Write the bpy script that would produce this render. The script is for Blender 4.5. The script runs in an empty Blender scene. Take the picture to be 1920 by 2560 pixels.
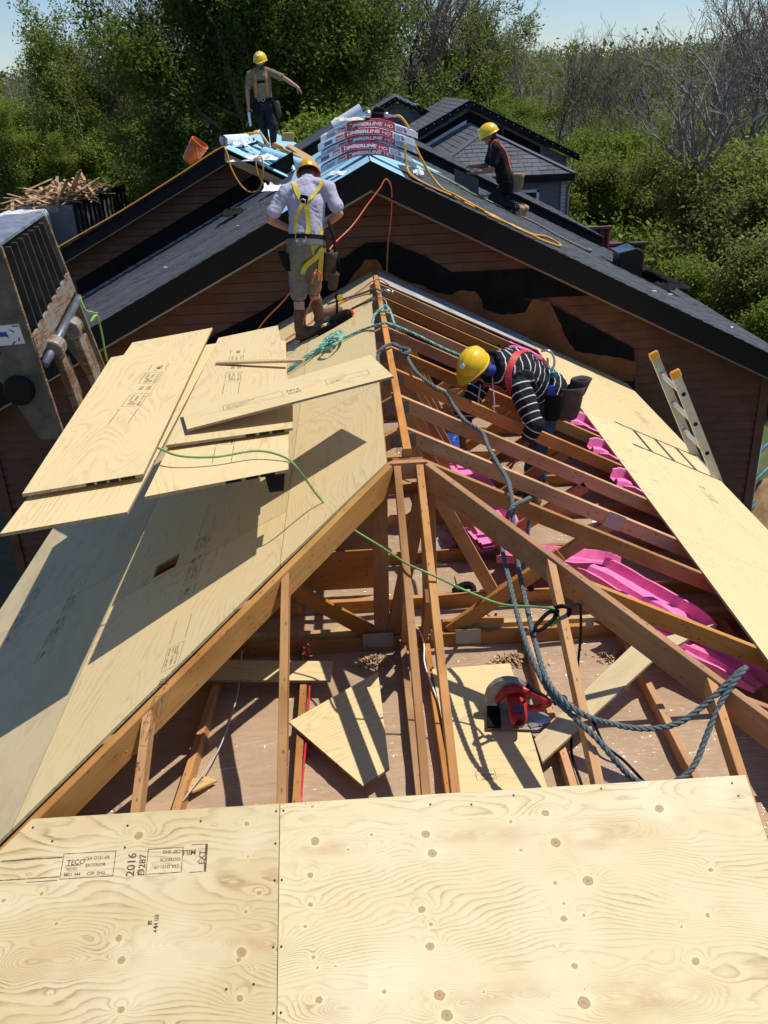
import bpy, bmesh, math, random
import numpy as np
from mathutils import Vector, Matrix, noise
from mathutils.bvhtree import BVHTree
rnd = random.Random(7)
nr = np.random.RandomState(7)
SC = bpy.context.scene
COL = SC.collection
V = Vector

# ------------------------------------------------------------------ camera
cam_d = bpy.data.cameras.new('camera'); cam = bpy.data.objects.new('camera', cam_d); COL.objects.link(cam)
SC.camera = cam
CAM = V((-.2611, -4.3645, 1.849)); YAW, PIT, ROL = .0255, .4514, -.043
_w = V((math.sin(YAW)*math.cos(PIT), math.cos(YAW)*math.cos(PIT), -math.sin(PIT)))
_r0 = V((math.cos(YAW), -math.sin(YAW), 0)); _u0 = _r0.cross(_w)
_r = _r0*math.cos(ROL)+_u0*math.sin(ROL); _u = _u0*math.cos(ROL)-_r0*math.sin(ROL)
cam.matrix_world = Matrix(((_r.x, _u.x, -_w.x, CAM.x), (_r.y, _u.y, -_w.y, CAM.y), (_r.z, _u.z, -_w.z, CAM.z), (0, 0, 0, 1)))
cam_d.sensor_fit = 'VERTICAL'; cam_d.sensor_height = 24; cam_d.lens = 24*2211/2560
cam_d.clip_start = .05; cam_d.clip_end = 3000

# ------------------------------------------------------------------ sky, sun, exposure
SUN = V((.465, .085, 1)).normalized()
world = bpy.data.worlds.new('World'); SC.world = world; world.use_nodes = True
wn = world.node_tree; bg = wn.nodes['Background']
sky = wn.nodes.new('ShaderNodeTexSky'); sky.sky_type = 'NISHITA'; sky.sun_disc = False
sky.sun_elevation = math.asin(SUN.z); sky.sun_rotation = math.atan2(SUN.x, SUN.y)
sky.altitude = 200; sky.air_density = 1.0; sky.dust_density = .15; sky.ozone_density = 2.5
tint = wn.nodes.new('ShaderNodeMix'); tint.data_type = 'RGBA'; tint.blend_type = 'MULTIPLY'; tint.inputs[0].default_value = 1; tint.inputs[7].default_value = (.87, .94, 1.08, 1)
wn.links.new(sky.outputs[0], tint.inputs[6]); wn.links.new(tint.outputs[2], bg.inputs[0]); bg.inputs[1].default_value = .098
sun_d = bpy.data.lights.new('sun', 'SUN'); sun_d.energy = 4.4; sun_d.angle = math.radians(.53); sun_d.color = (1, .945, .86)
sun = bpy.data.objects.new('sun', sun_d); COL.objects.link(sun); sun.location = SUN*50
sun.rotation_euler = SUN.to_track_quat('Z', 'Y').to_euler()
SC.view_settings.view_transform = 'Standard'; SC.view_settings.look = 'None'
SC.view_settings.exposure = .16; SC.view_settings.gamma = 1; SC.view_settings.use_curve_mapping = False
SC.render.engine = 'CYCLES'
SC.cycles.max_bounces = 6; SC.cycles.transparent_max_bounces = 8

# ------------------------------------------------------------------ materials
MATS = {}
class NT:
    """small helper round a node tree"""
    def __init__(s, name):
        s.m = bpy.data.materials.new(name); s.m.use_nodes = True; s.t = s.m.node_tree; s.n = s.t.nodes
        s.b = s.n['Principled BSDF']; s.out = s.n['Material Output']
    def new(s, typ, **kw):
        n = s.n.new(typ)
        for k, v in kw.items():
            if k.startswith('i_'):
                k = k[2:]; k = int(k) if k.isdigit() else k.replace('_', ' ')
                s.put(n.inputs[k], v)
            else: setattr(n, k, v)
        return n
    def put(s, inp, v):
        if hasattr(v, 'links') or isinstance(v, bpy.types.NodeSocket): s.t.links.new(v, inp)
        else:
            if isinstance(v, tuple) and len(v) == 3 and inp.type == 'RGBA': v = v+(1,)
            inp.default_value = v
    def math(s, op, a, b=0.0, c=None, clamp=False):
        n = s.n.new('ShaderNodeMath'); n.operation = op; n.use_clamp = clamp
        s.put(n.inputs[0], a); s.put(n.inputs[1], b)
        if c is not None: s.put(n.inputs[2], c)
        return n.outputs[0]
    def mix(s, f, a, b, mode='MIX'):
        n = s.n.new('ShaderNodeMix'); n.data_type = 'RGBA'; n.blend_type = mode
        s.put(n.inputs[0], f); s.put(n.inputs[6], a); s.put(n.inputs[7], b)
        return n.outputs[2]
    def ramp(s, f, stops):
        n = s.n.new('ShaderNodeValToRGB'); e = n.color_ramp.elements
        while len(e) < len(stops): e.new(.5)
        for k, (p, c) in enumerate(stops): e[k].position = p; e[k].color = c if len(c) == 4 else c+(1,)
        s.put(n.inputs[0], f); return n.outputs[0]
    def coords(s, scale=(1, 1, 1), kind='Object', jitter=True):
        tc = s.n.new('ShaderNodeTexCoord'); mp = s.n.new('ShaderNodeMapping'); mp.inputs['Scale'].default_value = scale
        if jitter:
            oi = s.n.new('ShaderNodeObjectInfo'); cb = s.n.new('ShaderNodeCombineXYZ')
            k = s.math('MULTIPLY', oi.outputs['Random'], 37.0)
            for j in range(3): s.put(cb.inputs[j], k)
            s.put(mp.inputs['Location'], cb.outputs[0])
        s.put(mp.inputs['Vector'], tc.outputs[kind]); return mp.outputs[0]
    def noise(s, vec, scale, detail=3, rough=.55, dist=0, out=0):
        n = s.new('ShaderNodeTexNoise'); s.put(n.inputs['Vector'], vec); n.inputs['Scale'].default_value = scale
        n.inputs['Detail'].default_value = detail; n.inputs['Roughness'].default_value = rough; n.inputs['Distortion'].default_value = dist
        return n.outputs[out]
    def rand(s):
        return s.n.new('ShaderNodeObjectInfo').outputs['Random']
    def bump(s, h, strength=.3, dist=.01):
        n = s.new('ShaderNodeBump'); s.put(n.inputs['Height'], h); n.inputs['Strength'].default_value = strength
        n.inputs['Distance'].default_value = dist; s.put(s.b.inputs['Normal'], n.outputs[0])
    def fin(s, col, rough=.6, metal=0, spec=None):
        s.put(s.b.inputs['Base Color'], col); s.put(s.b.inputs['Roughness'], rough); s.put(s.b.inputs['Metallic'], metal)
        if spec is not None: s.b.inputs['Specular IOR Level'].default_value = spec
        return s.m

def plain(name, col, rough=.6, metal=0, var=.12, nscale=14, bump=.0, spec=None):
    if name in MATS: return MATS[name]
    n = NT(name); c = n.coords()
    f = n.noise(c, nscale, 4)
    lo = tuple(x*(1-var*1.6) for x in col); hi = tuple(min(1, x*(1+var*1.3)) for x in col)
    col2 = n.ramp(f, [(.25, lo), (.75, hi)])
    if bump: n.bump(n.noise(c, nscale*3, 4), bump, .01)
    MATS[name] = n.fin(col2, rough, metal, spec); return MATS[name]

def lumber_mat(name, base, dark, knotty=.20):
    n = NT(name); c = n.coords((1, 1, 1))
    st = n.coords((1.6, 26, 26)); g = n.noise(st, 1.3, 5, .6, .6)
    st2 = n.coords((3.0, 110, 110)); g2 = n.noise(st2, 1.0, 3, .6)
    big = n.noise(c, 2.1, 3)
    col = n.ramp(g, [(.3, tuple(x*.80 for x in base)), (.5, base), (.72, tuple(min(1, x*1.14) for x in base))])
    col = n.mix(n.math('MULTIPLY', g2, .45), col, tuple(x*.72 for x in base))
    col = n.mix(n.ramp(big, [(.44, (0, 0, 0)), (.70, (.7,)*3)]), col, dark)
    kv = n.coords((4.6, 14, 14)); vo = n.new('ShaderNodeTexVoronoi'); vo.feature = 'F1'; n.put(vo.inputs['Vector'], kv)
    sel = n.math('GREATER_THAN', n.new('ShaderNodeSeparateColor', i_0=vo.outputs['Color']).outputs[0], 1-knotty)
    kn = n.math('MULTIPLY', n.ramp(vo.outputs['Distance'], [(.10, (1,)*3), (.34, (0,)*3)]), sel)
    col = n.mix(n.math('MULTIPLY', kn, .92), col, tuple(x*.38 for x in dark))
    hue = n.new('ShaderNodeHueSaturation'); n.put(hue.inputs['Color'], col)
    n.put(hue.inputs['Value'], n.math('MULTIPLY_ADD', n.rand(), .46, .76)); n.put(hue.inputs['Saturation'], n.math('MULTIPLY_ADD', n.math('FRACT', n.math('MULTIPLY', n.rand(), 7.3)), .26, .92)); n.put(hue.inputs['Hue'], n.math('MULTIPLY_ADD', n.math('FRACT', n.math('MULTIPLY', n.rand(), 13.7)), .009, .4925))
    n.bump(g, .25, .003)
    MATS[name] = n.fin(hue.outputs[0], .68, 0, .25); return MATS[name]

def ply_mat(name, base, line, freq=34.0, contrast=.55, mottled=.25, grid=False, tint=(.75, .62, .45)):
    """rotary-cut veneer. grid=True reads the growth-ring field and the knots from mesh attributes"""
    n = NT(name); c = n.coords((1, 1, 1))
    if grid:
        at = n.new('ShaderNodeAttribute'); at.attribute_name = 'ring'; f = at.outputs['Fac']
        kt = n.new('ShaderNodeAttribute'); kt.attribute_name = 'knot'; kf = kt.outputs['Fac']
    else:
        st = n.coords((.8, 3.2, 3.2)); sep = n.new('ShaderNodeSeparateXYZ'); n.put(sep.inputs[0], c)
        w = n.noise(st, .9, 1.5, .45, .4)
        f = n.math('ADD', n.math('MULTIPLY', sep.outputs[1], .55*freq), n.math('MULTIPLY', w, freq*.62))
        kv = n.coords((5.5, 7.5, 0)); vo = n.new('ShaderNodeTexVoronoi'); vo.feature = 'F1'; n.put(vo.inputs['Vector'], kv)
        sel = n.math('GREATER_THAN', n.new('ShaderNodeSeparateColor', i_0=vo.outputs['Color']).outputs[0], .86)
        kf = n.math('MULTIPLY', n.ramp(vo.outputs['Distance'], [(.035, (1,)*3), (.11, (0,)*3)]), sel)
    wob = n.noise(n.coords((6, 40, 40)), 1.4, 4, .65)
    f2 = n.math('ADD', f, n.math('MULTIPLY', wob, .75 if grid else 1.0))
    fr = n.math('FRACT', f2)
    ln = n.ramp(fr, [(0, (0,)*3), (.42, (.06,)*3), (.66, (.45,)*3), (.80, (1,)*3), (.88, (.9,)*3), (.94, (.1,)*3), (1, (0,)*3)])
    brk = n.ramp(n.noise(n.coords((2.0, 30, 30)), 2.2, 4, .6), [(.28, (.40,)*3), (.55, (1,)*3)])
    zone = n.ramp(n.noise(n.coords((1.1, 2.2, 2.2)), 2.1, 3, .6), [(.36, (.12,)*3), (.50, (.48,)*3), (.64, (1,)*3)])
    amt = n.math('MULTIPLY', n.math('MULTIPLY', ln, brk), n.math('MULTIPLY', zone, contrast))
    col = n.mix(amt, base, line)
    mot = n.noise(n.coords((2.2, 5, 5)), 1.5, 4, .6)
    col = n.mix(n.ramp(mot, [(.46, (0,)*3), (.74, (mottled,)*3)]), col, tint)
    fib = n.noise(n.coords((9, 240, 240)), 1.0, 2, .5)
    col = n.mix(n.math('MULTIPLY', fib, .16), col, tuple(x*.7 for x in base))
    if grid:
        ta = n.new('ShaderNodeAttribute'); ta.attribute_name = 'tan'; tf = n.math('MULTIPLY', ta.outputs['Fac'], n.ramp(n.noise(n.coords((3, 7, 7)), 2.2, 3), [(.38, (.05,)*3), (.62, (.62,)*3)]))
        col = n.mix(tf, col, (.50, .33, .15)); sm = n.ramp(n.noise(n.coords((2.6, 3.4, 3)), 1.6, 5, .7), [(.58, (0,)*3), (.80, (.30,)*3)]); col = n.mix(sm, col, (.36, .30, .20))
        pale = n.ramp(n.noise(n.coords((1.7, 2.2, 2)), 1.3, 3), [(.50, (0,)*3), (.72, (.45,)*3)]); col = n.mix(pale, col, (.80, .71, .50))
    # splits along the grain: short thin dark dashes
    dash = n.ramp(n.noise(n.coords((7, 170, 170)), 1.0, 2, .5), [(.70, (0,)*3), (.76, (.7,)*3)])
    dash = n.math('MULTIPLY', dash, n.ramp(n.noise(n.coords((1.3, 4, 4)), 2.3, 2), [(.50, (0,)*3), (.66, (.9,)*3)]))
    col = n.mix(dash, col, tuple(x*.45 for x in line))
    # knots: ring, core, halo
    halo = n.ramp(kf, [(.0, (0,)*3), (.30, (.42,)*3), (.5, (.2,)*3), (1, (0,)*3)])
    col = n.mix(halo, col, tuple(min(1, x*1.22) for x in base))
    core = n.ramp(kf, [(.50, (0,)*3), (.59, (1,)*3), (.66, (.62,)*3), (.86, (.72,)*3), (.97, (.95,)*3)])
    kc = n.mix(n.ramp(kf, [(.88, (0,)*3), (.99, (1,)*3)]), (.335, .195, .085), (.13, .065, .03))
    col = n.mix(core, col, kc)
    v = n.new('ShaderNodeHueSaturation'); n.put(v.inputs['Color'], col); n.put(v.inputs['Value'], n.math('MULTIPLY_ADD', n.rand(), .12, .94))
    n.bump(n.math('ADD', n.math('MULTIPLY', amt, -.6), n.math('MULTIPLY', fib, .35)), .30, .003)
    MATS[name] = n.fin(v.outputs[0], .62, 0, .25); return MATS[name]

PLY = ply_mat('plywood_face', (.67, .525, .275), (.42, .25, .10), mottled=.45, tint=(.70, .53, .27))
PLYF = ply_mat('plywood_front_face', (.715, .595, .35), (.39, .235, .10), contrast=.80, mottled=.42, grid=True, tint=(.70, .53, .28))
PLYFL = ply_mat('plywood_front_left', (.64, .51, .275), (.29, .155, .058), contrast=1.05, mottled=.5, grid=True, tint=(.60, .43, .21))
PLYW = ply_mat('plywood_weathered', (.585, .475, .275), (.36, .24, .12), contrast=.38, mottled=.7, tint=(.44, .345, .20))
def ply_edge():
    n = NT('plywood_edge'); sep = n.new('ShaderNodeSeparateXYZ'); n.put(sep.inputs[0], n.coords((1, 1, 1), jitter=False)); w = n.math('SINE', n.math('MULTIPLY', sep.outputs[2], 1500.0)); g = n.noise(n.coords((60, 60, 9)), 1, 3)
    col = n.ramp(n.math('MULTIPLY_ADD', w, .32, g), [(.25, (.17, .115, .06)), (.75, (.46, .36, .21))]); return n.fin(col, .85)
PLYE = ply_edge()
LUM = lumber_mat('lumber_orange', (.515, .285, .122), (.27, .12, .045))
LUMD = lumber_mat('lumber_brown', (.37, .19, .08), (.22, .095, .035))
LUMP = lumber_mat('lumber_pale', (.60, .42, .21), (.42, .25, .10), .3)
PLATE = None

# ------------------------------------------------------------------ object helpers
def link(o): COL.objects.link(o); return o
def thing(name, label, cat, loc=(0, 0, 0), group=None):
    o = link(bpy.data.objects.new(name, None)); o.location = loc; o.empty_display_size = .1
    o['label'] = label; o['category'] = cat
    if group: o['group'] = group
    return o
def tag(o, label, cat, group=None):
    o['label'] = label; o['category'] = cat
    if group: o['group'] = group
    return o
def wloc(p):
    l = V((0, 0, 0))
    while p is not None: l += p.location; p = p.parent
    return l
def obj(name, me, mats, parent=None, smooth=False):
    o = link(bpy.data.objects.new(name, me)); me.name = name
    for m in (mats if isinstance(mats, (list, tuple)) else [mats]): me.materials.append(m)
    if parent is not None: o.parent = parent
    if smooth:
        me.polygons.foreach_set('use_smooth', [True]*len(me.polygons))
    return o
class MB:
    """collects polygons in world coordinates, builds ONE mesh object"""
    def __init__(s): s.v = []; s.f = []; s.mi = []
    def poly(s, pts, mi=0):
        b = len(s.v); s.v += [tuple(p) for p in pts]; s.f.append(tuple(range(b, b+len(pts)))); s.mi.append(mi)
    def add(s, verts, faces, mi=0):
        b = len(s.v); s.v += [tuple(p) for p in verts]
        for f in faces: s.f.append(tuple(i+b for i in f)); s.mi.append(mi)
    def box(s, c, size, M=None, mi=0):
        x, y, z = [k/2 for k in size]
        vs = [V((a, b, d)) for a in (-x, x) for b in (-y, y) for d in (-z, z)]
        if M is not None: vs = [M @ k for k in vs]
        vs = [k+V(c) for k in vs]
        s.add(vs, [(0, 1, 3, 2), (4, 6, 7, 5), (0, 4, 5, 1), (2, 3, 7, 6), (0, 2, 6, 4), (1, 5, 7, 3)], mi)
    def bar(s, p0, p1, w, h, up=(0, 0, 1), mi=0):
        p0, p1 = V(p0), V(p1); d = (p1-p0); L = d.length; d.normalize(); sd = d.cross(V(up)).normalized(); u = sd.cross(d)
        s.box((p0+p1)/2, (L, w, h), Matrix((d, sd, u)).transposed(), mi)
    def prism(s, pts, off, mi=0, mside=None):
        """polygon pts extruded by vector off"""
        a = [V(p) for p in pts]; b = [p+V(off) for p in a]; n = len(a); base = len(s.v)
        s.v += [tuple(p) for p in a+b]
        s.f.append(tuple(base+i for i in range(n))[::-1]); s.mi.append(mi)
        s.f.append(tuple(base+n+i for i in range(n))); s.mi.append(mi)
        for i in range(n):
            j = (i+1) % n; s.f.append((base+i, base+j, base+n+j, base+n+i)); s.mi.append(mi if mside is None else mside)
    def tube(s, pts, r, k=8, mi=0, caps=True):
        pts = [V(p) for p in pts]; rs = r if isinstance(r, (list, tuple)) else [r]*len(pts)
        base = len(s.v); t = (pts[1]-pts[0]).normalized(); a = t.orthogonal().normalized()
        for i, p in enumerate(pts):
            t2 = (pts[min(i+1, len(pts)-1)]-pts[max(i-1, 0)])
            if t2.length > 1e-9: t = t2.normalized()
            a = (a-t*a.dot(t)); a = a.normalized() if a.length > 1e-6 else t.orthogonal().normalized()
            b = t.cross(a)
            for j in range(k):
                q = p+(a*math.cos(2*math.pi*j/k)+b*math.sin(2*math.pi*j/k))*rs[i]; s.v.append(tuple(q))
        for i in range(len(pts)-1):
            for j in range(k):
                j2 = (j+1) % k
                s.f.append((base+i*k+j, base+i*k+j2, base+(i+1)*k+j2, base+(i+1)*k+j)); s.mi.append(mi)
        if caps:
            s.f.append(tuple(base+j for j in range(k))[::-1]); s.mi.append(mi)
            e = base+(len(pts)-1)*k; s.f.append(tuple(e+j for j in range(k))); s.mi.append(mi)
    def lathe(s, prof, o, axis=(0, 0, 1), k=20, mi=0, ref=None):
        """prof: (radius, height) pairs along axis from o"""
        ax = V(axis).normalized(); a = V(ref).normalized() if ref else ax.orthogonal().normalized(); b = ax.cross(a); base = len(s.v)
        for (r, h) in prof:
            for j in range(k): s.v.append(tuple(V(o)+ax*h+(a*math.cos(2*math.pi*j/k)+b*math.sin(2*math.pi*j/k))*r))
        for i in range(len(prof)-1):
            for j in range(k):
                j2 = (j+1) % k; s.f.append((base+i*k+j, base+i*k+j2, base+(i+1)*k+j2, base+(i+1)*k+j)); s.mi.append(mi)
        s.f.append(tuple(base+j for j in range(k))[::-1]); s.mi.append(mi)
        e = base+(len(prof)-1)*k; s.f.append(tuple(e+j for j in range(k))); s.mi.append(mi)
    def build(s, name, mats, parent=None, smooth=False, bevel=0, recalc=True, local=None):
        me = bpy.data.meshes.new(name); off = wloc(parent) if parent is not None else V(local or (0, 0, 0))
        me.from_pydata([tuple(V(p)-off) for p in s.v], [], s.f); me.update()
        o = obj(name, me, mats, parent, smooth)
        me.polygons.foreach_set('material_index', s.mi)
        if recalc or bevel:
            bm = bmesh.new(); bm.from_mesh(me)
            if recalc: bmesh.ops.recalc_face_normals(bm, faces=bm.faces)
            if bevel: bmesh.ops.bevel(bm, geom=[e for e in bm.edges if len(e.link_faces) == 2 and e.calc_face_angle(0) > .5], offset=bevel, segments=1, affect='EDGES')
            bm.to_mesh(me); bm.free()
        if parent is None and local: o.location = local
        return o
def place(o, M, parent=None):
    o.parent = parent
    o.matrix_basis = (Matrix.Translation(-wloc(parent)) if parent is not None else Matrix()) @ M
    return o
def frame(d, up, o):
    """matrix: local x along d, local z as near up as may be, at o"""
    d = V(d).normalized(); y = V(up).cross(d).normalized(); z = d.cross(y)
    return Matrix(((d.x, y.x, z.x, o[0]), (d.y, y.y, z.y, o[1]), (d.z, y.z, z.z, o[2]), (0, 0, 0, 1)))
_boxcache = {}
def boxmesh(L, w, h, bev=.002):
    me = bpy.data.meshes.new('box'); bm = bmesh.new(); bmesh.ops.create_cube(bm, size=1)
    bmesh.ops.scale(bm, vec=(L, w, h), verts=bm.verts)
    if bev: bmesh.ops.bevel(bm, geom=bm.edges[:], offset=bev, segments=1, affect='EDGES')
    bm.to_mesh(me); bm.free(); return me
def lumber(name, p0, p1, w, h, mat=None, parent=None, up=(0, 0, 1), drop=True, bev=.002):
    """a board from p0 to p1; w across, h along up. drop: p0-p1 is its top edge"""
    p0, p1 = V(p0), V(p1); M = frame(p1-p0, up, (p0+p1)/2)
    if drop: M = M @ Matrix.Translation((0, 0, -h/2))
    o = obj(name, boxmesh((p1-p0).length, w, h, bev), mat or LUM, None)
    return place(o, M, parent)
_ts = bpy.data.scenes.new('bake')                     # scratch scene: only the object being evaluated lives there
def baked(o):
    _ts.collection.objects.link(o); vl = _ts.view_layers[0]; vl.update(); dg = vl.depsgraph; me = bpy.data.meshes.new_from_object(o.evaluated_get(dg))
    bpy.data.objects.remove(o); return me
_tc = {}
def text_mesh(txt, size, extr=0.0, bold=0.0, shear=0.0, spacing=1.0):
    cu = bpy.data.curves.new('t', 'FONT'); cu.body = txt; cu.size = size; cu.align_x = 'LEFT'; cu.extrude = extr; cu.offset = bold; cu.shear = shear
    cu.space_character = spacing; cu.resolution_u = 3
    me = baked(bpy.data.objects.new('t', cu)); bpy.data.curves.remove(cu); me.materials.clear()
    return me
def smooth_path(ctrl, n=12):
    """Catmull-Rom through control points"""
    P = [V(p) for p in ctrl]; P = [P[0]*2-P[1]]+P+[P[-1]*2-P[-2]]; out = []
    for i in range(1, len(P)-2):
        a, b, c, d = P[i-1:i+3]
        for k in range(n):
            t = k/n; out.append(.5*((2*b)+(c-a)*t+(2*a-5*b+4*c-d)*t*t+(3*b-a-3*c+d)*t**3))
    out.append(P[-2]); return out
def resample(pts, step):
    out = [pts[0].copy()]; acc = 0
    for a, b in zip(pts, pts[1:]):
        L = (b-a).length
        while acc+L >= step and L > 1e-9:
            t = (step-acc)/L; a = a.lerp(b, t); out.append(a.copy()); L = (b-a).length; acc = 0
        acc += L
    if (pts[-1]-out[-1]).length > step*.3: out.append(pts[-1].copy())
    return out
def cord(name, ctrl, r, mat, label=None, cat=None, group=None, parent=None, k=7, n=10):
    m = MB(); m.tube(smooth_path(ctrl, n), r, k)
    o = m.build(name, mat, parent, smooth=True, local=None if parent is not None else ctrl[0])
    if label: tag(o, label, cat, group)
    return o
def rope(name, ctrls, r, mat, label=None, cat='rope', strands=3, pitch=7.5, parent=None, mat2=None):
    """laid rope: three strands twisted round the path; several runs in one mesh when ctrls is a list of paths"""
    m = MB()
    if not isinstance(ctrls[0][0], (tuple, list, V)): ctrls = [ctrls]
    for ct in ctrls:
        pts = resample(smooth_path(ct, 10), r*.75); t = (pts[1]-pts[0]).normalized(); a = t.orthogonal().normalized()
        path = [[] for _ in range(strands)]; s = 0
        for i, p in enumerate(pts):
            t2 = pts[min(i+1, len(pts)-1)]-pts[max(i-1, 0)]
            if t2.length > 1e-9: t = t2.normalized()
            a = (a-t*a.dot(t)).normalized(); b = t.cross(a); s = i*r*.75
            for q in range(strands):
                an = 2*math.pi*(q/strands+s/(pitch*r)); path[q].append(p+(a*math.cos(an)+b*math.sin(an))*r*.52)
        for q in range(strands): m.tube(path[q], r*.56, 6, mi=(1 if mat2 and q == 0 else 0))
    o = m.build(name, [mat, mat2] if mat2 else mat, parent, smooth=True, recalc=False, local=None if parent is not None else tuple(ctrls[0][0]))
    if label: tag(o, label, cat)
    return o
# ------------------------------------------------------------------ more materials
def metal_plate_mat(nm_, lo_, hi_):
    n = NT(nm_); c = n.coords((1, 1, 1), jitter=False)
    vo = n.new('ShaderNodeTexVoronoi'); n.put(vo.inputs['Vector'], n.coords((110, 110, 60), jitter=False))
    col = n.ramp(vo.outputs['Distance'], [(.18, lo_), (.42, hi_)])
    n.bump(vo.outputs['Distance'], .5, .003); return n.fin(col, .5, .6)
PLATE = metal_plate_mat('plate_metal', (.03, .028, .025), (.21, .20, .18)); PLATEL = metal_plate_mat('plate_metal_bright', (.09, .085, .075), (.46, .45, .41))
def kraft_mat():
    n = NT('poly_over_kraft'); c = n.coords((1, 1, 1), jitter=False)
    f = n.noise(c, 2.3, 5, .6); g = n.noise(n.coords((3, 9, 3), jitter=False), 2.5, 4, .6, .8)
    col = n.ramp(f, [(.3, (.375, .255, .155)), (.7, (.48, .335, .215))])
    chips = n.ramp(n.noise(c, 34, 3, .6), [(.66, (0,)*3), (.70, (.5,)*3)])
    chips = n.math('MULTIPLY', chips, n.ramp(n.noise(c, 2.6, 2), [(.5, (0,)*3), (.62, (1,)*3)]))
    col = n.mix(chips, col, (.66, .5, .33))
    film = n.ramp(g, [(.50, (0,)*3), (.75, (.22,)*3)]); col = n.mix(film, col, (.6, .52, .47))
    h = n.noise(n.coords((1.0, 5.5, 1), jitter=False), 1.7, 4, .6, 1.5); rg = n.math('SUBTRACT', 1.0, n.math('MULTIPLY', n.math('ABSOLUTE', n.math('SUBTRACT', h, .5)), 9.0), clamp=True)
    rg = n.math('POWER', rg, 2.0); bp = n.new('ShaderNodeBump'); n.put(bp.inputs['Height'], n.math('ADD', rg, n.math('MULTIPLY', n.noise(c, 16, 4, .6), .35))); bp.inputs['Strength'].default_value = .9; bp.inputs['Distance'].default_value = .02
    n.put(n.b.inputs['Coat Normal'], bp.outputs[0]); n.bump(f, .3, .02)
    n.b.inputs['Coat Weight'].default_value = 1; n.b.inputs['Coat Roughness'].default_value = .10
    return n.fin(col, .45, 0, .3)
KRAFT = kraft_mat()
def shingle_mat(name, lo, hi):
    n = NT(name); g = n.new('ShaderNodeNewGeometry'); c = n.coords((1, 1, 1), jitter=False)
    gr = n.noise(c, 420, 2, .7); p = n.noise(c, 1.3, 4, .6)
    col = n.ramp(g.outputs['Random Per Island'], [(0, lo), (1, hi)])
    col = n.mix(n.math('MULTIPLY', gr, .55), col, tuple(x*2.0 for x in hi))
    col = n.mix(n.ramp(p, [(.45, (0,)*3), (.8, (.35,)*3)]), col, tuple(x*1.6 for x in hi))
    n.bump(gr, .5, .004); return n.fin(col, .82, 0, .35)
SHIN = shingle_mat('shingles_charcoal', (.009, .010, .012), (.050, .055, .064))
SHIN2 = shingle_mat('shingles_grey', (.035, .038, .043), (.085, .090, .10))
BLACK = plain('black_fascia', (.006, .006, .007), .6, var=.3, nscale=5, spec=.25)
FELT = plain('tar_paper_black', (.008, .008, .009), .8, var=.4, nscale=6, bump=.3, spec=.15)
SIDING = plain('siding_brown', (.165, .074, .042), .65, var=.16, nscale=5, spec=.25)
SIDGREY = plain('siding_grey', (.17, .17, .185), .7, var=.1, nscale=6, spec=.25)
BLUE = plain('underlay_blue', (.33, .60, .74), .45, var=.12, nscale=3)
BLUEGREY = plain('flashing_bluegrey', (.20, .25, .33), .35, .3, var=.2, nscale=8)
WHITE = plain('wrapper_white', (.78, .80, .84), .45, var=.08, nscale=5)
TORN = lumber_mat('torn_wood', (.27, .115, .04), (.10, .04, .015), .2)
OLDPLY = plain('old_plywood_grey', (.40, .37, .36), .8, var=.18, nscale=6)
INK = None
def ink_mat():
    n = NT('stamp_ink'); c = n.coords((1, 1, 1)); f = n.noise(c, 42, 4, .7); g = n.noise(n.coords((3, 200, 3)), 1, 2)
    a = n.ramp(n.math('MULTIPLY_ADD', g, .35, n.math('MULTIPLY', f, .65)), [(.34, (.2,)*3), (.56, (.88,)*3)])
    tr = n.new('ShaderNodeBsdfTransparent'); mx = n.new('ShaderNodeMixShader'); n.put(mx.inputs[0], a); n.put(mx.inputs[1], tr.outputs[0])
    m = n.fin((.085, .065, .05), .8, 0, .1); n.put(mx.inputs[2], n.b.outputs[0]); n.t.links.new(mx.outputs[0], n.out.inputs[0]); return m
INK = ink_mat()

# ------------------------------------------------------------------ stamps and panels
def stamp_mesh(items):
    """items: ('t', text, x, y, size, rot) or ('r', x0, y0, x1, y1, line) or ('b', x0, y0, x1, y1) in panel metres -> one mesh"""
    vs, fs = [], []
    def addquad(x0, y0, x1, y1):
        b = len(vs); vs.extend([(x0, y0, 0), (x1, y0, 0), (x1, y1, 0), (x0, y1, 0)]); fs.append((b, b+1, b+2, b+3))
    for it in items:
        if it[0] == 't':
            me = text_mesh(it[1], it[4], 0, .00035*it[4]/.02); R = Matrix.Rotation(it[5], 2); b = len(vs)
            for v in me.vertices:
                p = R @ v.co.xy; vs.append((p.x+it[2], p.y+it[3], 0))
            fs.extend(tuple(b+i for i in p.vertices) for p in me.polygons); bpy.data.meshes.remove(me)
        elif it[0] == 'r':
            x0, y0, x1, y1, w = it[1:]
            addquad(x0, y0, x1, y0+w); addquad(x0, y1-w, x1, y1); addquad(x0, y0+w, x0+w, y1-w); addquad(x1-w, y0+w, x1, y1-w)
        else: addquad(*it[1:])
    me = bpy.data.meshes.new('stamp'); me.from_pydata(vs, [], fs); me.update(); return me
def stamp(parent, items, x, y, t, rot=0.0, sc=1.0):
    o = obj('stamp', stamp_mesh(items), INK, parent)
    o.matrix_basis = Matrix.Translation((x, y, t)) @ Matrix.Rotation(rot, 4, 'Z') @ Matrix.Scale(sc, 4)
    return o
GRADE = [('r', 0, 0, .20, .095, .0028), ('t', 'TECO', .018, .052, .026, 0), ('b', .014, .048, .072, .0505), ('t', 'TESTED', .016, .032, .013, 0),
         ('t', 'CSA O151-09', .082, .066, .0165, 0), ('t', 'EXTERIOR', .09, .040, .0165, 0), ('t', 'MILL 444', .014, .010, .0165, 0), ('t', 'CSP  SHG', .10, .010, .0165, 0)]
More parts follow.
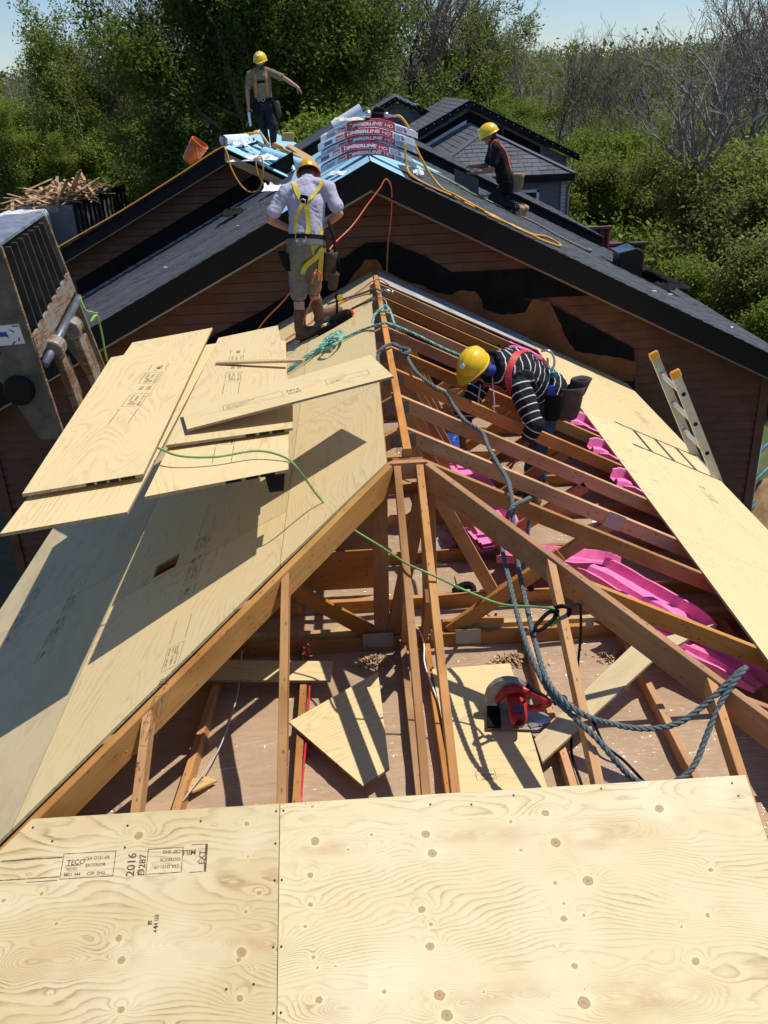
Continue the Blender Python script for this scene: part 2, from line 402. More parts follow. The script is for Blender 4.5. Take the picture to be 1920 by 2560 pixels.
GRADE_UP = [('r', 0, 0, .135, .095, .0028)]+[('t', s, .125, y, .0165, math.pi) for s, y in (('CSA O151-09', .03), ('EXTERIOR', .056), ('CSP  SHG', .085))]
DATE = [('t', '2016', .045, .0, .042, math.pi/2), ('t', 'D287', .082, .0, .034, math.pi/2)]
BAND = [('b', 0, 0, .24, .004), ('b', .01, .072, .24, .076), ('b', .12, -.012, .235, -.0095)]
def strip_stamp(long=1):
    it = [('b', 0, 0, .22, .003), ('b', 0, .092, .22, .095)]
    it += [('t',)+(a[1], a[2]+.25)+a[3:] if a[0] == 't' else (a[0], a[1]+.25, a[2], a[3]+.25)+a[4:] for a in GRADE]
    it += [('t', '2016', .51, .05, .03, 0), ('t', 'D287', .51, .01, .03, 0)]
    if long:
        it += [('t',)+(a[1], a[2]+.62)+a[3:] if a[0] == 't' else (a[0], a[1]+.62, a[2], a[3]+.62)+a[4:] for a in GRADE]
        it += [('b', .86, 0, .98, .003), ('b', .86, .092, .98, .095), ('t', 'MILL', .88, .03, .036, 0)]
    return it
def panel_mesh(poly, t):
    """flat sheet: polygon in local xy, from z=0 to z=t; slot 0 faces, slot 1 edges"""
    m = MB(); m.prism([(x, y, 0) for x, y in poly], (0, 0, t), 0, 1)
    me = bpy.data.meshes.new('panel'); me.from_pydata(m.v, [], m.f); me.update(); return me, m.mi
def panel(name, poly, M, t, mat, parent=None, polys=None):
    m = MB()
    for pl in (polys or [poly]): m.prism([(x, y, 0) for x, y in pl], (0, 0, t), 0, 1)
    me = bpy.data.meshes.new(name); me.from_pydata(m.v, [], m.f); me.update()
    bm = bmesh.new(); bm.from_mesh(me); bmesh.ops.recalc_face_normals(bm, faces=bm.faces); bm.to_mesh(me); bm.free()
    o = obj(name, me, [mat, PLYE]); me.polygons.foreach_set('material_index', m.mi)
    return place(o, M, parent)

# ------------------------------------------------------------------ the open hip roof
PM, PF, HA, HY = .4973, .4693, .0856, .164          # side pitch, front pitch, half flat of the hip truss, its y
SP = .6096
CEIL = -1.28
def zs(x): return -PM*abs(x)
def zf(y): return -PM*HA+PF*(y-HY)
def hipy(x): return HY-(PM*abs(x)-PM*HA)/PF
def hipx(y): return HA+PF*(HY-y)/PM
roof = thing('roof_frame', 'half-sheathed hip roof of orange trusses and rafters with plywood on its left, right and front slopes', 'roof', (0, 1.4, CEIL))
for k in range(1, 9):
    y = k*SP
    for s in (-1, 1):
        lumber('top_chord', (s*.004, y, 0), (s*2.8, y, zs(2.8)), .038, .092, LUM if rnd.random() < .6 else LUMD, roof)
        wx = 1.30
        if s > 0 or k > 2:
            lumber('web', (s*wx, y-.001, zs(wx)-.09), (s*.62, y-.001, -1.19), .036, .085, LUMD, roof, drop=False)
            lumber('web', (s*.03, y+.001, -.12), (s*.56, y+.001, -1.19), .036, .085, LUM, roof, drop=False)
    lumber('bottom_chord', (-2.34, y, -1.191), (2.34, y, -1.191), .038, .089, LUM, roof)
    pl = MB()
    for sy in (-1, 1):
        pl.box((0, y+sy*.0215, -.085), (.15, .003, .085))
        pl.box((.59, y+sy*.0215, -1.235), (.2, .003, .075)); pl.box((-.59, y+sy*.0215, -1.235), (.2, .003, .075))
        pass
    o = pl.build('connector_plate', PLATE, roof); o['kind'] = 'stuff'
lumber('ridge_board', (0, HY+.05, .013), (0, 3.05, .013), .046, .04, LUM, roof)
lumber('ridge_board', (0.003, 3.054, .013), (0.003, 5.58, .013), .046, .04, LUM, roof)
# hip girder
lumber('hip_header', (-HA-.01, HY, zs(HA)), (HA+.01, HY, zs(HA)), .04, .10, LUM, roof)
lumber('hip_header', (-HA, HY+.041, zs(HA)-.002), (HA, HY+.041, zs(HA)-.002), .038, .10, LUMD, roof)
for s in (-1, 1):
    lumber('top_chord', (s*(HA+.012), HY, zs(HA)), (s*2.8, HY, zs(2.8)), .038, .092, LUM, roof)
    lumber('hip_rafter', (s*(HA+.02), HY-.03, zf(HY)-.004), (s*2.8, hipy(2.8), zs(2.8)), .04, .145, LUM, roof)
lumber('king_post', (-.165, HY+.02, -.12), (-.19, HY+.02, -1.19), .038, .092, LUMD, roof, up=(1, 0, 0), drop=False)
lumber('king_post', (.105, HY+.02, -.12), (.11, HY+.02, -1.19), .038, .085, LUMD, roof, up=(1, 0, 0), drop=False)
lumber('web', (.075, HY+.012, -.25), (-.12, HY+.012, -1.17), .036, .085, LUMD, roof, up=(1, 0, 0), drop=False)
for s in (-1, 1):
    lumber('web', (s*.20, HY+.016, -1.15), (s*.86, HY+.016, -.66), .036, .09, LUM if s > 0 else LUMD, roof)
lumber('bottom_chord', (-2.3, HY, -1.185), (2.3, HY, -1.185), .038, .095, LUM, roof)
lumber('bottom_chord', (-1.25, HY+.042, -1.155), (2.0, HY+.042, -1.155), .038, .125, LUMP, roof)
lumber('blocking', (.17, HY+.03, -1.118), (.56, HY+.03, -1.118), .03, .034, LUM, roof)
for x, w, z, h in ((-.215, .185, -1.205, .10), (.335, .155, -1.215, .10), (.135, .06, -1.19, .075), (1.08, .05, -1.17, .07)):
    m = MB(); m.box((x, HY-.0215, z+.005), (w, .003, h)); m.build('truss_plate', PLATEL, roof)
for x, z in ((-.135, -.17), (.135, -.17)):
    m = MB(); m.box((x, HY-.0225, z), (.085, .003, .10)); m.build('truss_plate', PLATEL, roof)
m = MB(); m.box((1.32, SP-.0225, zs(1.3)-.06), (.12, .003, .105), Matrix.Rotation(math.atan(PM), 3, 'Y')); m.build('truss_plate', PLATEL, roof)
# front jacks and the joists below them
for x in (-.062, .062, -.672, .672, -1.282, 1.282, -1.89, 1.89, -2.45, 2.45):
    ys = HY-.025 if abs(x) < .1 else hipy(x)-.02
    lumber('jack_rafter', (x, ys, zf(ys)), (x, -2.66, zf(-2.66)), .039, .09, LUM, roof)
for x, dx in ((-.068, 0), (.074, .0), (-.655, .0), (.655, .03), (-1.29, .16), (1.262, .0), (-1.9, 0), (1.9, 0)):
    lumber('ceiling_joist', (x+dx, HY-.025, -1.192), (x, -2.12, -1.192), .038, .089, LUM, roof)
for x in (-.062, .062):
    lumber('web', (x-.0, HY-.05, -1.12), (x-.0, HY-.42, -1.0-.12+.5), .036, .08, LUMD, roof)
for k in range(1, 5):
    y = -k*SP; x = hipx(y)
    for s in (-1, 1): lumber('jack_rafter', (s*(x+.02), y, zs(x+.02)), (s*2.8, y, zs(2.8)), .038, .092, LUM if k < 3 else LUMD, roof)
# ceiling under poly film, and the walls that carry the roof
def grid_mesh(name, x0, x1, y0, y1, nx, ny, zfun, mat, parent):
    vs = [(x0+(x1-x0)*i/nx, y0+(y1-y0)*j/ny) for j in range(ny+1) for i in range(nx+1)]
    m = MB(); m.add([(x, y, zfun(x, y)) for x, y in vs], [(j*(nx+1)+i, j*(nx+1)+i+1, (j+1)*(nx+1)+i+1, (j+1)*(nx+1)+i) for j in range(ny) for i in range(nx)])
    return m.build(name, mat, parent, smooth=True, recalc=False)
grid_mesh('vapour_barrier', -2.44, 2.44, -2.62, 5.6, 60, 100, lambda x, y: CEIL+.010*noise.noise((x*2.2, y*5, 0))+.006*noise.noise((x*9, y*14, 3)), KRAFT, roof)
FILMG = plain('film_crease_gloss', (.50, .37, .27), .17, var=.1, spec=1.0)
m = MB()
for q in range(46):
    right = q < 32; x0 = rnd.uniform(.75, 2.0) if right else rnd.uniform(-1.6, .3); y0 = rnd.uniform(-1.15, .1) if q % 4 else rnd.uniform(.3, 1.8); L_ = rnd.uniform(.05, .32) if q % 3 else rnd.uniform(.3, .6); yaw = rnd.uniform(-.18, .22); P = []; k = 9; rat = rnd.uniform(.37, .52)
    for j in range(k+1):
        t_ = j/k; x = x0+L_*(t_-.5); y = y0+math.tan(yaw)*L_*(t_-.5)+.012*noise.noise((t_*4, q, 0)); w_ = (.006+.009*abs(noise.noise((t_*5, q, 7))))*math.sin(math.pi*min(.97, max(.03, t_))); z = CEIL+.010*noise.noise((x*2.2, y*5, 0))+.006*noise.noise((x*9, y*14, 3))
        P += [(x, y-w_, z-.001), (x, y, z+w_*rat), (x, y+w_, z-.001)]
    m.add(P, [(3*j+i, 3*j+3+i, 3*j+4+i, 3*j+1+i) for j in range(k) for i in range(2)])
o = m.build('film_crease', FILMG, roof, smooth=False); o['kind'] = 'stuff'
for (a, b) in (((-2.46, -2.66), (2.46, -2.66)), ((2.46, -2.66), (2.46, 5.6)), ((-2.46, 5.6), (-2.46, -2.66))):
    m = MB(); m.bar((a[0], a[1], -2.80), (b[0], b[1], -2.80), .1, 2.98); m.build('wall', SIDING, roof)
for s in (-1, 1): lumber('fascia', (s*2.82, -2.72, zs(2.8)), (s*2.82, 5.6, zs(2.8)), .02, .15, LUMD, roof)
lumber('fascia', (-2.8, -2.70, zf(-2.68)), (2.8, -2.70, zf(-2.68)), .02, .15, LUMD, roof)
# side sheathing. local x runs along the ridge, local y up the slope
KS = math.sqrt(1+PM*PM); KF = math.sqrt(1+PF*PF); TH = .0125
def side_frame(s):
    # origin on the ridge line; local x along the ridge, local y up the slope, local z out of the roof
    u = V((-s, 0, PM)).normalized(); d = V((0, s, 0)); n = d.cross(u)
    return Matrix(((d.x, u.x, n.x, 0), (d.y, u.y, n.y, 0), (d.z, u.z, n.z, .001), (0, 0, 0, 1)))
def sp(s, x, y): return (s*y, -abs(x)*KS)           # (x, y) on the slope -> panel coords
def side_panel(s, pts, mat, t=TH, dz=0): return panel('sheathing_panel', [sp(s, *p) for p in pts], side_frame(s) @ Matrix.Translation((0, 0, dz)), t, mat, roof)
g = .0015
L = -1
def hx(y): return hipx(y)+.022
R1, R2, R3 = 2.88, 1.785, .695
side_panel(L, [(R1, .65-g), (R1, hipy(R1)+.07), (R2+g, hipy(R2)+.07), (R2+g, .65-g)], PLYW)
p1 = side_panel(L, [(R1, .65+g), (R2+g, .65+g), (R2+g, 3.09-g), (R1, 3.09-g)], PLYW)
side_panel(L, [(R1, 3.09+g), (R2+g, 3.09+g), (R2+g, 5.52), (R1, 5.52)], PLYW)
p2 = side_panel(L, [(R2-g, .215-g), (R2-g, hipy(R2)+.07), (R3+g, hipy(R3)+.07), (R3+g, .215-g)], PLY)
hx0, hx1, hy0, hy1 = 1.535, 1.385, .262, .425
polys = [[(R2-g, .215+g), (R2-g, hy0), (R3+g, hy0), (R3+g, .215+g)], [(R2-g, hy1), (R2-g, 2.655-g), (R3+g, 2.655-g), (R3+g, hy1)],
         [(R2-g, hy0), (R2-g, hy1), (hx0, hy1-.01), (hx0, hy0)], [(hx1, hy0), (hx1, hy1), (R3+g, hy1), (R3+g, hy0)], [(hx0, hy1-.01), (R2-g, hy1), (R3+g, hy1), (hx1, hy1-.002)]]
p3 = panel('sheathing_panel', None, side_frame(L), TH, PLY, roof, polys=[[sp(L, *q) for q in pl] for pl in polys])
side_panel(L, [(R2-g, 2.655+g), (R2-g, 5.52), (R3+g, 5.52), (R3+g, 2.655+g)], PLY)
side_panel(L, [(R3-g, 1.60-g), (R3-g, hipy(R3)+.07), (.115, hipy(.115)+.03), (.1, 1.60-g)], PLY)
p4 = side_panel(L, [(R3-g, 1.60+g), (.1, 1.60+g), (.075, 4.04-g), (R3-g, 4.04-g)], PLY)
side_panel(L, [(R3-g, 4.04+g), (.068, 4.04+g), (.055, 4.42), (R3-g, 4.42)], PLY)
side_panel(L, [(R3-g, 4.42+g), (.09, 4.42+g), (.07, 4.86-g), (R3-g, 4.86-g)], PLY)
side_panel(L, [(R3-g, 4.86+g), (.028, 4.86+g), (.02, 5.50), (R3-g, 5.50)], PLYW)
XI, XO = 1.737, 2.90
q1 = side_panel(1, [(XI, .65-g), (XI+.0, hipy(XI)+.05), (XO, hipy(XO)+.05), (XO, .65-g)], PLY)
q2 = side_panel(1, [(XI, .65+g), (XO, .65+g), (XO, 3.09-g), (XI, 3.09-g)], PLY)
q3 = side_panel(1, [(XI, 3.09+g), (XO, 3.09+g), (XO, 5.50), (XI, 5.50)], PLY)
side_panel(1, [(.03, 4.93), (.03, 5.56), (XI-.005, 5.56), (XI-.005, 5.06)], OLDPLY)
for s, x, y, pn, r in ((L, 2.2, .9, p1, 0), (L, 1.25, -.45, p2, 0), (L, 1.28, .75, p3, 0), (L, 2.62, 1.4, p1, 0)):
    a, b = sp(s, x, y); stamp(pn, strip_stamp(), a, b, TH+.0008, 0)
for x, y, q in ((2.55, 1.6, q2), (2.6, 3.5, q3)):
    a, b = sp(1, x, y); stamp(q, strip_stamp(0), a, b, TH+.0008, 0)
# front sheathing: grid faces that carry the growth-ring field
def front_frame(): 
    d = V((1, 0, 0)); u = V((0, 1, PF)).normalized(); n = d.cross(u)
    return Matrix(((d.x, u.x, n.x, 0), (d.y, u.y, n.y, 0), (d.z, u.z, n.z, zf(0)+.001), (0, 0, 0, 1)))
KN = [(-.54, -1.57, 1), (-.53, -1.70, 1.5), (-.30, -1.69, .5), (-.81, -1.62, .9), (-1.25, -1.64, 1.2), (-1.23, -1.77, .8), (-1.75, -1.84, 1.2), (-.80, -1.93, 1.0), (-1.28, -1.99, 1.4), (-1.26, -2.06, 1.5), (-.81, -2.06, 1.6), (-1.24, -2.21, 1.2), (-.81, -2.2, 1.1), (-.55, -1.82, 1.1), (-.55, -1.92, .9), (-.54, -2.09, 1.1), (-.52, -2.22, 1.7), (.42, -1.65, 1.3), (-.08, -1.70, 1.3), (-.06, -1.77, 1.3), (.44, -1.76, 1.6), (.89, -1.66, 1.3), (.41, -1.90, 1.2), (.54, -1.90, 1.3), (-.12, -1.96, 1.2), (-.10, -2.08, 1.3), (.42, -2.02, 1.1), (.43, -2.17, 1.5), (.88, -2.18, 1.6), (-.08, -2.23, 1.5), (.44, -2.28, 1.8), (-.06, -2.29, 1.5), (1.03, -1.89, 1.0), (.97, -2.04, 1.2), (.86, -2.07, .7), (-.09, -2.01, .9), (.43, -1.97, .8), (-.8, -1.74, .7), (-.75, -1.87, .7), (-.57, -1.99, .7)]
LOOPS = [(-.43, -1.73, .16, .030, 3.2), (.11, -1.71, .20, .038, 4.0), (.29, -1.72, .10, .036, 3.4), (.62, -1.74, .24, .062, 5.0), (-1.61, -2.05, .12, .045, 5.0), (-1.43, -2.05, .17, .045, 4.6), (-1.0, -2.03, .25, .040, 4.6), (-.43, -2.25, .14, .035, 4.0), (.11, -2.24, .18, .04, 4.2), (.28, -2.23, .09, .04, 3.6), (.65, -2.28, .28, .065, 5.5), (-.75, -2.04, .10, .03, 2.5), (.02, -2.26, .1, .03, 3)]
def ring_fields(x, y, seed):
    f = 40.0*y+14*np.sin(y*9.0+1.2*np.sin(x*1.3+seed))/9.0*2.2+26*np.sin(y*23+seed)/23
    f = f+3.4*np.sin(x*2.1+seed)*np.exp(-((y+2.0)/.3)**2)+1.5*np.sin(x*3.7+y*6+seed*2)+.7*np.sin(x*7.9-y*11+seed)+.35*np.sin(x*19+y*37+seed*3)
    for (lx, ly, sx, sy, a) in LOOPS:
        wv = 1+.16*np.sin(x*31+ly*40)+.10*np.sin(y*90+lx*11)
        f = f+a*1.9*np.exp(-(((x-lx)/sx)**2+((y-ly)/sy)**2)*wv)
    pin = [(xl_, yl_, .35+.3*((q_*37) % 10)/10) for q_, (xl_, yl_) in enumerate(zip(np.random.RandomState(int(seed*10)).uniform(-1.7, 1.25, 26), np.random.RandomState(int(seed*10)+1).uniform(-2.35, -1.57, 26)))]
    k = np.zeros_like(x)
    for (kx, ky, s) in KN+pin:
        r = .0105*s*(.62+.72*((kx*53.7) % 1.0)); dx = x-kx; dy = (y-ky)*1.06; d = np.sqrt(dx*dx*.85+dy*dy*1.15)
        f = f+s*2.2*np.exp(-(d/(r*3.0))**2)*np.tanh(dy/.012)
        f = f+s*1.6*np.exp(-(dx/(r*6))**2-(dy/(r*2.6))**2)
        an = np.arctan2(dy, dx); rr = r*(1+.05*np.sin(2*an+kx*50)+.05*np.sin(5*an+ky*70))
        k = np.maximum(k, np.clip(.58*np.exp(-np.maximum(d-rr, 0)/(r*.55))+.42*np.clip(1-d/rr, 0, 1), 0, 1)*(d < r*6))
    tan = np.zeros_like(x)
    for (lx, ly, sx, sy, a) in LOOPS: tan = np.maximum(tan, np.exp(-(((x-lx)/(sx*1.0))**2+((y-ly)/(sy*.9))**2)**1.5))
    return f, k, tan
def front_panel(xl, xr, yt, yb, seed, mat, nx=240, ny=200):
    """trapezoid sheet; xl, xr are functions of y"""
    ys = np.linspace(yb, yt, ny+1); vs = []
    for y in ys:
        a, b = xl(y), xr(y); vs.append(np.stack([np.linspace(a, b, nx+1), np.full(nx+1, y)], 1))
    P = np.concatenate(vs); f, k, tn = ring_fields(P[:, 0], P[:, 1], seed)
    m = MB(); n = len(P); top = [(x, y*KF, TH) for x, y in P]
    fs = [(j*(nx+1)+i, j*(nx+1)+i+1, (j+1)*(nx+1)+i+1, (j+1)*(nx+1)+i) for j in range(ny) for i in range(nx)]
    rim = [i for i in range(nx+1)]+[j*(nx+1)+nx for j in range(1, ny+1)]+[ny*(nx+1)+i for i in range(nx-1, -1, -1)]+[j*(nx+1) for j in range(ny-1, 0, -1)]
    low = [(P[i][0], P[i][1]*KF, 0) for i in rim]; mi = [0]*len(fs)
    for q in range(len(rim)):
        q2 = (q+1) % len(rim); fs.append((rim[q], n+q, n+q2, rim[q2])); mi.append(1)
    fs.append(tuple(n+q for q in range(len(rim)))[::-1]); mi.append(1)
    me = bpy.data.meshes.new('sheathing_panel'); me.from_pydata(top+low, [], fs); me.update()
    for nm, arr in (('ring', f), ('knot', k), ('tan', tn)):
        at = me.attributes.new(nm, 'FLOAT', 'POINT'); at.data.foreach_set('value', np.concatenate([arr, np.zeros(len(low))]).astype(np.float32))
    o = obj('sheathing_panel', me, [mat, PLYE]); me.polygons.foreach_set('material_index', mi)
    return place(o, front_frame(), roof)
FT = -1.552
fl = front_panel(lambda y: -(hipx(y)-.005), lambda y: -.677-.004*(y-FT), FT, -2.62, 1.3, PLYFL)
frp = front_panel(lambda y: -.674-.004*(y-FT), lambda y: 1.288+.01*(FT-y), FT, -2.62, 4.1, PLYF)
def fp(x, y): return (x, y*KF)
T2 = TH+.0008
a, b = fp(-1.545, -1.78); stamp(fl, GRADE, a, b, T2, .0, 1.06)
a, b = fp(-1.80, -1.772); stamp(fl, BAND, a, b, T2, .0, 1.05)
a, b = fp(-1.30, -1.785); stamp(fl, DATE, a, b, T2, .0, 1.1)
a, b = fp(-1.205, -1.782); stamp(fl, GRADE_UP, a, b, T2, .0, 1.06)
a, b = fp(-1.03, -1.785); stamp(fl, [('b', 0, 0, .05, .003), ('b', 0, .108, .06, .111), ('t', 'MILL', .02, .09, .030, math.pi), ('t', 'EXT', .055, .03, .03, math.pi/2), ('b', .056, 0, .066, .11)], a, b, T2)
a, b = fp(-1.165, -1.98); stamp(fl, [('t', '444 IIII', .03, 0, .024, math.pi/2), ('b', .012, .02, .03, .024), ('b', -.01, .03, .006, .045)], a, b, T2)
nm = MB()
for x, y in [(-.69, -1.58), (-.66, -1.58), (-.69, -1.83), (-.662, -1.83), (-.69, -2.05), (-.66, -2.05), (-.685, -2.25), (-.658, -2.25), (-1.30, -1.60), (-1.30, -1.68), (-1.69, -1.585), (-1.6, -1.64), (.3, -1.575), (.67, -1.57), (.12, -1.6), (-.69, -1.7), (1.22, -1.58), (1.23, -1.63), (-1.0, -1.6), (-.05, -1.59), (-.86, -2.17), (-.76, -2.16)]:
    p = V((x, y, zf(y)+.001))+V((0, -PF, 1)).normalized()*(TH+.0008); nm.lathe([(.0045, -.0005), (.0045, .0012), (.001, .0016)], p, (0, -PF, 1), 8)
o = nm.build('nail_heads', plain('nail_dark', (.05, .045, .04), .5, .6), roof); o['kind'] = 'stuff'
# ------------------------------------------------------------------ houses
GZ = -4.3
def shingled(parent, s, xr, zr, y0, y1, d0, d1, pitch, mat, step=.143, x_of=None, name='shingle_course', tabw=(.13, .3), y_of=None):
    """courses of tabs on one roof slope: s=+1 right, -1 left; d0..d1 horizontal distance from the ridge"""
    k = math.sqrt(1+pitch*pitch); sx = step/k; n = V((s*pitch, 0, 1)).normalized(); d = d1
    while d > d0+.02:
        da = max(d-sx, d0); m = MB(); ya, yb = (y0, y1) if y_of is None else y_of(d)
        y = ya-rnd.random()*.2
        while y < yb:
            w = rnd.uniform(*tabw); e = max(y, ya); f = min(y+w-.006, yb); y += w
            if f-e < .02: continue
            h = .009+rnd.random()*.007; dl = d+rnd.choice((0, 0, .006, .012))
            lo = V((xr+s*dl, 0, zr-pitch*dl))+n*h; hi = V((xr+s*da, 0, zr-pitch*da))+n*.004; bt = V((xr+s*dl, 0, zr-pitch*dl))
            A, B, Cc, D = [V((p.x, yy, p.z)) for p, yy in ((lo, e), (lo, f), (hi, f), (hi, e))]; E1, E2 = V((bt.x, e, bt.z)), V((bt.x, f, bt.z))
            b = len(m.v); m.add([A, B, Cc, D, E1, E2], [(0, 1, 2, 3) if s > 0 else (3, 2, 1, 0), (4, 5, 1, 0) if s > 0 else (0, 1, 5, 4), (4, 0, 3), (5, 2, 1)])
        if m.v: m.build(name, mat, parent, recalc=False)
        d = da
def slope_deck(parent, s, xr, zr, y0, y1, d0, d1, pitch, mat, name='roof_deck', t=.05):
    a = V((xr+s*d0, y0, zr-pitch*d0-.002)); b = V((xr+s*d1, y0, zr-pitch*d1-.002)); m = MB()
    m.prism([a, b, b-V((0, 0, t)), a-V((0, 0, t))], (0, y1-y0, 0)); return m.build(name, mat, parent)
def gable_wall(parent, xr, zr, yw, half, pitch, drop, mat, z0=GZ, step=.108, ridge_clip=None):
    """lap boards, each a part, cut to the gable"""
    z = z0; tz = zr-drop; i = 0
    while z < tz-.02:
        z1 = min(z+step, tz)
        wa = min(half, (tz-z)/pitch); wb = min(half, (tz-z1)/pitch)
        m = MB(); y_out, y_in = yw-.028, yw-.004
        zt = z1-.009; m.add([(xr-wa, y_out, z), (xr+wa, y_out, z), (xr+wb, y_in, zt), (xr-wb, y_in, zt), (xr-wa, yw+.03, z), (xr+wa, yw+.03, z), (xr+wb, yw+.03, zt), (xr-wb, yw+.03, zt)], [(0, 1, 2, 3), (4, 5, 1, 0), (3, 2, 6, 7)])  # gap above each board added to draw the dark shade line under the lap
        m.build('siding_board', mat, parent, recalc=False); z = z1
    m = MB(); q = yw+.032; m.poly([(xr-half, q, z0), (xr+half, q, z0), (xr+half, q, tz-pitch*half), (xr, q, tz), (xr-half, q, tz-pitch*half)]); m.build('lap_shade_back', FELT, parent, recalc=False)  # black backing, seen through the added gaps as the laps' shade
def rake(parent, s, xr, zr, yf, yw, d1, pitch, h, mat, d0=0, t=.025, soffit=True, edge=None):
    a = V((xr+s*d0, yf, zr-pitch*d0)); b = V((xr+s*d1, yf, zr-pitch*d1)); m = MB()
    m.prism([a, b, b-V((0, 0, h)), a-V((0, 0, h))], (0, t, 0)); m.build('fascia', mat, parent)
    if soffit:
        m = MB(); q = V((0, 0, -h+.03)); m.prism([a+q+V((0, t+.002, 0)), b+q+V((0, t+.002, 0)), b+q+V((0, yw-yf, 0)), a+q+V((0, yw-yf, 0))], (0, 0, .012)); m.build('soffit', mat, parent)
        m = MB(); q = V((0, -.006, .004)); m.prism([a+q, b+q, b+q-V((0, 0, .045)), a+q-V((0, 0, .045))], (0, .004, 0)); m.build('drip_edge', BLACK, parent)
    if edge:
        m = MB(); q = V((0, -.003, -h)); m.prism([a+q, b+q, b+q-V((0, 0, .022)), a+q-V((0, 0, .022))], (0, .02, 0)); m.build('trim_strip', edge, parent)

# near house: gable wall behind the open roof
HP = .5
h1 = thing('brown_house', 'nearest house with brown lap siding, black rake boards and dark shingles behind the open roof', 'house', (0, 9, GZ))
ZR1, YF1, YW1 = 1.13, 5.30, 5.68
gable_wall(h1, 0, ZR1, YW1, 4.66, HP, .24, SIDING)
for s in (-1, 1):
    m = MB(); m.box((s*4.64, YW1-.02, (-1.45+GZ)/2), (.11, .05, -1.45-GZ)); m.build('corner_board', SIDING, h1)
    m = MB(); m.box((s*4.64, (YW1+13.2)/2, (-1.5+GZ)/2), (.04, 13.2-YW1, -1.5-GZ)); m.build('side_wall', SIDING, h1)
    rake(h1, s, 0, ZR1, YF1, YW1, 5.22, HP, .27, BLACK, edge=plain('trim_brown', (.22, .13, .07), .7) if s > 0 else plain('trim_pale', (.33, .25, .15), .7))
    slope_deck(h1, s, 0, ZR1-.012, YF1+.01, 13.5 if s > 0 else 12.2, 0, 5.24, HP, BLACK)
m = MB(); m.prism([(-.33, YF1-.012, ZR1-.165+.012), (0, YF1-.012, ZR1+.012), (.33, YF1-.012, ZR1-.165+.012), (.33, YF1-.012, ZR1-.20), (0, YF1-.012, ZR1-.035), (-.33, YF1-.012, ZR1-.20)], (0, .006, 0)); m.build('drip_edge', BLACK, h1)
shingled(h1, 1, 0, ZR1, YF1-.02, 13.4, .32, 5.28, HP, SHIN)
shingled(h1, -1, 0, ZR1, YF1-.02, 11.6, .95, 5.28, HP, SHIN)
def slope_sheet(parent, name, s, xr, zr, pts, mat, lift=.014, pitch=HP, amp=.004, label=None):
    """thin sheet laid on a slope: pts are (d, y) along its outline; slightly rumpled quad patch"""
    m = MB(); n = V((s*pitch, 0, 1)).normalized(); (d0, y0), (d1, y1), (d2, y2), (d3, y3) = pts; N = 10
    P = []
    for i in range(N+1):
        for j in range(N+1):
            u, v = i/N, j/N
            d = (d0*(1-u)+d1*u)*(1-v)+(d3*(1-u)+d2*u)*v; y = (y0*(1-u)+y1*u)*(1-v)+(y3*(1-u)+y2*u)*v
            P.append(V((xr+s*d, y, zr-pitch*d))+n*(lift+amp*noise.noise((d*5, y*5, 2))))
    m.add(P, [(i*(N+1)+j, (i+1)*(N+1)+j, (i+1)*(N+1)+j+1, i*(N+1)+j+1) for i in range(N) for j in range(N)])
    return m.build(name, mat, parent, smooth=True, recalc=False)
slope_sheet(h1, 'underlay', 1, 0, ZR1, [(0, 5.27), (.34, 5.27), (.36, 7.0), (0, 7.0)], BLUE)
slope_sheet(h1, 'underlay', -1, 0, ZR1, [(0, 5.27), (1.05, 5.27), (1.05, 7.6), (0, 7.6)], BLUE)
slope_sheet(h1, 'underlay', 1, 0, ZR1, [(0, 7.0), (.36, 7.0), (1.30, 10.9), (0, 10.9)], BLUE, .016)
slope_sheet(h1, 'underlay', -1, 0, ZR1, [(0, 7.5), (1.02, 7.5), (1.1, 12.6), (0, 12.6)], BLUE, .016)
slope_sheet(h1, 'shingle_strip', 1, 0, ZR1, [(.40, 5.55), (.92, 5.55), (.98, 6.5), (.44, 6.5)], SHIN, .026)
# the black roofing felt and torn boards left on the gable wall from the old roof
def wall_patch(name, pts, mat, y, t=.008, parent=h1, jag=.0):
    out = []
    for i, (x, z) in enumerate(pts):
        x2, z2 = pts[(i+1) % len(pts)]; n = max(1, int(math.hypot(x2-x, z2-z)/.06)) if jag else 1
        for q in range(n):
            t_ = q/n; out.append((x+(x2-x)*t_+(rnd.uniform(-jag, jag) if q else 0), z+(z2-z)*t_+(rnd.uniform(-jag, jag) if q else 0)))
    m = MB(); m.prism([(x, y, z) for x, z in out], (0, t, 0)); return m.build(name, mat, parent)
wall_patch('tar_paper', [(-3.3, -1.42), (-1.9, -.68), (-1.3, -.42), (-.47, .05), (-.08, .28), (.18, .28), (.56, .11), (.87, -.08), (2.2, -.09), (2.85, -.41), (1.62, -.41), (2.01, -.50), (3.0, -1.06), (3.05, -1.55), (0, -.12), (-3.4, -1.85)], FELT, YW1-.042)
wall_patch('torn_board', [(-.35, -.19), (-.2, -.02), (-.10, .10), (.03, .10), (.10, -.02), (.29, -.12), (.72, -.30), (.86, -.33), (.98, -.28), (1.12, -.30), (1.20, -.40), (1.22, -.50), (1.45, -.58), (1.70, -.57), (1.78, -.42), (1.97, -.45), (2.06, -.62), (2.2, -.9), (2.3, -1.05), (2.9, -1.18), (3.05, -1.22), (3.02, -1.45), (2.6, -1.38), (0, -.06)], TORN, YW1-.052, .008, jag=.012)
wall_patch('torn_board', [(-2.7, -1.22), (-1.9, -.92), (-1.35, -.72), (-1.0, -.58), (-.7, -.40), (-.55, -.33), (-.5, -.30), (-2.8, -1.45)], TORN, YW1-.052, .008, jag=.012)
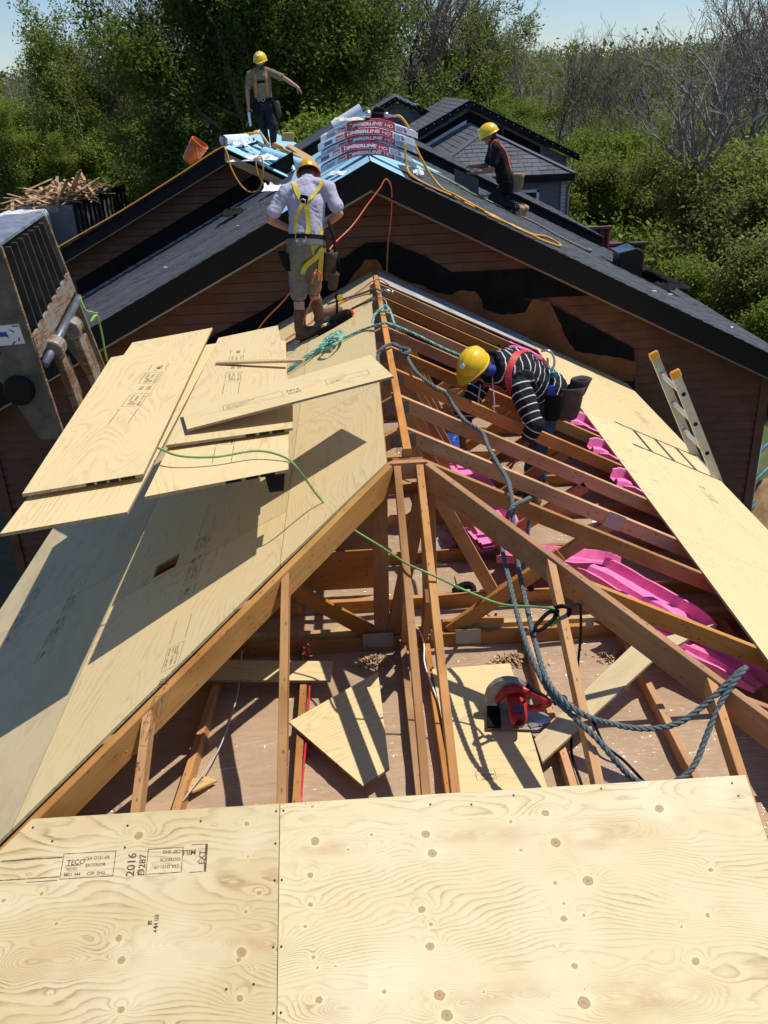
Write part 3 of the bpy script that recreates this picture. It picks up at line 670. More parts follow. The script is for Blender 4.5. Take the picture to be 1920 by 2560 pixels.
# second unit to the left rear
h2 = thing('townhouse', 'brown townhouse at the left rear with one bare plywood rake and one black', 'house', (-2.2, 14, GZ))
X2, Z2, Y2F, Y2W = -2.18, 1.0, 11.0, 11.35
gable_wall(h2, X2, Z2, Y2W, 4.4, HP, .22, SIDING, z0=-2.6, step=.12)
rake(h2, -1, X2, Z2, Y2F, Y2W, 5.0, HP, .22, BLACK, edge=plain('trim_tan', (.20, .15, .10), .7))
rake(h2, 1, X2, Z2, Y2F, Y2W, 1.05, HP, .19, LUMP, soffit=False)
slope_deck(h2, -1, X2, Z2, Y2F, 19, 0, 5.0, HP, BLACK); slope_deck(h2, 1, X2, Z2, Y2F, 19, 0, 2.2, HP, BLUE)
shingled(h2, -1, X2, Z2, Y2F, 18.5, .7, 5.0, HP, SHIN, step=.2)
slope_sheet(h2, 'underlay', -1, X2, Z2, [(0, 10.98), (.72, 10.98), (.7, 16), (0, 16)], WHITE, .02)
slope_sheet(h2, 'underlay', 1, X2, Z2, [(0, 10.99), (1.05, 10.99), (1.3, 16), (0, 16)], BLUE, .02)
# bent step flashings along its foot on the near roof
for i in range(26):
    d = 1.15+i*.155; m = MB(); y = Y2W-.02; z = ZR1-HP*d
    m.prism([(-d, y-.10, z+.018), (-d-.16, y-.10, z-.08+.022), (-d-.16, y, z-.08+.022), (-d, y, z+.018)], (0, 0, .004))
    m.prism([(-d, y, z+.018), (-d-.16, y, z-.058), (-d-.16, y, z+.03), (-d, y, z+.106)], (0, -.004, 0)); m.build('step_flashing', BLUEGREY, h2)
m = MB(); m.prism([(-1.1, Y2W-.03, .62), (-5.0, Y2W-.03, -1.30), (-5.0, Y2W-.03, -1.02), (-1.1, Y2W-.03, .90)], (0, .006, 0)); m.build('tar_paper', FELT, h2)
# third unit behind the ridge
h3 = thing('rear_townhouse', 'dark roof of the unit right behind the shingle pile, black rake board facing front', 'house', (0, 16, GZ))
Z3, Y3F, Y3W = 1.33, 13.0, 13.3
rake(h3, 1, 0, Z3, Y3F, Y3W, 4.6, HP, .26, BLACK); rake(h3, -1, 0, Z3, Y3F, Y3W, 2.6, HP, .26, BLACK)
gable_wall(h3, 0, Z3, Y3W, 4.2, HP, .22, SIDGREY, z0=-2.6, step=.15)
for s, e in ((1, 4.6), (-1, 2.6)):
    slope_deck(h3, s, 0, Z3-.01, Y3F, 18, 0, e, HP, BLACK); shingled(h3, s, 0, Z3, Y3F-.02, 17.8, 0, e+.03, HP, SHIN, step=.2)
# grey far house with a hipped front wing
def grey_house(label, X, Z, Y, half, depth, wing=True):
    h = thing('grey_house', label, 'house', (X, Y+2, GZ)); yw = Y+.3; p = .49
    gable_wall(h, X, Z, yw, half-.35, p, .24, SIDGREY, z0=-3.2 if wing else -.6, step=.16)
    for s in (-1, 1):
        rake(h, s, X, Z, Y, yw, half, p, .2, BLACK); slope_deck(h, s, X, Z-.01, Y, Y+depth, 0, half, p, BLACK)
        shingled(h, s, X, Z, Y-.02, Y+depth, 0, half+.02, p, SHIN2, step=.2)
    m = MB(); m.box((X+half-.36, yw+3, (Z-p*half+GZ)/2-.1), (.05, 6, Z-p*half-GZ-.2)); m.build('side_wall', SIDGREY, h)
    nails = MB()
    for s in (-1, 1):
        for i in range(14): nails.box((X+s*half*(i+.5)/14, Y-.012, Z-p*half*(i+.5)/14-.07), (.022, .01, .022))
    o = nails.build('nail_heads', WHITE, h); o['kind'] = 'stuff'
    return h
ga = grey_house('large grey-sided far house with black rake boards, a hipped front wing and a white window', 3.76, 1.26, 26, 3.55, 7)
gb = grey_house('small grey gable peeking up at the back with white scraps on its rake', 1.75, 1.42, 30.5, 2.7, 5, False)
# hipped wing of the far house: ridge runs forward from the wall
WX, WZ, WYP, WH, WYF = 3.78, .52, 22.75, 2.1, 20.5
pw = .5
def wing():
    k = math.sqrt(1+pw*pw); stp = .2/k
    yf = WYP-WH
    def face(s):                                   # side slopes
        d = WH
        while d > .01:
            da = max(0, d-stp); m = MB(); y = WYP-d
            while y < 26.2:
                w = rnd.uniform(.2, .36); e, f = y, min(y+w-.01, 26.2); y += w; h = .012+rnd.random()*.012
                lo = V((WX+s*d, 0, WZ-pw*d+h)); hi = V((WX+s*da, 0, WZ-pw*da+.004)); bt = V((WX+s*d, 0, WZ-pw*d-.004))
                m.add([(lo.x, e, lo.z), (lo.x, f, lo.z), (hi.x, f, hi.z), (hi.x, max(e, min(f, WYP-da)), hi.z), (bt.x, e, bt.z), (bt.x, f, bt.z)], [(0, 1, 2, 3) if s > 0 else (3, 2, 1, 0), (4, 5, 1, 0)])
            m.build('shingle_course', SHIN2, ga, recalc=False); d = da
    face(1); face(-1)
    d = WH
    while d > .01:                                 # front slope
        da = max(0, d-stp); m = MB(); x = -d
        while x < d:
            w = rnd.uniform(.2, .36); e, f = x, min(x+w-.01, d); x += w; h = .012+rnd.random()*.012; cl = lambda q: max(-da, min(da, q))
            m.add([(WX+e, WYP-d, WZ-pw*d+h), (WX+f, WYP-d, WZ-pw*d+h), (WX+cl(f), WYP-da, WZ-pw*da+.004), (WX+cl(e), WYP-da, WZ-pw*da+.004), (WX+e, WYP-d, WZ-pw*d-.004), (WX+f, WYP-d, WZ-pw*d-.004)], [(0, 1, 2, 3), (4, 5, 1, 0)])
        m.build('shingle_course', SHIN2, ga, recalc=False); d = da
    for s in (-1, 1):                              # hip caps
        m = MB(); m.bar((WX, WYP, WZ+.02), (WX+s*WH, WYP-WH, WZ-pw*WH+.02), .16, .02); m.build('hip_cap', SHIN2, ga)
    ez = WZ-pw*WH
    m = MB(); m.box((WX, WYP-WH+.01, ez-.09), (2*WH, .03, .15)); m.build('fascia', BLACK, ga)
    for s in (-1, 1): m = MB(); m.box((WX+s*(WH-.01), (WYP-WH+26)/2, ez-.09), (.03, 26-WYP+WH, .15)); m.build('fascia', BLACK, ga)
    m = MB(); m.box((WX, (WYP-WH+26)/2, ez-.17), (2*WH-.02, 26-WYP+WH-.02, .02)); m.build('soffit', BLACK, ga)
    yw = WYP-WH+.28; z = -3.2
    while z < ez-.2:
        m = MB(); a, b = WX-WH+.3, WX+WH-.22; m.add([(a, yw-.02, z), (b, yw-.02, z), (b, yw, z+.16), (a, yw, z+.16), (a, yw+.01, z), (b, yw+.01, z)], [(0, 1, 2, 3), (4, 5, 1, 0)]); m.build('siding_board', SIDGREY, ga, recalc=False); z += .16
    xr = WX+WH-.22; m = MB(); m.box((xr-.04, yw+2.4, -2), (.06, 4.7, 2.9)); m.build('side_wall', SIDGREY, ga)
    m = MB(); m.box((xr-.02, yw-.03, -2.0), (.14, .05, 2.72)); m.build('corner_board', plain('trim_grey', (.38, .38, .4), .6), ga)
    for i in range(14): m = MB(); m.box((xr-.02, yw-.062, -.85-i*.1), (.04, .01, .035)); m.build('siding_clip', WHITE, ga)
    m = MB(); m.tube([(xr+.2, yw-.25, ez-.12), (xr+.1, yw-.06, ez-.36), (xr+.09, yw-.06, -3.2)], .045, 8); m.build('downspout', SIDGREY, ga)
    wx = WX+.72; wz = -1.22; fr = MB()
    for (cx, cz, sx, sz) in ((0, .27, .95, .07), (0, -.27, .95, .07), (-.44, 0, .07, .6), (.44, 0, .07, .6), (.02, 0, .06, .52)): fr.box((wx+cx, yw-.04, wz+cz), (sx, .06, sz))
    w = fr.build('window', WHITE, ga); pm = MB(); pm.box((wx, yw-.02, wz), (.86, .01, .5)); pm.build('pane', plain('dark_glass', (.02, .025, .03), .08), w)
    for s in (-1, 1):                              # flashing and felt on the gable wall above the wing
        m = MB(); yy = 26.3-.03
        m.prism([(WX, yy, WZ+.42), (WX+s*2.3, yy, WZ+.42-1.15), (WX+s*2.3, yy, WZ+.1-1.15), (WX, yy, WZ+.1)], (0, .01, 0)); m.build('tar_paper', FELT, ga)
    m = MB(); yy = 26.3-.05; m.prism([(WX-.1, yy, WZ+.17), (WX-2.2, yy, WZ+.17-1.05), (WX-2.2, yy, WZ+.06-1.05), (WX-.1, yy, WZ+.06)], (0, .008, 0)); m.build('flashing', plain('flash_pale', (.55, .6, .68), .4, .2), ga)
    m = MB(); m.tube([(WX+.9, 25.4, .05), (WX+.9, 25.4, .5)], .05, 10); m.build('vent_pipe', BLACK, ga)
wing()
sc = MB()
for i in range(9): sc.box((1.75+.09*i-.1, 30.47, 1.44-.045*i+.03*rnd.random()), (.12, .05, .06), Matrix.Rotation(rnd.uniform(-1, 1), 3, 'Y'))
sc.build('torn_wrapper', WHITE, gb)
# ------------------------------------------------------------------ ground
def ground_mat():
    n = NT('ground_grass'); c = n.coords((1, 1, 1), jitter=False); f = n.noise(c, .35, 7, .68); h = n.noise(c, 9, 4)
    col = n.ramp(f, [(.30, (.035, .06, .015)), (.48, (.08, .10, .03)), (.62, (.20, .15, .085)), (.75, (.28, .20, .12))]); col = n.mix(n.math('MULTIPLY', h, .5), col, (.03, .045, .015))
    return n.fin(col, .95)
m = MB(); N = 24
for i in range(N):
    a, b = 2*math.pi*i/N, 2*math.pi*(i+1)/N; m.add([(0, 10, GZ), (1600*math.cos(a), 10+1600*math.sin(a), GZ), (1600*math.cos(b), 10+1600*math.sin(b), GZ)], [(0, 1, 2)])
o = m.build('ground', ground_mat()); o['kind'] = 'structure'
# far ridge beyond the wood
def hillz(x, y): return GZ+max(0, (y-130)/170)*5.5*(1+.12*noise.noise((x*.012, 0, 4)))*(1.0+.0012*x)
m = MB(); NX, NY = 60, 6; P = []
for j in range(NY+1):
    for i in range(NX+1):
        x, y = -260+620*i/NX, 130+170*j/NY; P.append((x, y, hillz(x, y)-.3))
m.add(P, [(j*(NX+1)+i, j*(NX+1)+i+1, (j+1)*(NX+1)+i+1, (j+1)*(NX+1)+i) for j in range(NY) for i in range(NX)])
o = m.build('hill', ground_mat(), smooth=True); o['kind'] = 'structure'

# ------------------------------------------------------------------ trees
def leaf_mat(name, lo, hi, tr=.42):
    n = NT(name); g = n.new('ShaderNodeNewGeometry'); col = n.ramp(g.outputs['Random Per Island'], [(0, lo), (1, hi)])
    h = n.new('ShaderNodeHueSaturation'); n.put(h.inputs['Color'], col); n.put(h.inputs['Value'], n.math('MULTIPLY_ADD', n.rand(), .4, .8)); col = h.outputs[0]
    n.fin(col, .6, 0, .2); t = n.new('ShaderNodeBsdfTranslucent'); n.put(t.inputs[0], n.mix(.5, col, (.30, .36, .04))); mx = n.new('ShaderNodeMixShader'); mx.inputs[0].default_value = tr
    n.put(mx.inputs[1], n.b.outputs[0]); n.put(mx.inputs[2], t.outputs[0]); n.t.links.new(mx.outputs[0], n.out.inputs[0]); return n.m
LEAF_D = leaf_mat('leaf_deep', (.055, .095, .015), (.125, .20, .035))
LEAF_L = leaf_mat('leaf_light', (.12, .18, .025), (.24, .32, .055))
LEAF_Y = leaf_mat('leaf_spring', (.14, .155, .04), (.27, .28, .085))
LEAF_B = leaf_mat('leaf_brush', (.07, .10, .025), (.17, .21, .05))
BARK = plain('bark_grey', (.27, .24, .205), .9, var=.35, nscale=9, bump=.5)
BARKD = plain('bark_dark', (.17, .147, .125), .9, var=.35, nscale=9, bump=.5)
def leafcloud(cs, rng, lw, n_per, spread):
    """leaf-sized quads scattered round twig points"""
    vs = []; 
    C_ = np.repeat(np.array(cs), n_per, 0); k = len(C_)
    C_ = C_+rng.normal(0, 1, (k, 3))*spread
    a = rng.normal(0, 1, (k, 3)); a /= np.linalg.norm(a, axis=1)[:, None]; b = rng.normal(0, 1, (k, 3)); b = np.cross(a, b); b /= np.linalg.norm(b, axis=1)[:, None]
    w = (lw*rng.uniform(.6, 1.35, k))[:, None]; L = w*1.25
    P = np.stack([C_-a*L, C_+b*w*.55-a*L*.1, C_+a*L, C_-b*w*.55-a*L*.1], 1).reshape(-1, 3)
    return P, k
def tree_meshes(seed, H, r0, levels, spread, kids, droop, lean=0.0, up=.35, leaf=None, first=.25, leaf_from=2):
    """returns (wood MB, twig points). trunk tapers, limbs fork with noise"""
    R = random.Random(seed); wood = MB(); tips = []
    def limb(p, d, L, r, lev):
        n = max(3, int(6-lev)); pts = [p]; rs = [r]; dd = d.copy()
        for i in range(n):
            dd = (dd+V((R.gauss(0, 1), R.gauss(0, 1), R.gauss(0, .5)+up*(.3 if lev else .5)))*(.10+.05*lev)).normalized()
            p = p+dd*L/n; pts.append(p); rs.append(max(r*(1-.58*(i+1)/n), .013))
        wood.tube(pts, rs, 7 if lev == 0 else (5 if lev == 1 else 4 if lev == 2 else 3), caps=False)
        if lev >= leaf_from: tips.extend(pts[1:])
        if lev < levels:
            nk = kids[lev]
            for q in range(nk):
                t = first+(1-first)*(q+R.random()*.8)/nk if lev == 0 else .25+.75*(q+R.random())/nk
                i = min(n-1, int(t*n)); base = pts[i].lerp(pts[i+1], t*n-i) if i < n else pts[-1]
                az = R.random()*2*math.pi+q*2.4; tilt = spread*(1.05-.45*t)*R.uniform(.75, 1.25)
                ax = dd.orthogonal(); ax.rotate(Matrix.Rotation(az, 3, dd)); nd = (dd*math.cos(tilt)+ax*math.sin(tilt)).normalized()
                limb(base, nd, L*R.uniform(.34, .55)*(1.15-.35*t), max(rs[i]*.55, .012), lev+1)
            if lev > 0: limb(pts[-1], dd, L*.5, rs[-1], lev+1)
    limb(V((0, 0, 0)), V((lean, lean*.3, 1)).normalized(), H*.86, r0, 0)
    return wood, tips
TM, TH_ = {}, {}
def tree_kind(key, seed, H, r0, levels, spread, kids, leafm, bark, lw, n_per, lsp, sub=1, **kw):
    w, tips = tree_meshes(seed, H, r0, levels, spread, kids, 0, **kw); tips = tips[::sub]
    me = bpy.data.meshes.new('trunk'); me.from_pydata(w.v, [], w.f); me.update(); me.materials.append(bark); me.polygons.foreach_set('use_smooth', [True]*len(me.polygons))
    lm = None
    if leafm:
        P, k = leafcloud(tips, np.random.RandomState(seed), lw, n_per, lsp)
        lm = bpy.data.meshes.new('crown'); lm.vertices.add(len(P)); lm.vertices.foreach_set('co', P.ravel())
        lm.loops.add(4*k); lm.loops.foreach_set('vertex_index', np.arange(4*k)); lm.polygons.add(k); lm.polygons.foreach_set('loop_start', np.arange(0, 4*k, 4)); lm.polygons.foreach_set('loop_total', np.full(k, 4)); lm.update(); lm.materials.append(leafm)
    TM[key] = (me, lm); TH_[key] = max(p[2] for p in w.v)+(.2 if leafm else 0)
tree_kind('maple', 11, 13, .26, 3, .85, (15, 7, 5), LEAF_D, BARKD, .095, 24, .36, first=.1, leaf_from=2)
tree_kind('maple2', 12, 12, .24, 3, .8, (15, 7, 5), LEAF_L, BARKD, .09, 18, .34, first=.1, leaf_from=2)
tree_kind('poplar', 13, 13, .2, 3, .6, (16, 6, 4), LEAF_L, BARK, .10, 12, .28, first=.15)
tree_kind('sparse', 14, 12.5, .19, 3, .62, (13, 6, 5), LEAF_Y, BARK, .085, 2, .25, sub=2, first=.3)
tree_kind('sparse2', 15, 12.5, .17, 3, .6, (12, 6, 5), LEAF_L, BARKD, .09, 3, .28, sub=2, first=.28)
tree_kind('bare', 16, 13, .2, 4, .42, (12, 5, 4, 2), LEAF_Y, BARK, .06, 1, .2, sub=7, first=.35, leaf_from=4, up=.7)
tree_kind('bare2', 17, 12, .15, 4, .38, (11, 5, 3, 2), None, BARKD, 0, 0, 0, first=.4, up=.7)
tree_kind('snag', 23, 12.5, .30, 4, .55, (8, 5, 3, 2), LEAF_Y, BARK, .05, 1, .12, sub=12, first=.48, leaf_from=4, up=.5)
tree_kind('bush', 19, 4.2, .08, 3, 1.0, (11, 6, 4), LEAF_L, BARKD, .075, 17, .26, first=.05, leaf_from=1)
tree_kind('bush2', 20, 4.6, .08, 3, .95, (11, 6, 4), LEAF_Y, BARKD, .07, 13, .26, first=.05, leaf_from=1)
def tree(kind, x, y, h, rz, label, group='trees behind the houses', z=GZ, name='tree'):
    base = TH_[kind]
    t = thing(name, label, 'tree' if name == 'tree' else 'bush', (x, y, z), group); t.rotation_euler = (0, 0, rz); t.scale = (h/base*rnd.uniform(.95, 1.2),)*2+(h/base,)
    a, b = TM[kind]; o = link(bpy.data.objects.new('trunk', a)); o.parent = t
    if b: o = link(bpy.data.objects.new('crown', b)); o.parent = t
    return t
ORD = ['leftmost', 'second', 'third', 'fourth', 'fifth', 'sixth', 'seventh', 'eighth', 'ninth', 'tenth', 'eleventh', 'twelfth', 'thirteenth', 'fourteenth', 'fifteenth', 'sixteenth', 'seventeenth', 'eighteenth', 'nineteenth', 'twentieth', 'twenty-first', 'twenty-second', 'twenty-third', 'twenty-fourth']
DESC = {'maple': 'tall dense dark-green tree', 'maple2': 'mid-height bright green tree', 'poplar': 'slim tall green tree', 'sparse': 'thin-leaved spring tree', 'sparse2': 'half-leafed tree', 'bare': 'tall bare grey tree', 'bare2': 'small dark leafless tree', 'snag': 'pale trunked bare tree', 'bush': 'round green bush', 'bush2': 'loose yellow-green bush'}
# kind, bearing (metres right per metre away), distance, height
TREELIST = [('bare', -.335, 54, 8.6), ('poplar', -.285, 50, 11.0), ('sparse', -.252, 56, 9.8), ('sparse2', -.31, 60, 8.0), ('sparse2', -.225, 52, 9.6), ('bare', -.20, 54, 13), ('bare', -.172, 52, 14), ('bare2', -.155, 56, 13), ('bare', -.135, 50, 13.5), ('sparse', -.12, 58, 10), ('bare2', -.24, 55, 10.5), ('bare', -.265, 53, 9.6), ('bare', -.187, 47, 12.5), ('poplar', -.262, 53, 10.4),
 ('maple2', -.345, 50, 6.6), ('bush', -.30, 49, 4.2), ('maple2', -.265, 50, 5.0), ('bush', -.215, 48, 4.2), ('bush2', -.33, 49, 4.0), ('bush', -.24, 51, 4.4), ('bush2', -.19, 46, 3.9), ('bush', -.155, 43, 4.0), ('sparse2', -.15, 50, 7.0), ('sparse2', -.21, 50, 6.6), ('bush', -.128, 41, 4.2),
 ('maple', -.086, 40, 13.5), ('maple', -.045, 43, 14.5), ('maple', -.006, 46, 13), ('bush', -.028, 37, 5.4), ('bush', .012, 39, 5.0), ('bush2', -.105, 38, 4.4),
 ('bare', .032, 52, 14), ('bare', .05, 48, 14.5), ('bare2', .066, 54, 14), ('bare', .085, 50, 14.5), ('bare2', .042, 57, 14), ('bare', .105, 52, 14), ('bare', .122, 56, 14), ('bare2', .095, 58, 13.5), ('bare2', .113, 49, 12),
 ('poplar', .137, 49, 10.4), ('poplar', .150, 52, 9.4), ('sparse2', .18, 56, 8.6), ('sparse', .20, 58, 9.0), ('sparse', .222, 60, 8.6), ('bare', .19, 50, 9.6), ('bare2', .215, 52, 8.6), ('bare2', .26, 50, 8.2), ('bare', .238, 54, 8.8), ('bare2', .29, 48, 8.2), ('bare2', .335, 46, 8.8), ('bare', .275, 52, 8.4), ('bare', .31, 50, 8.4), ('bare', .43, 44, 10.8), ('bare2', .385, 42, 9.4), ('bare', .405, 46, 10),
 ('maple2', .125, 44, 5.6), ('maple2', .155, 43, 5.0), ('maple2', .19, 42, 4.5), ('maple2', .225, 41, 4.2), ('bush', .26, 39, 4.0), ('maple2', .098, 48, 5.8), ('sparse2', .30, 41, 4.8), ('sparse2', .27, 44, 5.2), ('bush', .21, 35, 3.4), ('bush', .25, 33, 3.2), ('bush2', .29, 34, 3.6),
 ('snag', .352, 28, 8.6), ('snag', .376, 29.5, 8.0), ('bare2', .425, 30, 9.6), ('bare', .462, 32, 10.5), ('snag', .40, 34, 9.0), ('maple2', .44, 36, 4.6), ('bush2', .40, 27, 3.4), ('bush2', .44, 24, 3.7), ('bush2', .47, 20, 3.0), ('bush', .415, 21, 2.2), ('bush2', .46, 27, 4.4), ('bush2', .37, 33, 3.7), ('sparse2', .41, 34, 4.8), ('bush', .50, 17, 2.2)]
def where(b):
    if b < -.22: return 'behind the skip at the left edge'
    if b < -.12: return 'left of the man on the far ridge'
    if b < .02: return 'behind the man on the far ridge'
    if b < .16: return 'above the grey far house'
    if b < .28: return 'right of the grey far house'
    return 'at the right edge beyond the roof vent'
cnt = {}
for kind, b, D, h in sorted(TREELIST, key=lambda t: t[1]):
    c = cnt[kind] = cnt.get(kind, 0)+1
    lab = f"{ORD[c-1]} {DESC[kind]} from the left, {where(b)}" if c > 1 else f"leftmost {DESC[kind]}, {where(b)}"
    bush = kind.startswith('bush')
    tree(kind, CAM.x+b*D, CAM.y+D, h, rnd.random()*6.28, lab, 'bushes behind the houses' if bush else 'trees behind the houses', name='bush' if bush else 'tree')
# undergrowth filling the wood floor and the far wood on the rise
rg = np.random.RandomState(5)
def brush(name, n, xr, yr, zfun, lw, mat, clumps, spread):
    cx = rg.uniform(*xr, clumps); cy = rg.uniform(*yr, clumps); cs = []
    for a, b in zip(cx, cy): cs.append((a, b, zfun(a, b)))
    P, k = leafcloud(cs, rg, lw, n//clumps, np.array(spread))
    me = bpy.data.meshes.new(name); me.vertices.add(len(P)); me.vertices.foreach_set('co', P.ravel()); me.loops.add(4*k); me.loops.foreach_set('vertex_index', np.arange(4*k))
    me.polygons.add(k); me.polygons.foreach_set('loop_start', np.arange(0, 4*k, 4)); me.polygons.foreach_set('loop_total', np.full(k, 4)); me.update()
    o = obj(name, me, mat); o['kind'] = 'stuff'; return o
tag(brush('undergrowth', 240000, (-34, 46), (49, 80), lambda a, b: GZ+rg.uniform(.2, .9)+rg.uniform(0, 1.7)*(.6+.4*math.sin(a*.35)), .14, LEAF_B, 900, (.9, .9, .8)), 'mixed green undergrowth filling the wood behind the houses', 'undergrowth')
tag(brush('far_wood', 230000, (-120, 190), (110, 290), lambda a, b: hillz(a, b)+rg.uniform(1, 6), .36, LEAF_B, 2300, (1.9, 1.9, 1.6)), 'far wooded rise along the skyline', 'wood')
tag(brush('shrubs', 40000, (7, 30), (16, 40), lambda a, b: GZ+rg.uniform(.1, 1.3), .10, LEAF_L, 420, (.5, .5, .4)), 'low green shrubs and grass on the right beyond the house', 'undergrowth')
# ------------------------------------------------------------------ people
class Blob:
    """closed overlapping solids, fused into one smooth surface by voxel remeshing"""
    def __init__(s): s.m = MB()
    def cone(s, p0, p1, r0, r1, k=12, n=3):
        p0, p1 = V(p0), V(p1); d = p1-p0; L = d.length; d.normalize(); pts, rs = [], []
        for i in range(n+1): a = math.pi/2*(1-i/n); pts.append(p0-d*r0*math.sin(a)); rs.append(max(r0*math.cos(a), r0*.05))
        for i in range(n+1): a = math.pi/2*i/n; pts.append(p1+d*r1*math.sin(a)); rs.append(max(r1*math.cos(a), r1*.05))
        s.m.tube(pts, rs, k)
    def chain(s, pts, rs):
        for i in range(len(pts)-1): s.cone(pts[i], pts[i+1], rs[i], rs[i+1])
    def ell(s, c, rad, M=None, k=14, n=10):
        M = M or Matrix.Identity(3); c = V(c); b = len(s.m.v)
        for i in range(n+1):
            t = math.pi*(.02+.96*i/n)
            for j in range(k):
                f = 2*math.pi*j/k; s.m.v.append(tuple(c+M @ V((rad[0]*math.sin(t)*math.cos(f), rad[1]*math.sin(t)*math.sin(f), rad[2]*math.cos(t)))))
        for i in range(n):
            for j in range(k): s.m.f.append((b+i*k+j, b+(i+1)*k+j, b+(i+1)*k+(j+1) % k, b+i*k+(j+1) % k)); s.m.mi.append(0)
        s.m.f.append(tuple(b+j for j in range(k))); s.m.f.append(tuple(b+n*k+j for j in range(k))[::-1]); s.m.mi += [0, 0]
    def loft(s, rings, k=20):
        """rings: (centre, right vector*half width, forward vector*half depth)"""
        b = len(s.m.v)
        for c, r, f in rings:
            for j in range(k): a = 2*math.pi*j/k; s.m.v.append(tuple(V(c)+V(r)*math.cos(a)+V(f)*math.sin(a)))
        for i in range(len(rings)-1):
            for j in range(k): s.m.f.append((b+i*k+j, b+i*k+(j+1) % k, b+(i+1)*k+(j+1) % k, b+(i+1)*k+j)); s.m.mi.append(0)
        e = b+(len(rings)-1)*k; s.m.f.append(tuple(b+j for j in range(k))[::-1]); s.m.f.append(tuple(e+j for j in range(k))); s.m.mi += [0, 0]
    def build(s, name, mat, parent, vox=.012, it=4, wr=0, wscale=9, attr=None):
        off = wloc(parent); me = bpy.data.meshes.new(name); me.from_pydata([tuple(V(p)-off) for p in s.m.v], [], s.m.f); me.update()
        bm = bmesh.new(); bm.from_mesh(me); bmesh.ops.recalc_face_normals(bm, faces=bm.faces); bm.to_mesh(me); bm.free()
        t = bpy.data.objects.new('tmp', me); md = t.modifiers.new('r', 'REMESH'); md.mode = 'VOXEL'; md.voxel_size = vox
        sm = t.modifiers.new('s', 'SMOOTH'); sm.iterations = it; sm.factor = .5
        m2 = baked(t); bpy.data.meshes.remove(me)
        if wr:
            m2.update(); 
            nv = len(m2.vertices); co = np.empty(nv*3, np.float32); no = np.empty(nv*3, np.float32); m2.vertices.foreach_get('co', co); m2.vertex_normals.foreach_get('vector', no); co = co.reshape(-1, 3); no = no.reshape(-1, 3)
            h = np.array([noise.noise((x, y, z*.55))+.9*(.5-abs(noise.noise((x*1.6+4, y*1.6, z*2.2+x))))*(1 if wr > .004 else .5) for x, y, z in (co*wscale).tolist()], np.float32)
            m2.vertices.foreach_set('co', (co+no*(wr*h)[:, None]).ravel()); m2.update()
        if attr:
            a = m2.attributes.new('band', 'FLOAT', 'POINT'); a.data.foreach_set('value', np.array([attr(v.co+off) for v in m2.vertices], dtype=np.float32))
        return obj(name, m2, mat, parent, smooth=True)
def skin_mat(name, col):
    n = NT(name); f = n.noise(n.coords((1, 1, 1), jitter=False), 30, 4); c = n.ramp(f, [(.3, tuple(x*.85 for x in col)), (.7, tuple(min(1, x*1.1) for x in col))])
    n.b.inputs['Subsurface Weight'].default_value = .08; n.b.inputs['Subsurface Radius'].default_value = (.01, .004, .002); return n.fin(c, .5, 0, .35)
SKIN1 = skin_mat('skin_light', (.50, .27, .18)); SKIN2 = skin_mat('skin_dark', (.16, .075, .05)); SKIN3 = skin_mat('skin_tan', (.42, .21, .13))
def cloth(name, col, var=.14): return plain(name, col, .88, var=var, nscale=22, bump=.12, spec=.15)
HAT = plain('helmet_yellow', (.78, .50, .012), .32, var=.05, nscale=9, spec=.5); HATO = plain('helmet_amber', (.72, .33, .01), .34, var=.08, nscale=9)
SHIRTW = cloth('shirt_lilac_grey', (.43, .42, .53), .06); SHIRTO = cloth('shirt_olive', (.20, .165, .11)); SHIRTB = cloth('shirt_black', (.018, .016, .017), .3)
SHORTS = cloth('shorts_khaki', (.20, .185, .15)); DENIM = cloth('denim_blue', (.05, .085, .15), .3); DARKP = cloth('trousers_dark', (.02, .022, .028), .3)
BOOT = plain('boot_leather', (.13, .065, .035), .75, var=.25, nscale=18, bump=.2); BOOTT = plain('boot_tan', (.42, .26, .12), .75, var=.2, nscale=18, bump=.2); SOLE = plain('sole_dark', (.02, .02, .02), .8)
LEATHER = plain('pouch_leather', (.075, .045, .03), .75, var=.3, nscale=14, bump=.3); PAD = plain('black_nylon', (.008, .008, .009), .8, var=.3, spec=.15); SUEDE = plain('pouch_suede', (.27, .185, .10), .85, var=.25, nscale=14)
YEL = plain('strap_yellow', (.62, .50, .04), .6, var=.15, nscale=30); RED = plain('strap_red', (.55, .03, .035), .6, var=.12, nscale=30); ORG = plain('strap_orange', (.55, .16, .05), .65, var=.15, nscale=30)
STEEL = plain('steel_bright', (.62, .62, .64), .28, .9, var=.05); HAIR = plain('hair_auburn', (.10, .035, .02), .7, var=.35, nscale=40, bump=.4); HAIRD = plain('hair_dark', (.02, .015, .012), .7, var=.3, nscale=40)
def striped():
    n = NT('shirt_striped'); a = n.new('ShaderNodeAttribute'); a.attribute_name = 'band'
    w = n.noise(n.coords((1, 1, 1), jitter=False), 7, 3); f = n.math('FRACT', n.math('MULTIPLY_ADD', w, .0, n.math('MULTIPLY', a.outputs['Fac'], 17.0)))
    s = n.ramp(f, [(.42, (0,)*3), (.44, (1,)*3), (.56, (1,)*3), (.58, (0,)*3)]); c = n.mix(s, (.017, .018, .021), (.62, .61, .60)); return n.fin(c, .88, 0, .15)
STRIPED = striped()
def orth(fwd, up):
    f = V(fwd).normalized(); u = V(up); u = (u-f*u.dot(f)).normalized(); r = f.cross(u); return r, f, u      # right, forward, up
def M3(a, b, c): return Matrix((a, b, c)).transposed()
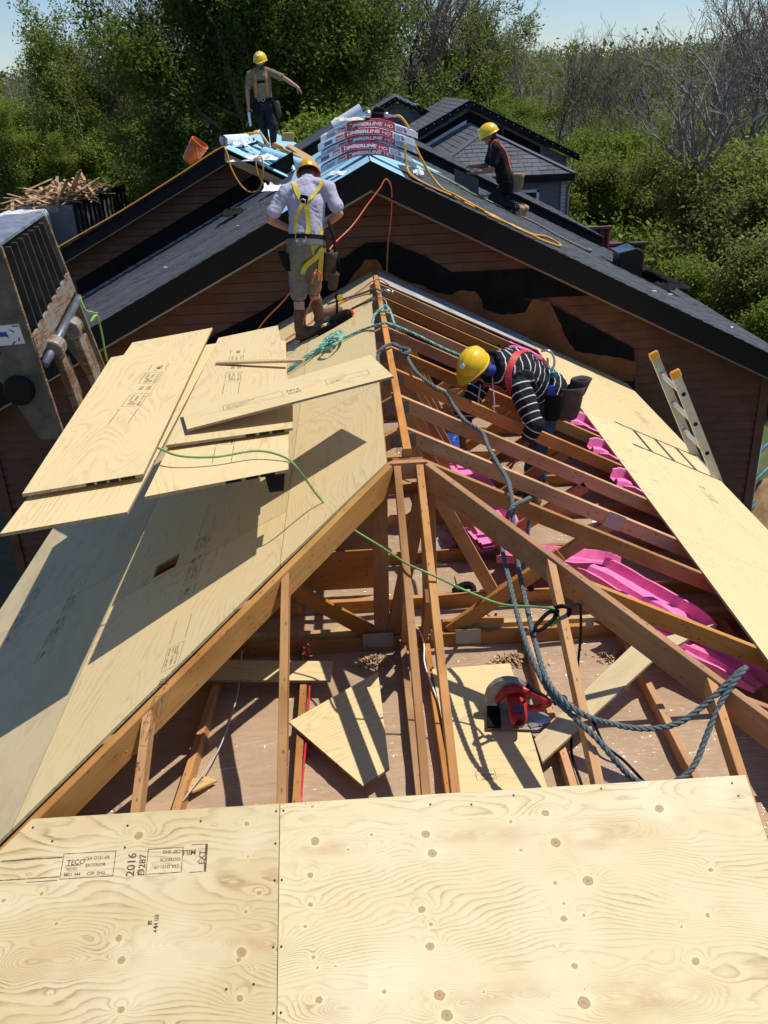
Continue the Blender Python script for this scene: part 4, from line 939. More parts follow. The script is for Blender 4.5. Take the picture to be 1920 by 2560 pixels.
def hand(B, wr, d, palm, side, curl=.5, sc=1.0):
    """palm and five curled fingers. d: finger direction, palm: palm normal, side: +1 thumb on d x palm"""
    wr = V(wr); d = V(d).normalized(); n = V(palm); n = (n-d*n.dot(d)).normalized(); t = d.cross(n)*side
    B.ell(wr+d*.048*sc, (.030*sc, .043*sc, .46*.030*sc), M3(t, d, n))
    B.cone(wr-d*.01*sc, wr+d*.04*sc, .025*sc, .030*sc)
    for i, (o, L) in enumerate(((.029, .070), (.010, .080), (-.010, .074), (-.028, .057))):
        p = wr+d*.080*sc+t*o*sc; dd = (d+t*o*1.2).normalized(); r = .0092*sc
        for s_, fr in enumerate((.46, .31, .23)):
            q = p+dd*L*fr*sc; B.cone(p, q, r, r*.92, 8, 2); p = q; r *= .93
            a = curl*(.75 if s_ == 0 else .6); dd = (dd*math.cos(a)+n*math.sin(a)).normalized()
    p = wr+d*.022*sc+t*.026*sc; dd = (d*.62+t*.68+n*.35).normalized()
    for fr in (.036, .030, .024): q = p+dd*fr*sc; B.cone(p, q, .0115*sc, .0095*sc, 8, 2); p = q; dd = (dd+n*.3*curl+d*.25).normalized()
def head_geo(B, c, r, f, u):
    c = V(c); M = M3(r, f, u)
    B.ell(c+u*.015, (.073, .092, .098), M); B.ell(c+f*.028-u*.052, (.052, .058, .058), M); B.ell(c+f*.055-u*.088, (.030, .026, .024), M)
    B.cone(c+f*.088+u*.012, c+f*.106-u*.020, .009, .014); B.ell(c+f*.098-u*.026, (.017, .012, .010), M)
    for s in (-1, 1):
        B.ell(c+r*s*.076-u*.008-f*.004, (.009, .019, .031), M); B.ell(c+r*s*.034+f*.080+u*.024, (.024, .012, .010), M); B.ell(c+r*s*.045+f*.062-u*.022, (.024, .022, .020), M)
    B.ell(c+f*.086-u*.060, (.024, .009, .006), M); B.ell(c+f*.084-u*.072, (.021, .010, .007), M)
def helmet(parent, c, r, f, u, mat, sc=1.0, logo=True):
    """hard hat: dome with a raised centre rib, rim and short front peak"""
    c = V(c); m = MB(); K, N = 40, 14; b = 0; M = M3(r, f, u)
    def P(th, ph):
        x, y, z = math.cos(ph)*math.sin(th), math.sin(ph)*math.sin(th), math.cos(th)
        rib = .006*math.exp(-(x/.16)**2)*(1 if th > .1 else 1)+.003*math.exp(-((abs(x)-.42)/.10)**2)
        return V((x*(.118+rib), y*(.142+rib), z*(.125+rib)))*sc
    for i in range(N+1):
        for j in range(K): m.v.append(tuple(c+M @ P(math.pi/2*i/N+.001, 2*math.pi*j/K)))
    for i in range(N):
        for j in range(K): m.f.append((i*K+j, (i+1)*K+j, (i+1)*K+(j+1) % K, i*K+(j+1) % K)); m.mi.append(0)
    base = len(m.v)
    for k_, (ro, dz) in enumerate(((1.0, -.012), (1.09, -.016), (1.09, -.022), (.97, -.018), (.95, .0))):
        for j in range(K):
            ph = 2*math.pi*j/K; pk = max(0, math.sin(ph))**4*(.055 if k_ in (1, 2) else 0); dn = -max(0, math.sin(ph))**4*(.016 if k_ in (1, 2) else 0)
            m.v.append(tuple(c+M @ (V((math.cos(ph)*.118*ro, math.sin(ph)*(.142*ro+pk), dz+dn))*sc)))
    prev = N*K
    for k_ in range(5):
        cur = base+k_*K
        for j in range(K): m.f.append((prev+j, cur+j, cur+(j+1) % K, prev+(j+1) % K)); m.mi.append(0)
        prev = cur
    h = m.build('hard_hat', mat, parent, smooth=True)
    sp_ = MB()
    for s in (-1, 1): sp_.tube([c+M @ V((s*.09*sc, -.02*sc, -.02*sc)), c+M @ V((s*.085*sc, -.10*sc, -.03*sc)), c+M @ V((0, -.13*sc, -.045*sc))], .010*sc, 6)
    sp_.build('head_band', PAD, h, smooth=True)
    if logo:
        d = MB(); q = c+M @ V((0, .142*sc*.80, .125*sc*.66)); nn = (M @ V((0, .62, .78))).normalized(); d.lathe([(.022*sc, .004), (.021*sc, .0085)], q, nn, 14); d.build('decal', WHITE, h)
    return h
def ribbon(name, parent, bvh, ctrl, w, mat, off=.006, t=.003, lift=None):
    """webbing strap pressed onto the clothes under it"""
    pts = resample(smooth_path(ctrl, 10), .02); o = wloc(parent); P, Nn = [], []
    for p in pts:
        loc, nn, _, dist = bvh.find_nearest(p-o)
        if loc is None or dist > .16: P.append(p); Nn.append(Nn[-1] if Nn else V((0, -1, 0))); continue
        P.append(loc+o+nn*off); Nn.append(nn)
    for _ in range(3):
        P = [P[0]]+[(P[i-1]+P[i]*2+P[i+1])/4 for i in range(1, len(P)-1)]+[P[-1]]; Nn = [Nn[0]]+[(Nn[i-1]+Nn[i]*2+Nn[i+1]).normalized() for i in range(1, len(Nn)-1)]+[Nn[-1]]
    m = MB(); n = len(P)
    for i in range(n):
        tg = (P[min(i+1, n-1)]-P[max(i-1, 0)]).normalized(); sd = tg.cross(Nn[i]).normalized()*w/2
        for a, b in ((-1, 0), (1, 0), (1, 1), (-1, 1)): m.v.append(tuple(P[i]+sd*a+Nn[i]*(t*(1-2*b)*.5+t*.5)))
    for i in range(n-1):
        for j in range(4): m.f.append((i*4+j, i*4+(j+1) % 4, (i+1)*4+(j+1) % 4, (i+1)*4+j)); m.mi.append(0)
    return m.build(name, mat, parent, smooth=False)
def boot(parent, an, fwd, up, mat, sc=1.0, tall=.13, knee=None):
    """work boot: shaft, heel counter, vamp and toe cap, with a lugged sole as its sub-part"""
    an = V(an); r, f, u = orth(fwd, up); B = Blob()
    g0 = an-u*.075*sc
    sd_ = (V(knee)-an).normalized() if knee is not None else u
    B.cone(an+sd_*tall*sc, an, .055*sc, .050*sc); B.cone(an, an-u*.035*sc, .050*sc, .046*sc); B.ell(g0-f*.030*sc+u*.020*sc, (.040*sc, .046*sc, .042*sc), M3(r, f, u))
    B.cone(g0+u*.040*sc, g0+f*.12*sc+u*.010*sc, .046*sc, .040*sc); B.ell(g0+f*.145*sc+u*.004*sc, (.047*sc, .060*sc, .036*sc), M3(r, f, u))
    B.ell(g0+f*.06*sc, (.043*sc, .11*sc, .030*sc), M3(r, f, u))
    o = B.build('boot', mat, parent, .009*sc, 3, .0025, 25)
    m = MB(); out = []
    for i in range(20):
        a = 2*math.pi*i/20; out.append(g0-u*.020*sc+f*(.062+.135*math.cos(a))*sc+r*(.048-.008*(1 if math.cos(a) < -.2 else 0))*math.sin(a)*sc)
    m.prism(out, -u*.022*sc); m.build('boot_sole', SOLE, o)
    lc = MB()
    for i in range(4): q = an+f*(.052+.016*i)*sc-u*(.008+.011*i)*sc; lc.tube([q-r*.024*sc, q+f*.008*sc+u*.006*sc, q+r*.024*sc], .0035*sc, 5)
    lc.build('boot_lace', PAD, o); return o
def pouch(parent, c, r, f, u, size, mat, flap=True, name='tool_pouch'):
    """tapered open tool pouch with a rolled lip"""
    c = V(c); w, d, h = size; B = Blob(); ring = lambda z, s: (c+u*z, r*(w/2*s), f*(d/2*s))
    m = MB(); K = 16; prof = [(-h/2, .62), (-h/2+.01, .78), (-h*.2, .95), (h*.3, 1.0), (h/2, 1.08), (h/2+.004, 1.02), (h*.3, .86), (-h*.1, .8)]
    for z, s in prof:
        for j in range(K):
            a = 2*math.pi*j/K; ca, sa = math.cos(a), math.sin(a); q = (abs(ca)**3+abs(sa)**3)**(-1/3); m.v.append(tuple(c+u*z+r*(w/2*s*ca*q)+f*(d/2*s*sa*q)))
    for i in range(len(prof)-1):
        for j in range(K): m.f.append((i*K+j, i*K+(j+1) % K, (i+1)*K+(j+1) % K, (i+1)*K+j)); m.mi.append(0)
    m.f.append(tuple(range(K))[::-1]); m.f.append(tuple((len(prof)-1)*K+j for j in range(K))); m.mi += [0, 0]
    return m.build(name, mat, parent, smooth=True)
def person(label, loc, J, skin, shirt, trous, bootm, hat, hatsc=1.0, short=False, long_sleeve=False, boot_dirs=None, hands=None, sc=1.0, wr=.006, band=None, shirt_mat_attr=False, head_fu=None, hairm=HAIR, beard=False, tall=.13, chest_d=.118, bulk=0.0):
    t = thing('person', label, 'person', loc, 'roofers at work')
    J = {k: V(v) for k, v in J.items()}
    spine = [J['pelvis'], J['pelvis'].lerp(J['chest'], .5), J['chest'], J['neck']]
    rv = (J['shR']-J['shL']).normalized(); rp = (J['hipR']-J['hipL']).normalized()
    def frame_at(i):
        a = spine[max(0, i-1)]; b = spine[min(3, i+1)]; u = (b-a).normalized(); r = rp.lerp(rv, min(1, i/2)).normalized(); f = u.cross(r).normalized(); r = f.cross(u); return r, f, u
    def torso(B, g, lo=0, hi=3):
        W = [.158, .150, .172, .075]; D = [.112, .108, chest_d, .066]; rings = []
        if lo == 0:
            r, f, u = frame_at(0); rings.append((spine[0]-u*.09*sc, r*(.120*sc+g), f*(.085*sc+g)))
        for i in range(4):
            r, f, u = frame_at(i); rings.append((spine[i], r*(W[i]*sc+g), f*(D[i]*sc+g)))
            if i == 2: rings.append((spine[2].lerp(spine[3], .45), r*(.150*sc+g), f*(.100*sc+g)))
        B.loft(rings)
    B = Blob(); torso(B, -.012)
    hr, hf, hu = orth(*head_fu); hc = J['head']
    B.chain([J['neck'], J['neck'].lerp(hc, .5), hc-hf*.01], [.058*sc, .056*sc, .055*sc]); head_geo(B, hc, hr, hf, hu)
    for s in 'LR':
        B.chain([J['sh'+s], J['sh'+s].lerp(J['el'+s], .5), J['el'+s]], [.054*sc, .046*sc, .038*sc]); B.chain([J['el'+s], J['el'+s].lerp(J['wr'+s], .35), J['wr'+s]], [.039*sc, .040*sc, .026*sc])
        B.chain([J['hip'+s], J['kn'+s]], [.080*sc, .055*sc]); B.chain([J['kn'+s], J['kn'+s].lerp(J['an'+s], .35), J['an'+s]], [.052*sc, .055*sc, .038*sc])
        hd, pn, sd, cu = hands[s]; hand(B, J['wr'+s], hd, pn, sd, cu, sc)
    B.build('body', skin, t, .0075, 2)
    B = Blob(); torso(B, .012+bulk)
    for s in 'LR':
        a, b, c = J['sh'+s], J['el'+s], J['wr'+s]; B.ell(a, (.066*sc,)*3); B.chain([J['neck']-(J['neck']-J['chest'])*.12, J['neck'].lerp(a, .55), a], [.074*sc, .066*sc, .064*sc])
        if long_sleeve: B.chain([a, a.lerp(b, .5), b], [.078*sc, .074*sc, .068*sc]); B.chain([b, b.lerp(c, long_sleeve)], [.068*sc, .062*sc])
        else: B.chain([a, a.lerp(b, .5), a.lerp(b, .72)], [.067*sc, .064*sc, .066*sc])
    B.chain([J['neck']-(J['neck']-J['chest'])*.25, J['neck']+(J['neck']-J['chest'])*.05], [.085*sc, .070*sc])
    sh = B.build('shirt', shirt, t, .010, 2, wr*1.7, 13, attr=band)
    B = Blob(); r, f, u = frame_at(0); p = J['pelvis']
    B.loft([(p-u*.13*sc, r*.10*sc, f*.075*sc), (p-u*.09*sc, r*.150*sc, f*.112*sc), (p, r*.178*sc, f*.132*sc), (p+u*.055*sc, r*.176*sc, f*.132*sc)])
    for s in 'LR':
        a, b, c = J['hip'+s], J['kn'+s], J['an'+s]; B.chain([a, a.lerp(b, .5), b], [.104*sc, .092*sc, (.078 if not short else .085)*sc])
        if short: B.chain([b, b.lerp(c, .10)], [.085*sc, .086*sc])
        else: B.chain([b, b.lerp(c, .45), c.lerp(b, .08)], [.074*sc, .068*sc, .060*sc])
    B.build('shorts' if short else 'trousers', trous, t, .010, 2, wr*1.8, 14)
    for s in 'LR': boot(t, J['an'+s], *boot_dirs[s], bootm, sc*1.16, tall, J['kn'+s])
    hb = Blob(); M = M3(hr, hf, hu); hb.ell(hc-hf*.022+hu*.012, (.080, .082, .098), M); hb.ell(hc-hf*.045-hu*.045, (.060, .045, .05), M); hb.build('hair', hairm, t, .009, 2, .006, 60)
    if beard:
        hb = Blob(); hb.ell(hc+hf*.050-hu*.078, (.050, .045, .045), M); hb.ell(hc+hf*.03-hu*.05, (.062, .05, .04), M); hb.build('beard', hairm, t, .008, 2, .004, 60)
    for s in (-1, 1):
        em = MB(); em.lathe([(.001, .006), (.006, .005), (.0085, 0), (.006, -.005), (.001, -.006)], hc+hr*s*.032+hf*.086+hu*.012, hf, 10); em.build('eye', plain('eye_dark', (.03, .022, .02), .25), t, smooth=True)
    helmet(t, hc+hu*.030-hf*.004, hr, hf, hu, hat, hatsc)
    bv = BVHTree.FromPolygons([v.co.copy() for v in sh.data.vertices], [tuple(q.vertices) for q in sh.data.polygons])
    return t, bv, frame_at, J, spine
def belt_loop(t, J, frame_at, z, w, mat, g=.030, name='tool_belt', sc=1.0):
    r, f, u = frame_at(0); c = J['pelvis']+u*z; m = MB(); K = 28
    for dz, gg in ((-w/2, g), (w/2, g-.004), (w/2, g-.012), (-w/2, g-.010)):
        for j in range(K): a = 2*math.pi*j/K; m.v.append(tuple(c+u*dz+r*(.158*sc+gg)*math.cos(a)+f*(.112*sc+gg)*math.sin(a)))
    for i in range(4):
        for j in range(K): m.f.append((i*K+j, i*K+(j+1) % K, ((i+1) % 4)*K+(j+1) % K, ((i+1) % 4)*K+j)); m.mi.append(0)
    return m.build(name, mat, t, smooth=False)
def dring(t, c, n, r, mat=STEEL, name='d_ring', tube=.005, parent=None):
    n = V(n).normalized(); a = n.orthogonal().normalized(); b = n.cross(a); m = MB()
    m.tube([V(c)+a*math.cos(q*math.pi/8)*r+b*math.sin(q*math.pi/8)*r for q in range(17)], tube, 6); return m.build(name, mat, t, smooth=True)

# --- man in the pale T-shirt, seen from behind on the left slope
J = dict(pelvis=(-.665, 4.17, .50), chest=(-.635, 4.28, .89), neck=(-.615, 4.36, 1.05), head=(-.605, 4.47, 1.10), shL=(-.815, 4.28, .985), shR=(-.425, 4.30, .995), elL=(-.985, 4.20, .755), elR=(-.335, 4.22, .775), wrL=(-.80, 4.42, .62), wrR=(-.52, 4.43, .63),
         hipL=(-.755, 4.17, .455), hipR=(-.575, 4.17, .455), knL=(-.765, 4.16, .115), knR=(-.635, 4.27, .135), anL=(-.775, 4.07, -.245), anR=(-.60, 4.40, -.165))
up_s = V((-.2, 0, 1))
w1, bv, fa, J, spn = person('man in pale T-shirt, khaki shorts and yellow harness seen from behind on the left slope', (-.7, 4.2, -.33), J, SKIN1, SHIRTW, SHORTS, BOOT, HATO, hatsc=.90, short=True, sc=.97, wr=.007,
    boot_dirs={'L': ((.9, -.12, .42), (-.25, -.05, 1)), 'R': ((.9, .05, .42), (-.25, 0, 1))}, hands={'L': ((.6, .5, -.3), (.3, .3, -.9), 1, .8), 'R': ((-.6, .5, -.3), (-.3, .3, -.9), -1, .8)}, head_fu=((.02, .75, -.66), (.0, .66, .75)))
back = lambda x, y, z: V((x, y, z))
ribbon('harness_strap', w1, bv, [back(-.74, 4.28, 1.05), back(-.69, 4.15, .96), back(-.635, 4.12, .90), back(-.625, 4.06, .75), back(-.62, 4.03, .60), back(-.60, 4.0, .50)], .044, YEL)
ribbon('harness_strap', w1, bv, [back(-.47, 4.28, 1.06), back(-.55, 4.15, .97), back(-.65, 4.12, .91), back(-.73, 4.08, .80), back(-.775, 4.05, .66), back(-.80, 4.06, .55)], .036, YEL)
ribbon('harness_strap', w1, bv, [back(-.46, 4.10, .66), back(-.50, 4.03, .57), back(-.56, 4.0, .50), back(-.60, 4.02, .45)], .044, YEL)
m = MB(); c_ = V((-.65, 4.10, .93)); m.box(c_+V((0, .005, 0)), (.075, .012, .07), Matrix.Rotation(.3, 3, 'Y')); m.build('harness_pad', PAD, w1); dring(w1, c_+V((-.01, -.012, -.02)), (0, 1, .4), .026)
belt_loop(w1, J, fa, .075, .055, PAD, sc=.97); belt_loop(w1, J, fa, .035, .05, plain('belt_grey', (.12, .12, .11), .6), .034, 'belt', sc=.97)
r, f, u = fa(0)
for dx in (-.075, -.01): m = MB(); m.lathe([(.014, 0), (.012, .006), (.004, .008)], J['pelvis']+r*dx-f*.152+u*.035, -f, 12); m.build('belt_stud', STEEL, w1)
legstrap = BVHTree.FromPolygons([v.co.copy() for v in w1.children[2].data.vertices], [tuple(q.vertices) for q in w1.children[2].data.polygons])
ribbon('leg_strap', w1, legstrap, [(-.50, 4.05, .50), (-.56, 4.04, .43), (-.63, 4.05, .38), (-.69, 4.06, .33), (-.71, 4.05, .27)], .044, YEL)
ribbon('leg_strap', w1, legstrap, [(-.52, 4.06, .46), (-.53, 4.05, .38), (-.545, 4.07, .29), (-.55, 4.1, .2)], .044, YEL)
pouch(w1, (-.455, 4.10, .33), V((.3, -.9, 0)).normalized(), V((.9, .3, 0)).normalized(), V((.12, 0, 1)).normalized(), (.19, .11, .26), LEATHER)
pouch(w1, (-.43, 4.03, .20), V((.3, -.9, 0)).normalized(), V((.9, .3, 0)).normalized(), V((.15, 0, 1)).normalized(), (.13, .09, .15), LEATHER)
pouch(w1, (-.86, 4.13, .38), V((.5, -.8, 0)).normalized(), V((.8, .5, 0)).normalized(), V((-.25, 0, 1)).normalized(), (.12, .07, .17), PAD)
m = MB(); m.lathe([(.034, -.022), (.036, -.01), (.036, .01), (.034, .022)], (-.385, 3.98, .06), (.4, -.9, 0), 18); tp = m.build('tape_measure', PAD, w1)
m = MB(); m.lathe([(.027, 0), (.031, .003), (.022, .004)], V((-.385, 3.98, .06))+V((.4, -.9, 0)).normalized()*.023, (.4, -.9, 0), 18); m.build('tape_face', YEL, tp)
m = MB(); m.tube([(-.40, 4.02, .12), (-.41, 4.0, -.10), (-.41, 4.0, -.24)], [.009, .012, .014], 8); m.build('hammer_handle', PAD, w1, smooth=True)
m = MB(); m.tube([(-.44, 4.16, .72), (-.40, 4.1, .60), (-.39, 4.06, .45), (-.36, 4.02, .28)], .016, 6); m.build('lanyard', PAD, w1, smooth=True)
for s, kx in (('L', 0), ('R', 0)):
    k_, a_ = J['kn'+s], J['an'+s]; B = Blob(); B.chain([k_.lerp(a_, -.02), k_.lerp(a_, .24)], [.066, .062]); B.build('knee_pad', PAD, w1, .011, 2, .003, 20)
    B = Blob(); q = a_.lerp(k_, .26); B.chain([a_.lerp(k_, .14), a_.lerp(k_, .36)], [.047, .046]); B.build('sock', plain('sock_grey', (.25, .25, .27), .9), w1, .009, 2)
for s in (-1, 1): m = MB(); m.lathe([(.032, -.012), (.036, 0), (.030, .014)], J['head']+V((s*.083, 0, .0)), (s, 0, 0), 14); m.build('ear_muff', plain('muff_red', (.35, .03, .03), .5), w1, smooth=True)

# --- man in the striped shirt, stooping among the rafters
J = dict(pelvis=(1.20, 2.18, -.34), chest=(.93, 2.08, -.145), neck=(.735, 1.98, -.075), head=(.60, 1.90, -.045), shL=(.93, 1.88, -.20), shR=(.73, 2.17, -.20), elL=(1.03, 1.69, -.45), elR=(.545, 2.06, -.45), wrL=(.905, 1.69, -.67), wrR=(.53, 1.98, -.68),
         hipL=(1.22, 2.09, -.38), hipR=(1.20, 2.29, -.38), knL=(1.13, 2.07, -.80), knR=(1.17, 2.32, -.80), anL=(1.10, 2.06, -1.185), anR=(1.22, 2.34, -1.185))
_sp = [J['pelvis'], J['chest'], J['neck']]
def band_s(p):
    best = None
    def seg(a, b, o):
        a, b = V(a), V(b); t_ = max(0, min(1, (p-a).dot(b-a)/(b-a).length_squared)); return ((p-a-(b-a)*t_).length, o+(b-a).length*t_)
    c = [seg(J['pelvis'], J['chest'], 0), seg(J['chest'], J['neck'], .36)]; c = [(d-.10, q) for d, q in c]
    for s in 'LR':
        o1 = 18/17-(V(J['el'+s])-V(J['sh'+s])).length; q1 = seg(J['sh'+s], J['el'+s], o1); q2 = seg(J['el'+s], J['wr'+s], 18/17); c += [(q1[0]-.02, q1[1]), (q2[0]-.02, q2[1])]
    d, q = min(c); return q
w2, bv, fa, J, spn = person('stooping man in black shirt with white stripes, red harness and jeans, standing between the rafters', (1.15, 2.2, CEIL), J, SKIN2, STRIPED, DENIM, BOOT, HAT, .92, long_sleeve=.30, bulk=.035, sc=1.02, wr=.008, band=band_s,
    boot_dirs={'L': ((-1, -.3, 0), (0, 0, 1)), 'R': ((-1, -.1, 0), (0, 0, 1))}, hands={'L': ((-.35, .1, -.9), (-.9, .3, .2), -1, .55), 'R': ((.2, -.2, -.95), (.8, -.2, .2), 1, .55)}, head_fu=((-.55, -.60, -.50), (-.30, -.34, .88)), hairm=HAIRD)
ribbon('harness_strap', w2, bv, [(1.18, 2.14, -.16), (1.05, 2.08, -.02), (.93, 1.98, -.01), (.86, 1.88, -.07), (.845, 1.83, -.16), (.86, 1.85, -.26)], .05, RED)
ribbon('harness_strap', w2, bv, [(1.20, 2.24, -.15), (1.05, 2.25, -.02), (.90, 2.26, -.02), (.78, 2.24, -.08)], .05, RED)
ribbon('harness_strap', w2, bv, [(.82, 1.86, -.28), (.75, 1.95, -.24), (.70, 2.05, -.24)], .045, RED)
belt_loop(w2, J, fa, .06, .06, PAD, sc=.98); r, f, u = fa(0)
pouch(w2, (1.36, 2.05, -.42), V((1, 0, 0)), V((0, 1, 0)), V((.1, 0, 1)).normalized(), (.19, .12, .26), LEATHER); pouch(w2, (1.43, 2.10, -.33), V((.8, .5, 0)).normalized(), V((-.5, .8, 0)).normalized(), V((.35, 0, 1)).normalized(), (.14, .13, .18), plain('pouch_brown', (.045, .035, .03), .8))
pouch(w2, (1.22, 1.985, -.42), V((1, 0, 0)), V((0, 1, 0)), V((0, -.1, 1)).normalized(), (.13, .08, .22), PAD)
m = MB(); hook = [(1.13, 2.06, .0), (1.18, 2.04, .005), (1.215, 2.03, -.03), (1.225, 2.02, -.09), (1.205, 2.02, -.135), (1.18, 2.03, -.11), (1.175, 2.035, -.05)]; m.tube(smooth_path(hook, 5), .009, 7); m.build('snap_hook', STEEL, w2, smooth=True)
m = MB(); m.lathe([(.022, 0), (.024, .02), (.022, .045)], (1.22, 2.0, -.19), (0, -.1, 1), 10); m.build('hook_sleeve', plain('teal_sleeve', (.02, .22, .24), .5), w2)
cord('hood_string', [(.74, 1.90, -.13), (.74, 1.86, -.20), (.745, 1.83, -.30), (.74, 1.82, -.38)], .005, plain('string_grey', (.5, .48, .5), .8), parent=w2)
cord('hood_string', [(.66, 1.95, -.2), (.64, 1.9, -.30), (.645, 1.88, -.37)], .006, plain('string_grey', (.5, .48, .5), .8), parent=w2)
B = Blob(); B.ell(J['neck']+V((-.005, -.03, -.01)), (.07, .075, .05)); B.build('scarf', plain('scarf_blue', (.02, .05, .30), .8), w2, .009, 2, .004, 30)
m = MB(); m.box((1.19, 1.97, -.28), (.06, .03, .07)); m.build('buckle', plain('buckle_blue', (.03, .06, .4), .5), w2)

# --- man in the olive shirt on the far ridge
DZ = -.0
J = dict(pelvis=(-1.66, 13.32, 1.62), chest=(-1.665, 13.26, 1.98), neck=(-1.655, 13.21, 2.155), head=(-1.645, 13.15, 2.275), shL=(-1.47, 13.24, 2.085), shR=(-1.86, 13.28, 2.07), elL=(-1.24, 13.15, 1.985), elR=(-1.93, 13.25, 1.82), wrL=(-1.03, 13.05, 1.845), wrR=(-1.93, 13.18, 1.56),
         hipL=(-1.57, 13.32, 1.56), hipR=(-1.75, 13.32, 1.56), knL=(-1.52, 13.18, 1.24), knR=(-1.72, 13.36, 1.20), anL=(-1.545, 13.18, .945), anR=(-1.69, 13.55, .95))
w3, bv, fa, J, spn = person('bearded man in olive T-shirt and orange harness walking on the far ridge', (-1.62, 13.3, .85), J, SKIN3, SHIRTO, DARKP, BOOT, HAT, sc=.96, wr=.006,
    boot_dirs={'L': ((.1, -1, -.12), (0, 0, 1)), 'R': ((-.2, -1, -.1), (0, 0, 1))}, hands={'L': ((.55, -.35, -.7), (-.3, -.5, -.6), 1, .35), 'R': ((-.05, -.2, -.95), (.7, -.5, 0), -1, .9)}, head_fu=((-.12, -.95, -.18), (-.03, -.18, .97)), hairm=HAIRD, beard=True)
ribbon('harness_strap', w3, bv, [(-1.56, 13.25, 2.16), (-1.56, 13.11, 2.02), (-1.55, 13.1, 1.92), (-1.54, 13.13, 1.80), (-1.52, 13.16, 1.69)], .045, ORG)
ribbon('harness_strap', w3, bv, [(-1.76, 13.25, 2.15), (-1.77, 13.12, 2.02), (-1.78, 13.12, 1.9), (-1.79, 13.16, 1.78), (-1.80, 13.2, 1.66)], .045, ORG)
ribbon('chest_strap', w3, bv, [(-1.82, 13.14, 1.94), (-1.67, 13.1, 1.945), (-1.53, 13.12, 1.95)], .04, PAD)
belt_loop(w3, J, fa, .05, .07, PAD, sc=.96); dring(w3, (-1.655, 13.16, 1.665), (0, 1, 0), .028); dring(w3, (-1.73, 13.17, 1.665), (0, 1, 0), .022)
pouch(w3, (-1.42, 13.28, 1.50), V((.3, -1, 0)).normalized(), V((1, .3, 0)).normalized(), V((-.2, 0, 1)).normalized(), (.17, .10, .27), LEATHER); pouch(w3, (-1.80, 13.2, 1.5), V((1, 0, 0)), V((0, 1, 0)), V((0, 0, 1)), (.12, .07, .2), PAD)
m = MB(); m.prism([(-1.955, 13.13, 1.47), (-1.91, 13.12, 1.47), (-1.90, 13.10, 1.24), (-1.94, 13.10, 1.24)], (0, .006, 0)); tag(m.build('utility_blade', plain('blade_pale', (.6, .66, .72), .35), local=(-1.93, 13.12, 1.24)), 'pale flat blade in the hand of the man on the far ridge', 'tool')

# --- man in the black shirt kneeling on the right slope
J = dict(pelvis=(2.03, 9.0, .52), chest=(1.90, 9.0, .87), neck=(1.835, 9.0, 1.045), head=(1.775, 9.0, 1.135), shL=(1.86, 8.83, .97), shR=(1.86, 9.17, .97), elL=(1.80, 8.80, .70), elR=(1.77, 9.16, .72), wrL=(1.585, 8.87, .66), wrR=(1.585, 9.03, .73),
         hipL=(2.05, 8.91, .46), hipR=(2.05, 9.09, .46), knL=(1.83, 8.90, .29), knR=(1.96, 9.10, .21), anL=(2.24, 8.90, .14), anR=(2.34, 9.10, .12))
w4, bv, fa, J, spn = person('kneeling man in black T-shirt with red harness and tan boots on the right slope', (2.0, 9, .13), J, SKIN3, SHIRTB, DARKP, BOOTT, HAT, sc=.93, wr=.006,
    boot_dirs={'L': ((.25, 0, -1), (1, 0, .2)), 'R': ((.35, 0, -1), (1, 0, .3))}, hands={'L': ((-1, .15, -.1), (.1, .3, .9), 1, .6), 'R': ((-1, -.1, .0), (0, -.3, -.9), -1, .6)}, head_fu=((-.93, -.08, -.40), (-.38, 0, .92)), hairm=HAIRD, tall=.15)
ribbon('harness_strap', w4, bv, [(1.82, 8.92, 1.08), (1.93, 8.9, 1.0), (2.02, 8.92, .86), (2.06, 8.93, .72), (2.08, 8.92, .58)], .045, RED)
ribbon('harness_strap', w4, bv, [(1.84, 8.92, 1.06), (1.80, 8.88, .98), (1.78, 8.86, .85)], .045, RED)
belt_loop(w4, J, fa, .05, .06, PAD, sc=.93)
pouch(w4, (2.17, 8.88, .50), V((1, 0, 0)), V((0, 1, 0)), V((.1, 0, 1)).normalized(), (.17, .11, .24), SUEDE); pouch(w4, (2.02, 8.83, .44), V((1, 0, 0)), V((0, 1, 0)), V((0, 0, 1)), (.12, .07, .19), PAD)
m = MB(); m.lathe([(.04, -.012), (.045, 0), (.04, .012)], (1.96, 8.82, .48), (0, -1, 0), 14); m.build('tape_measure', PAD, w4)
dring(w4, (1.79, 8.9, .33), (0, 1, .2), .03, STEEL, 'carabiner')
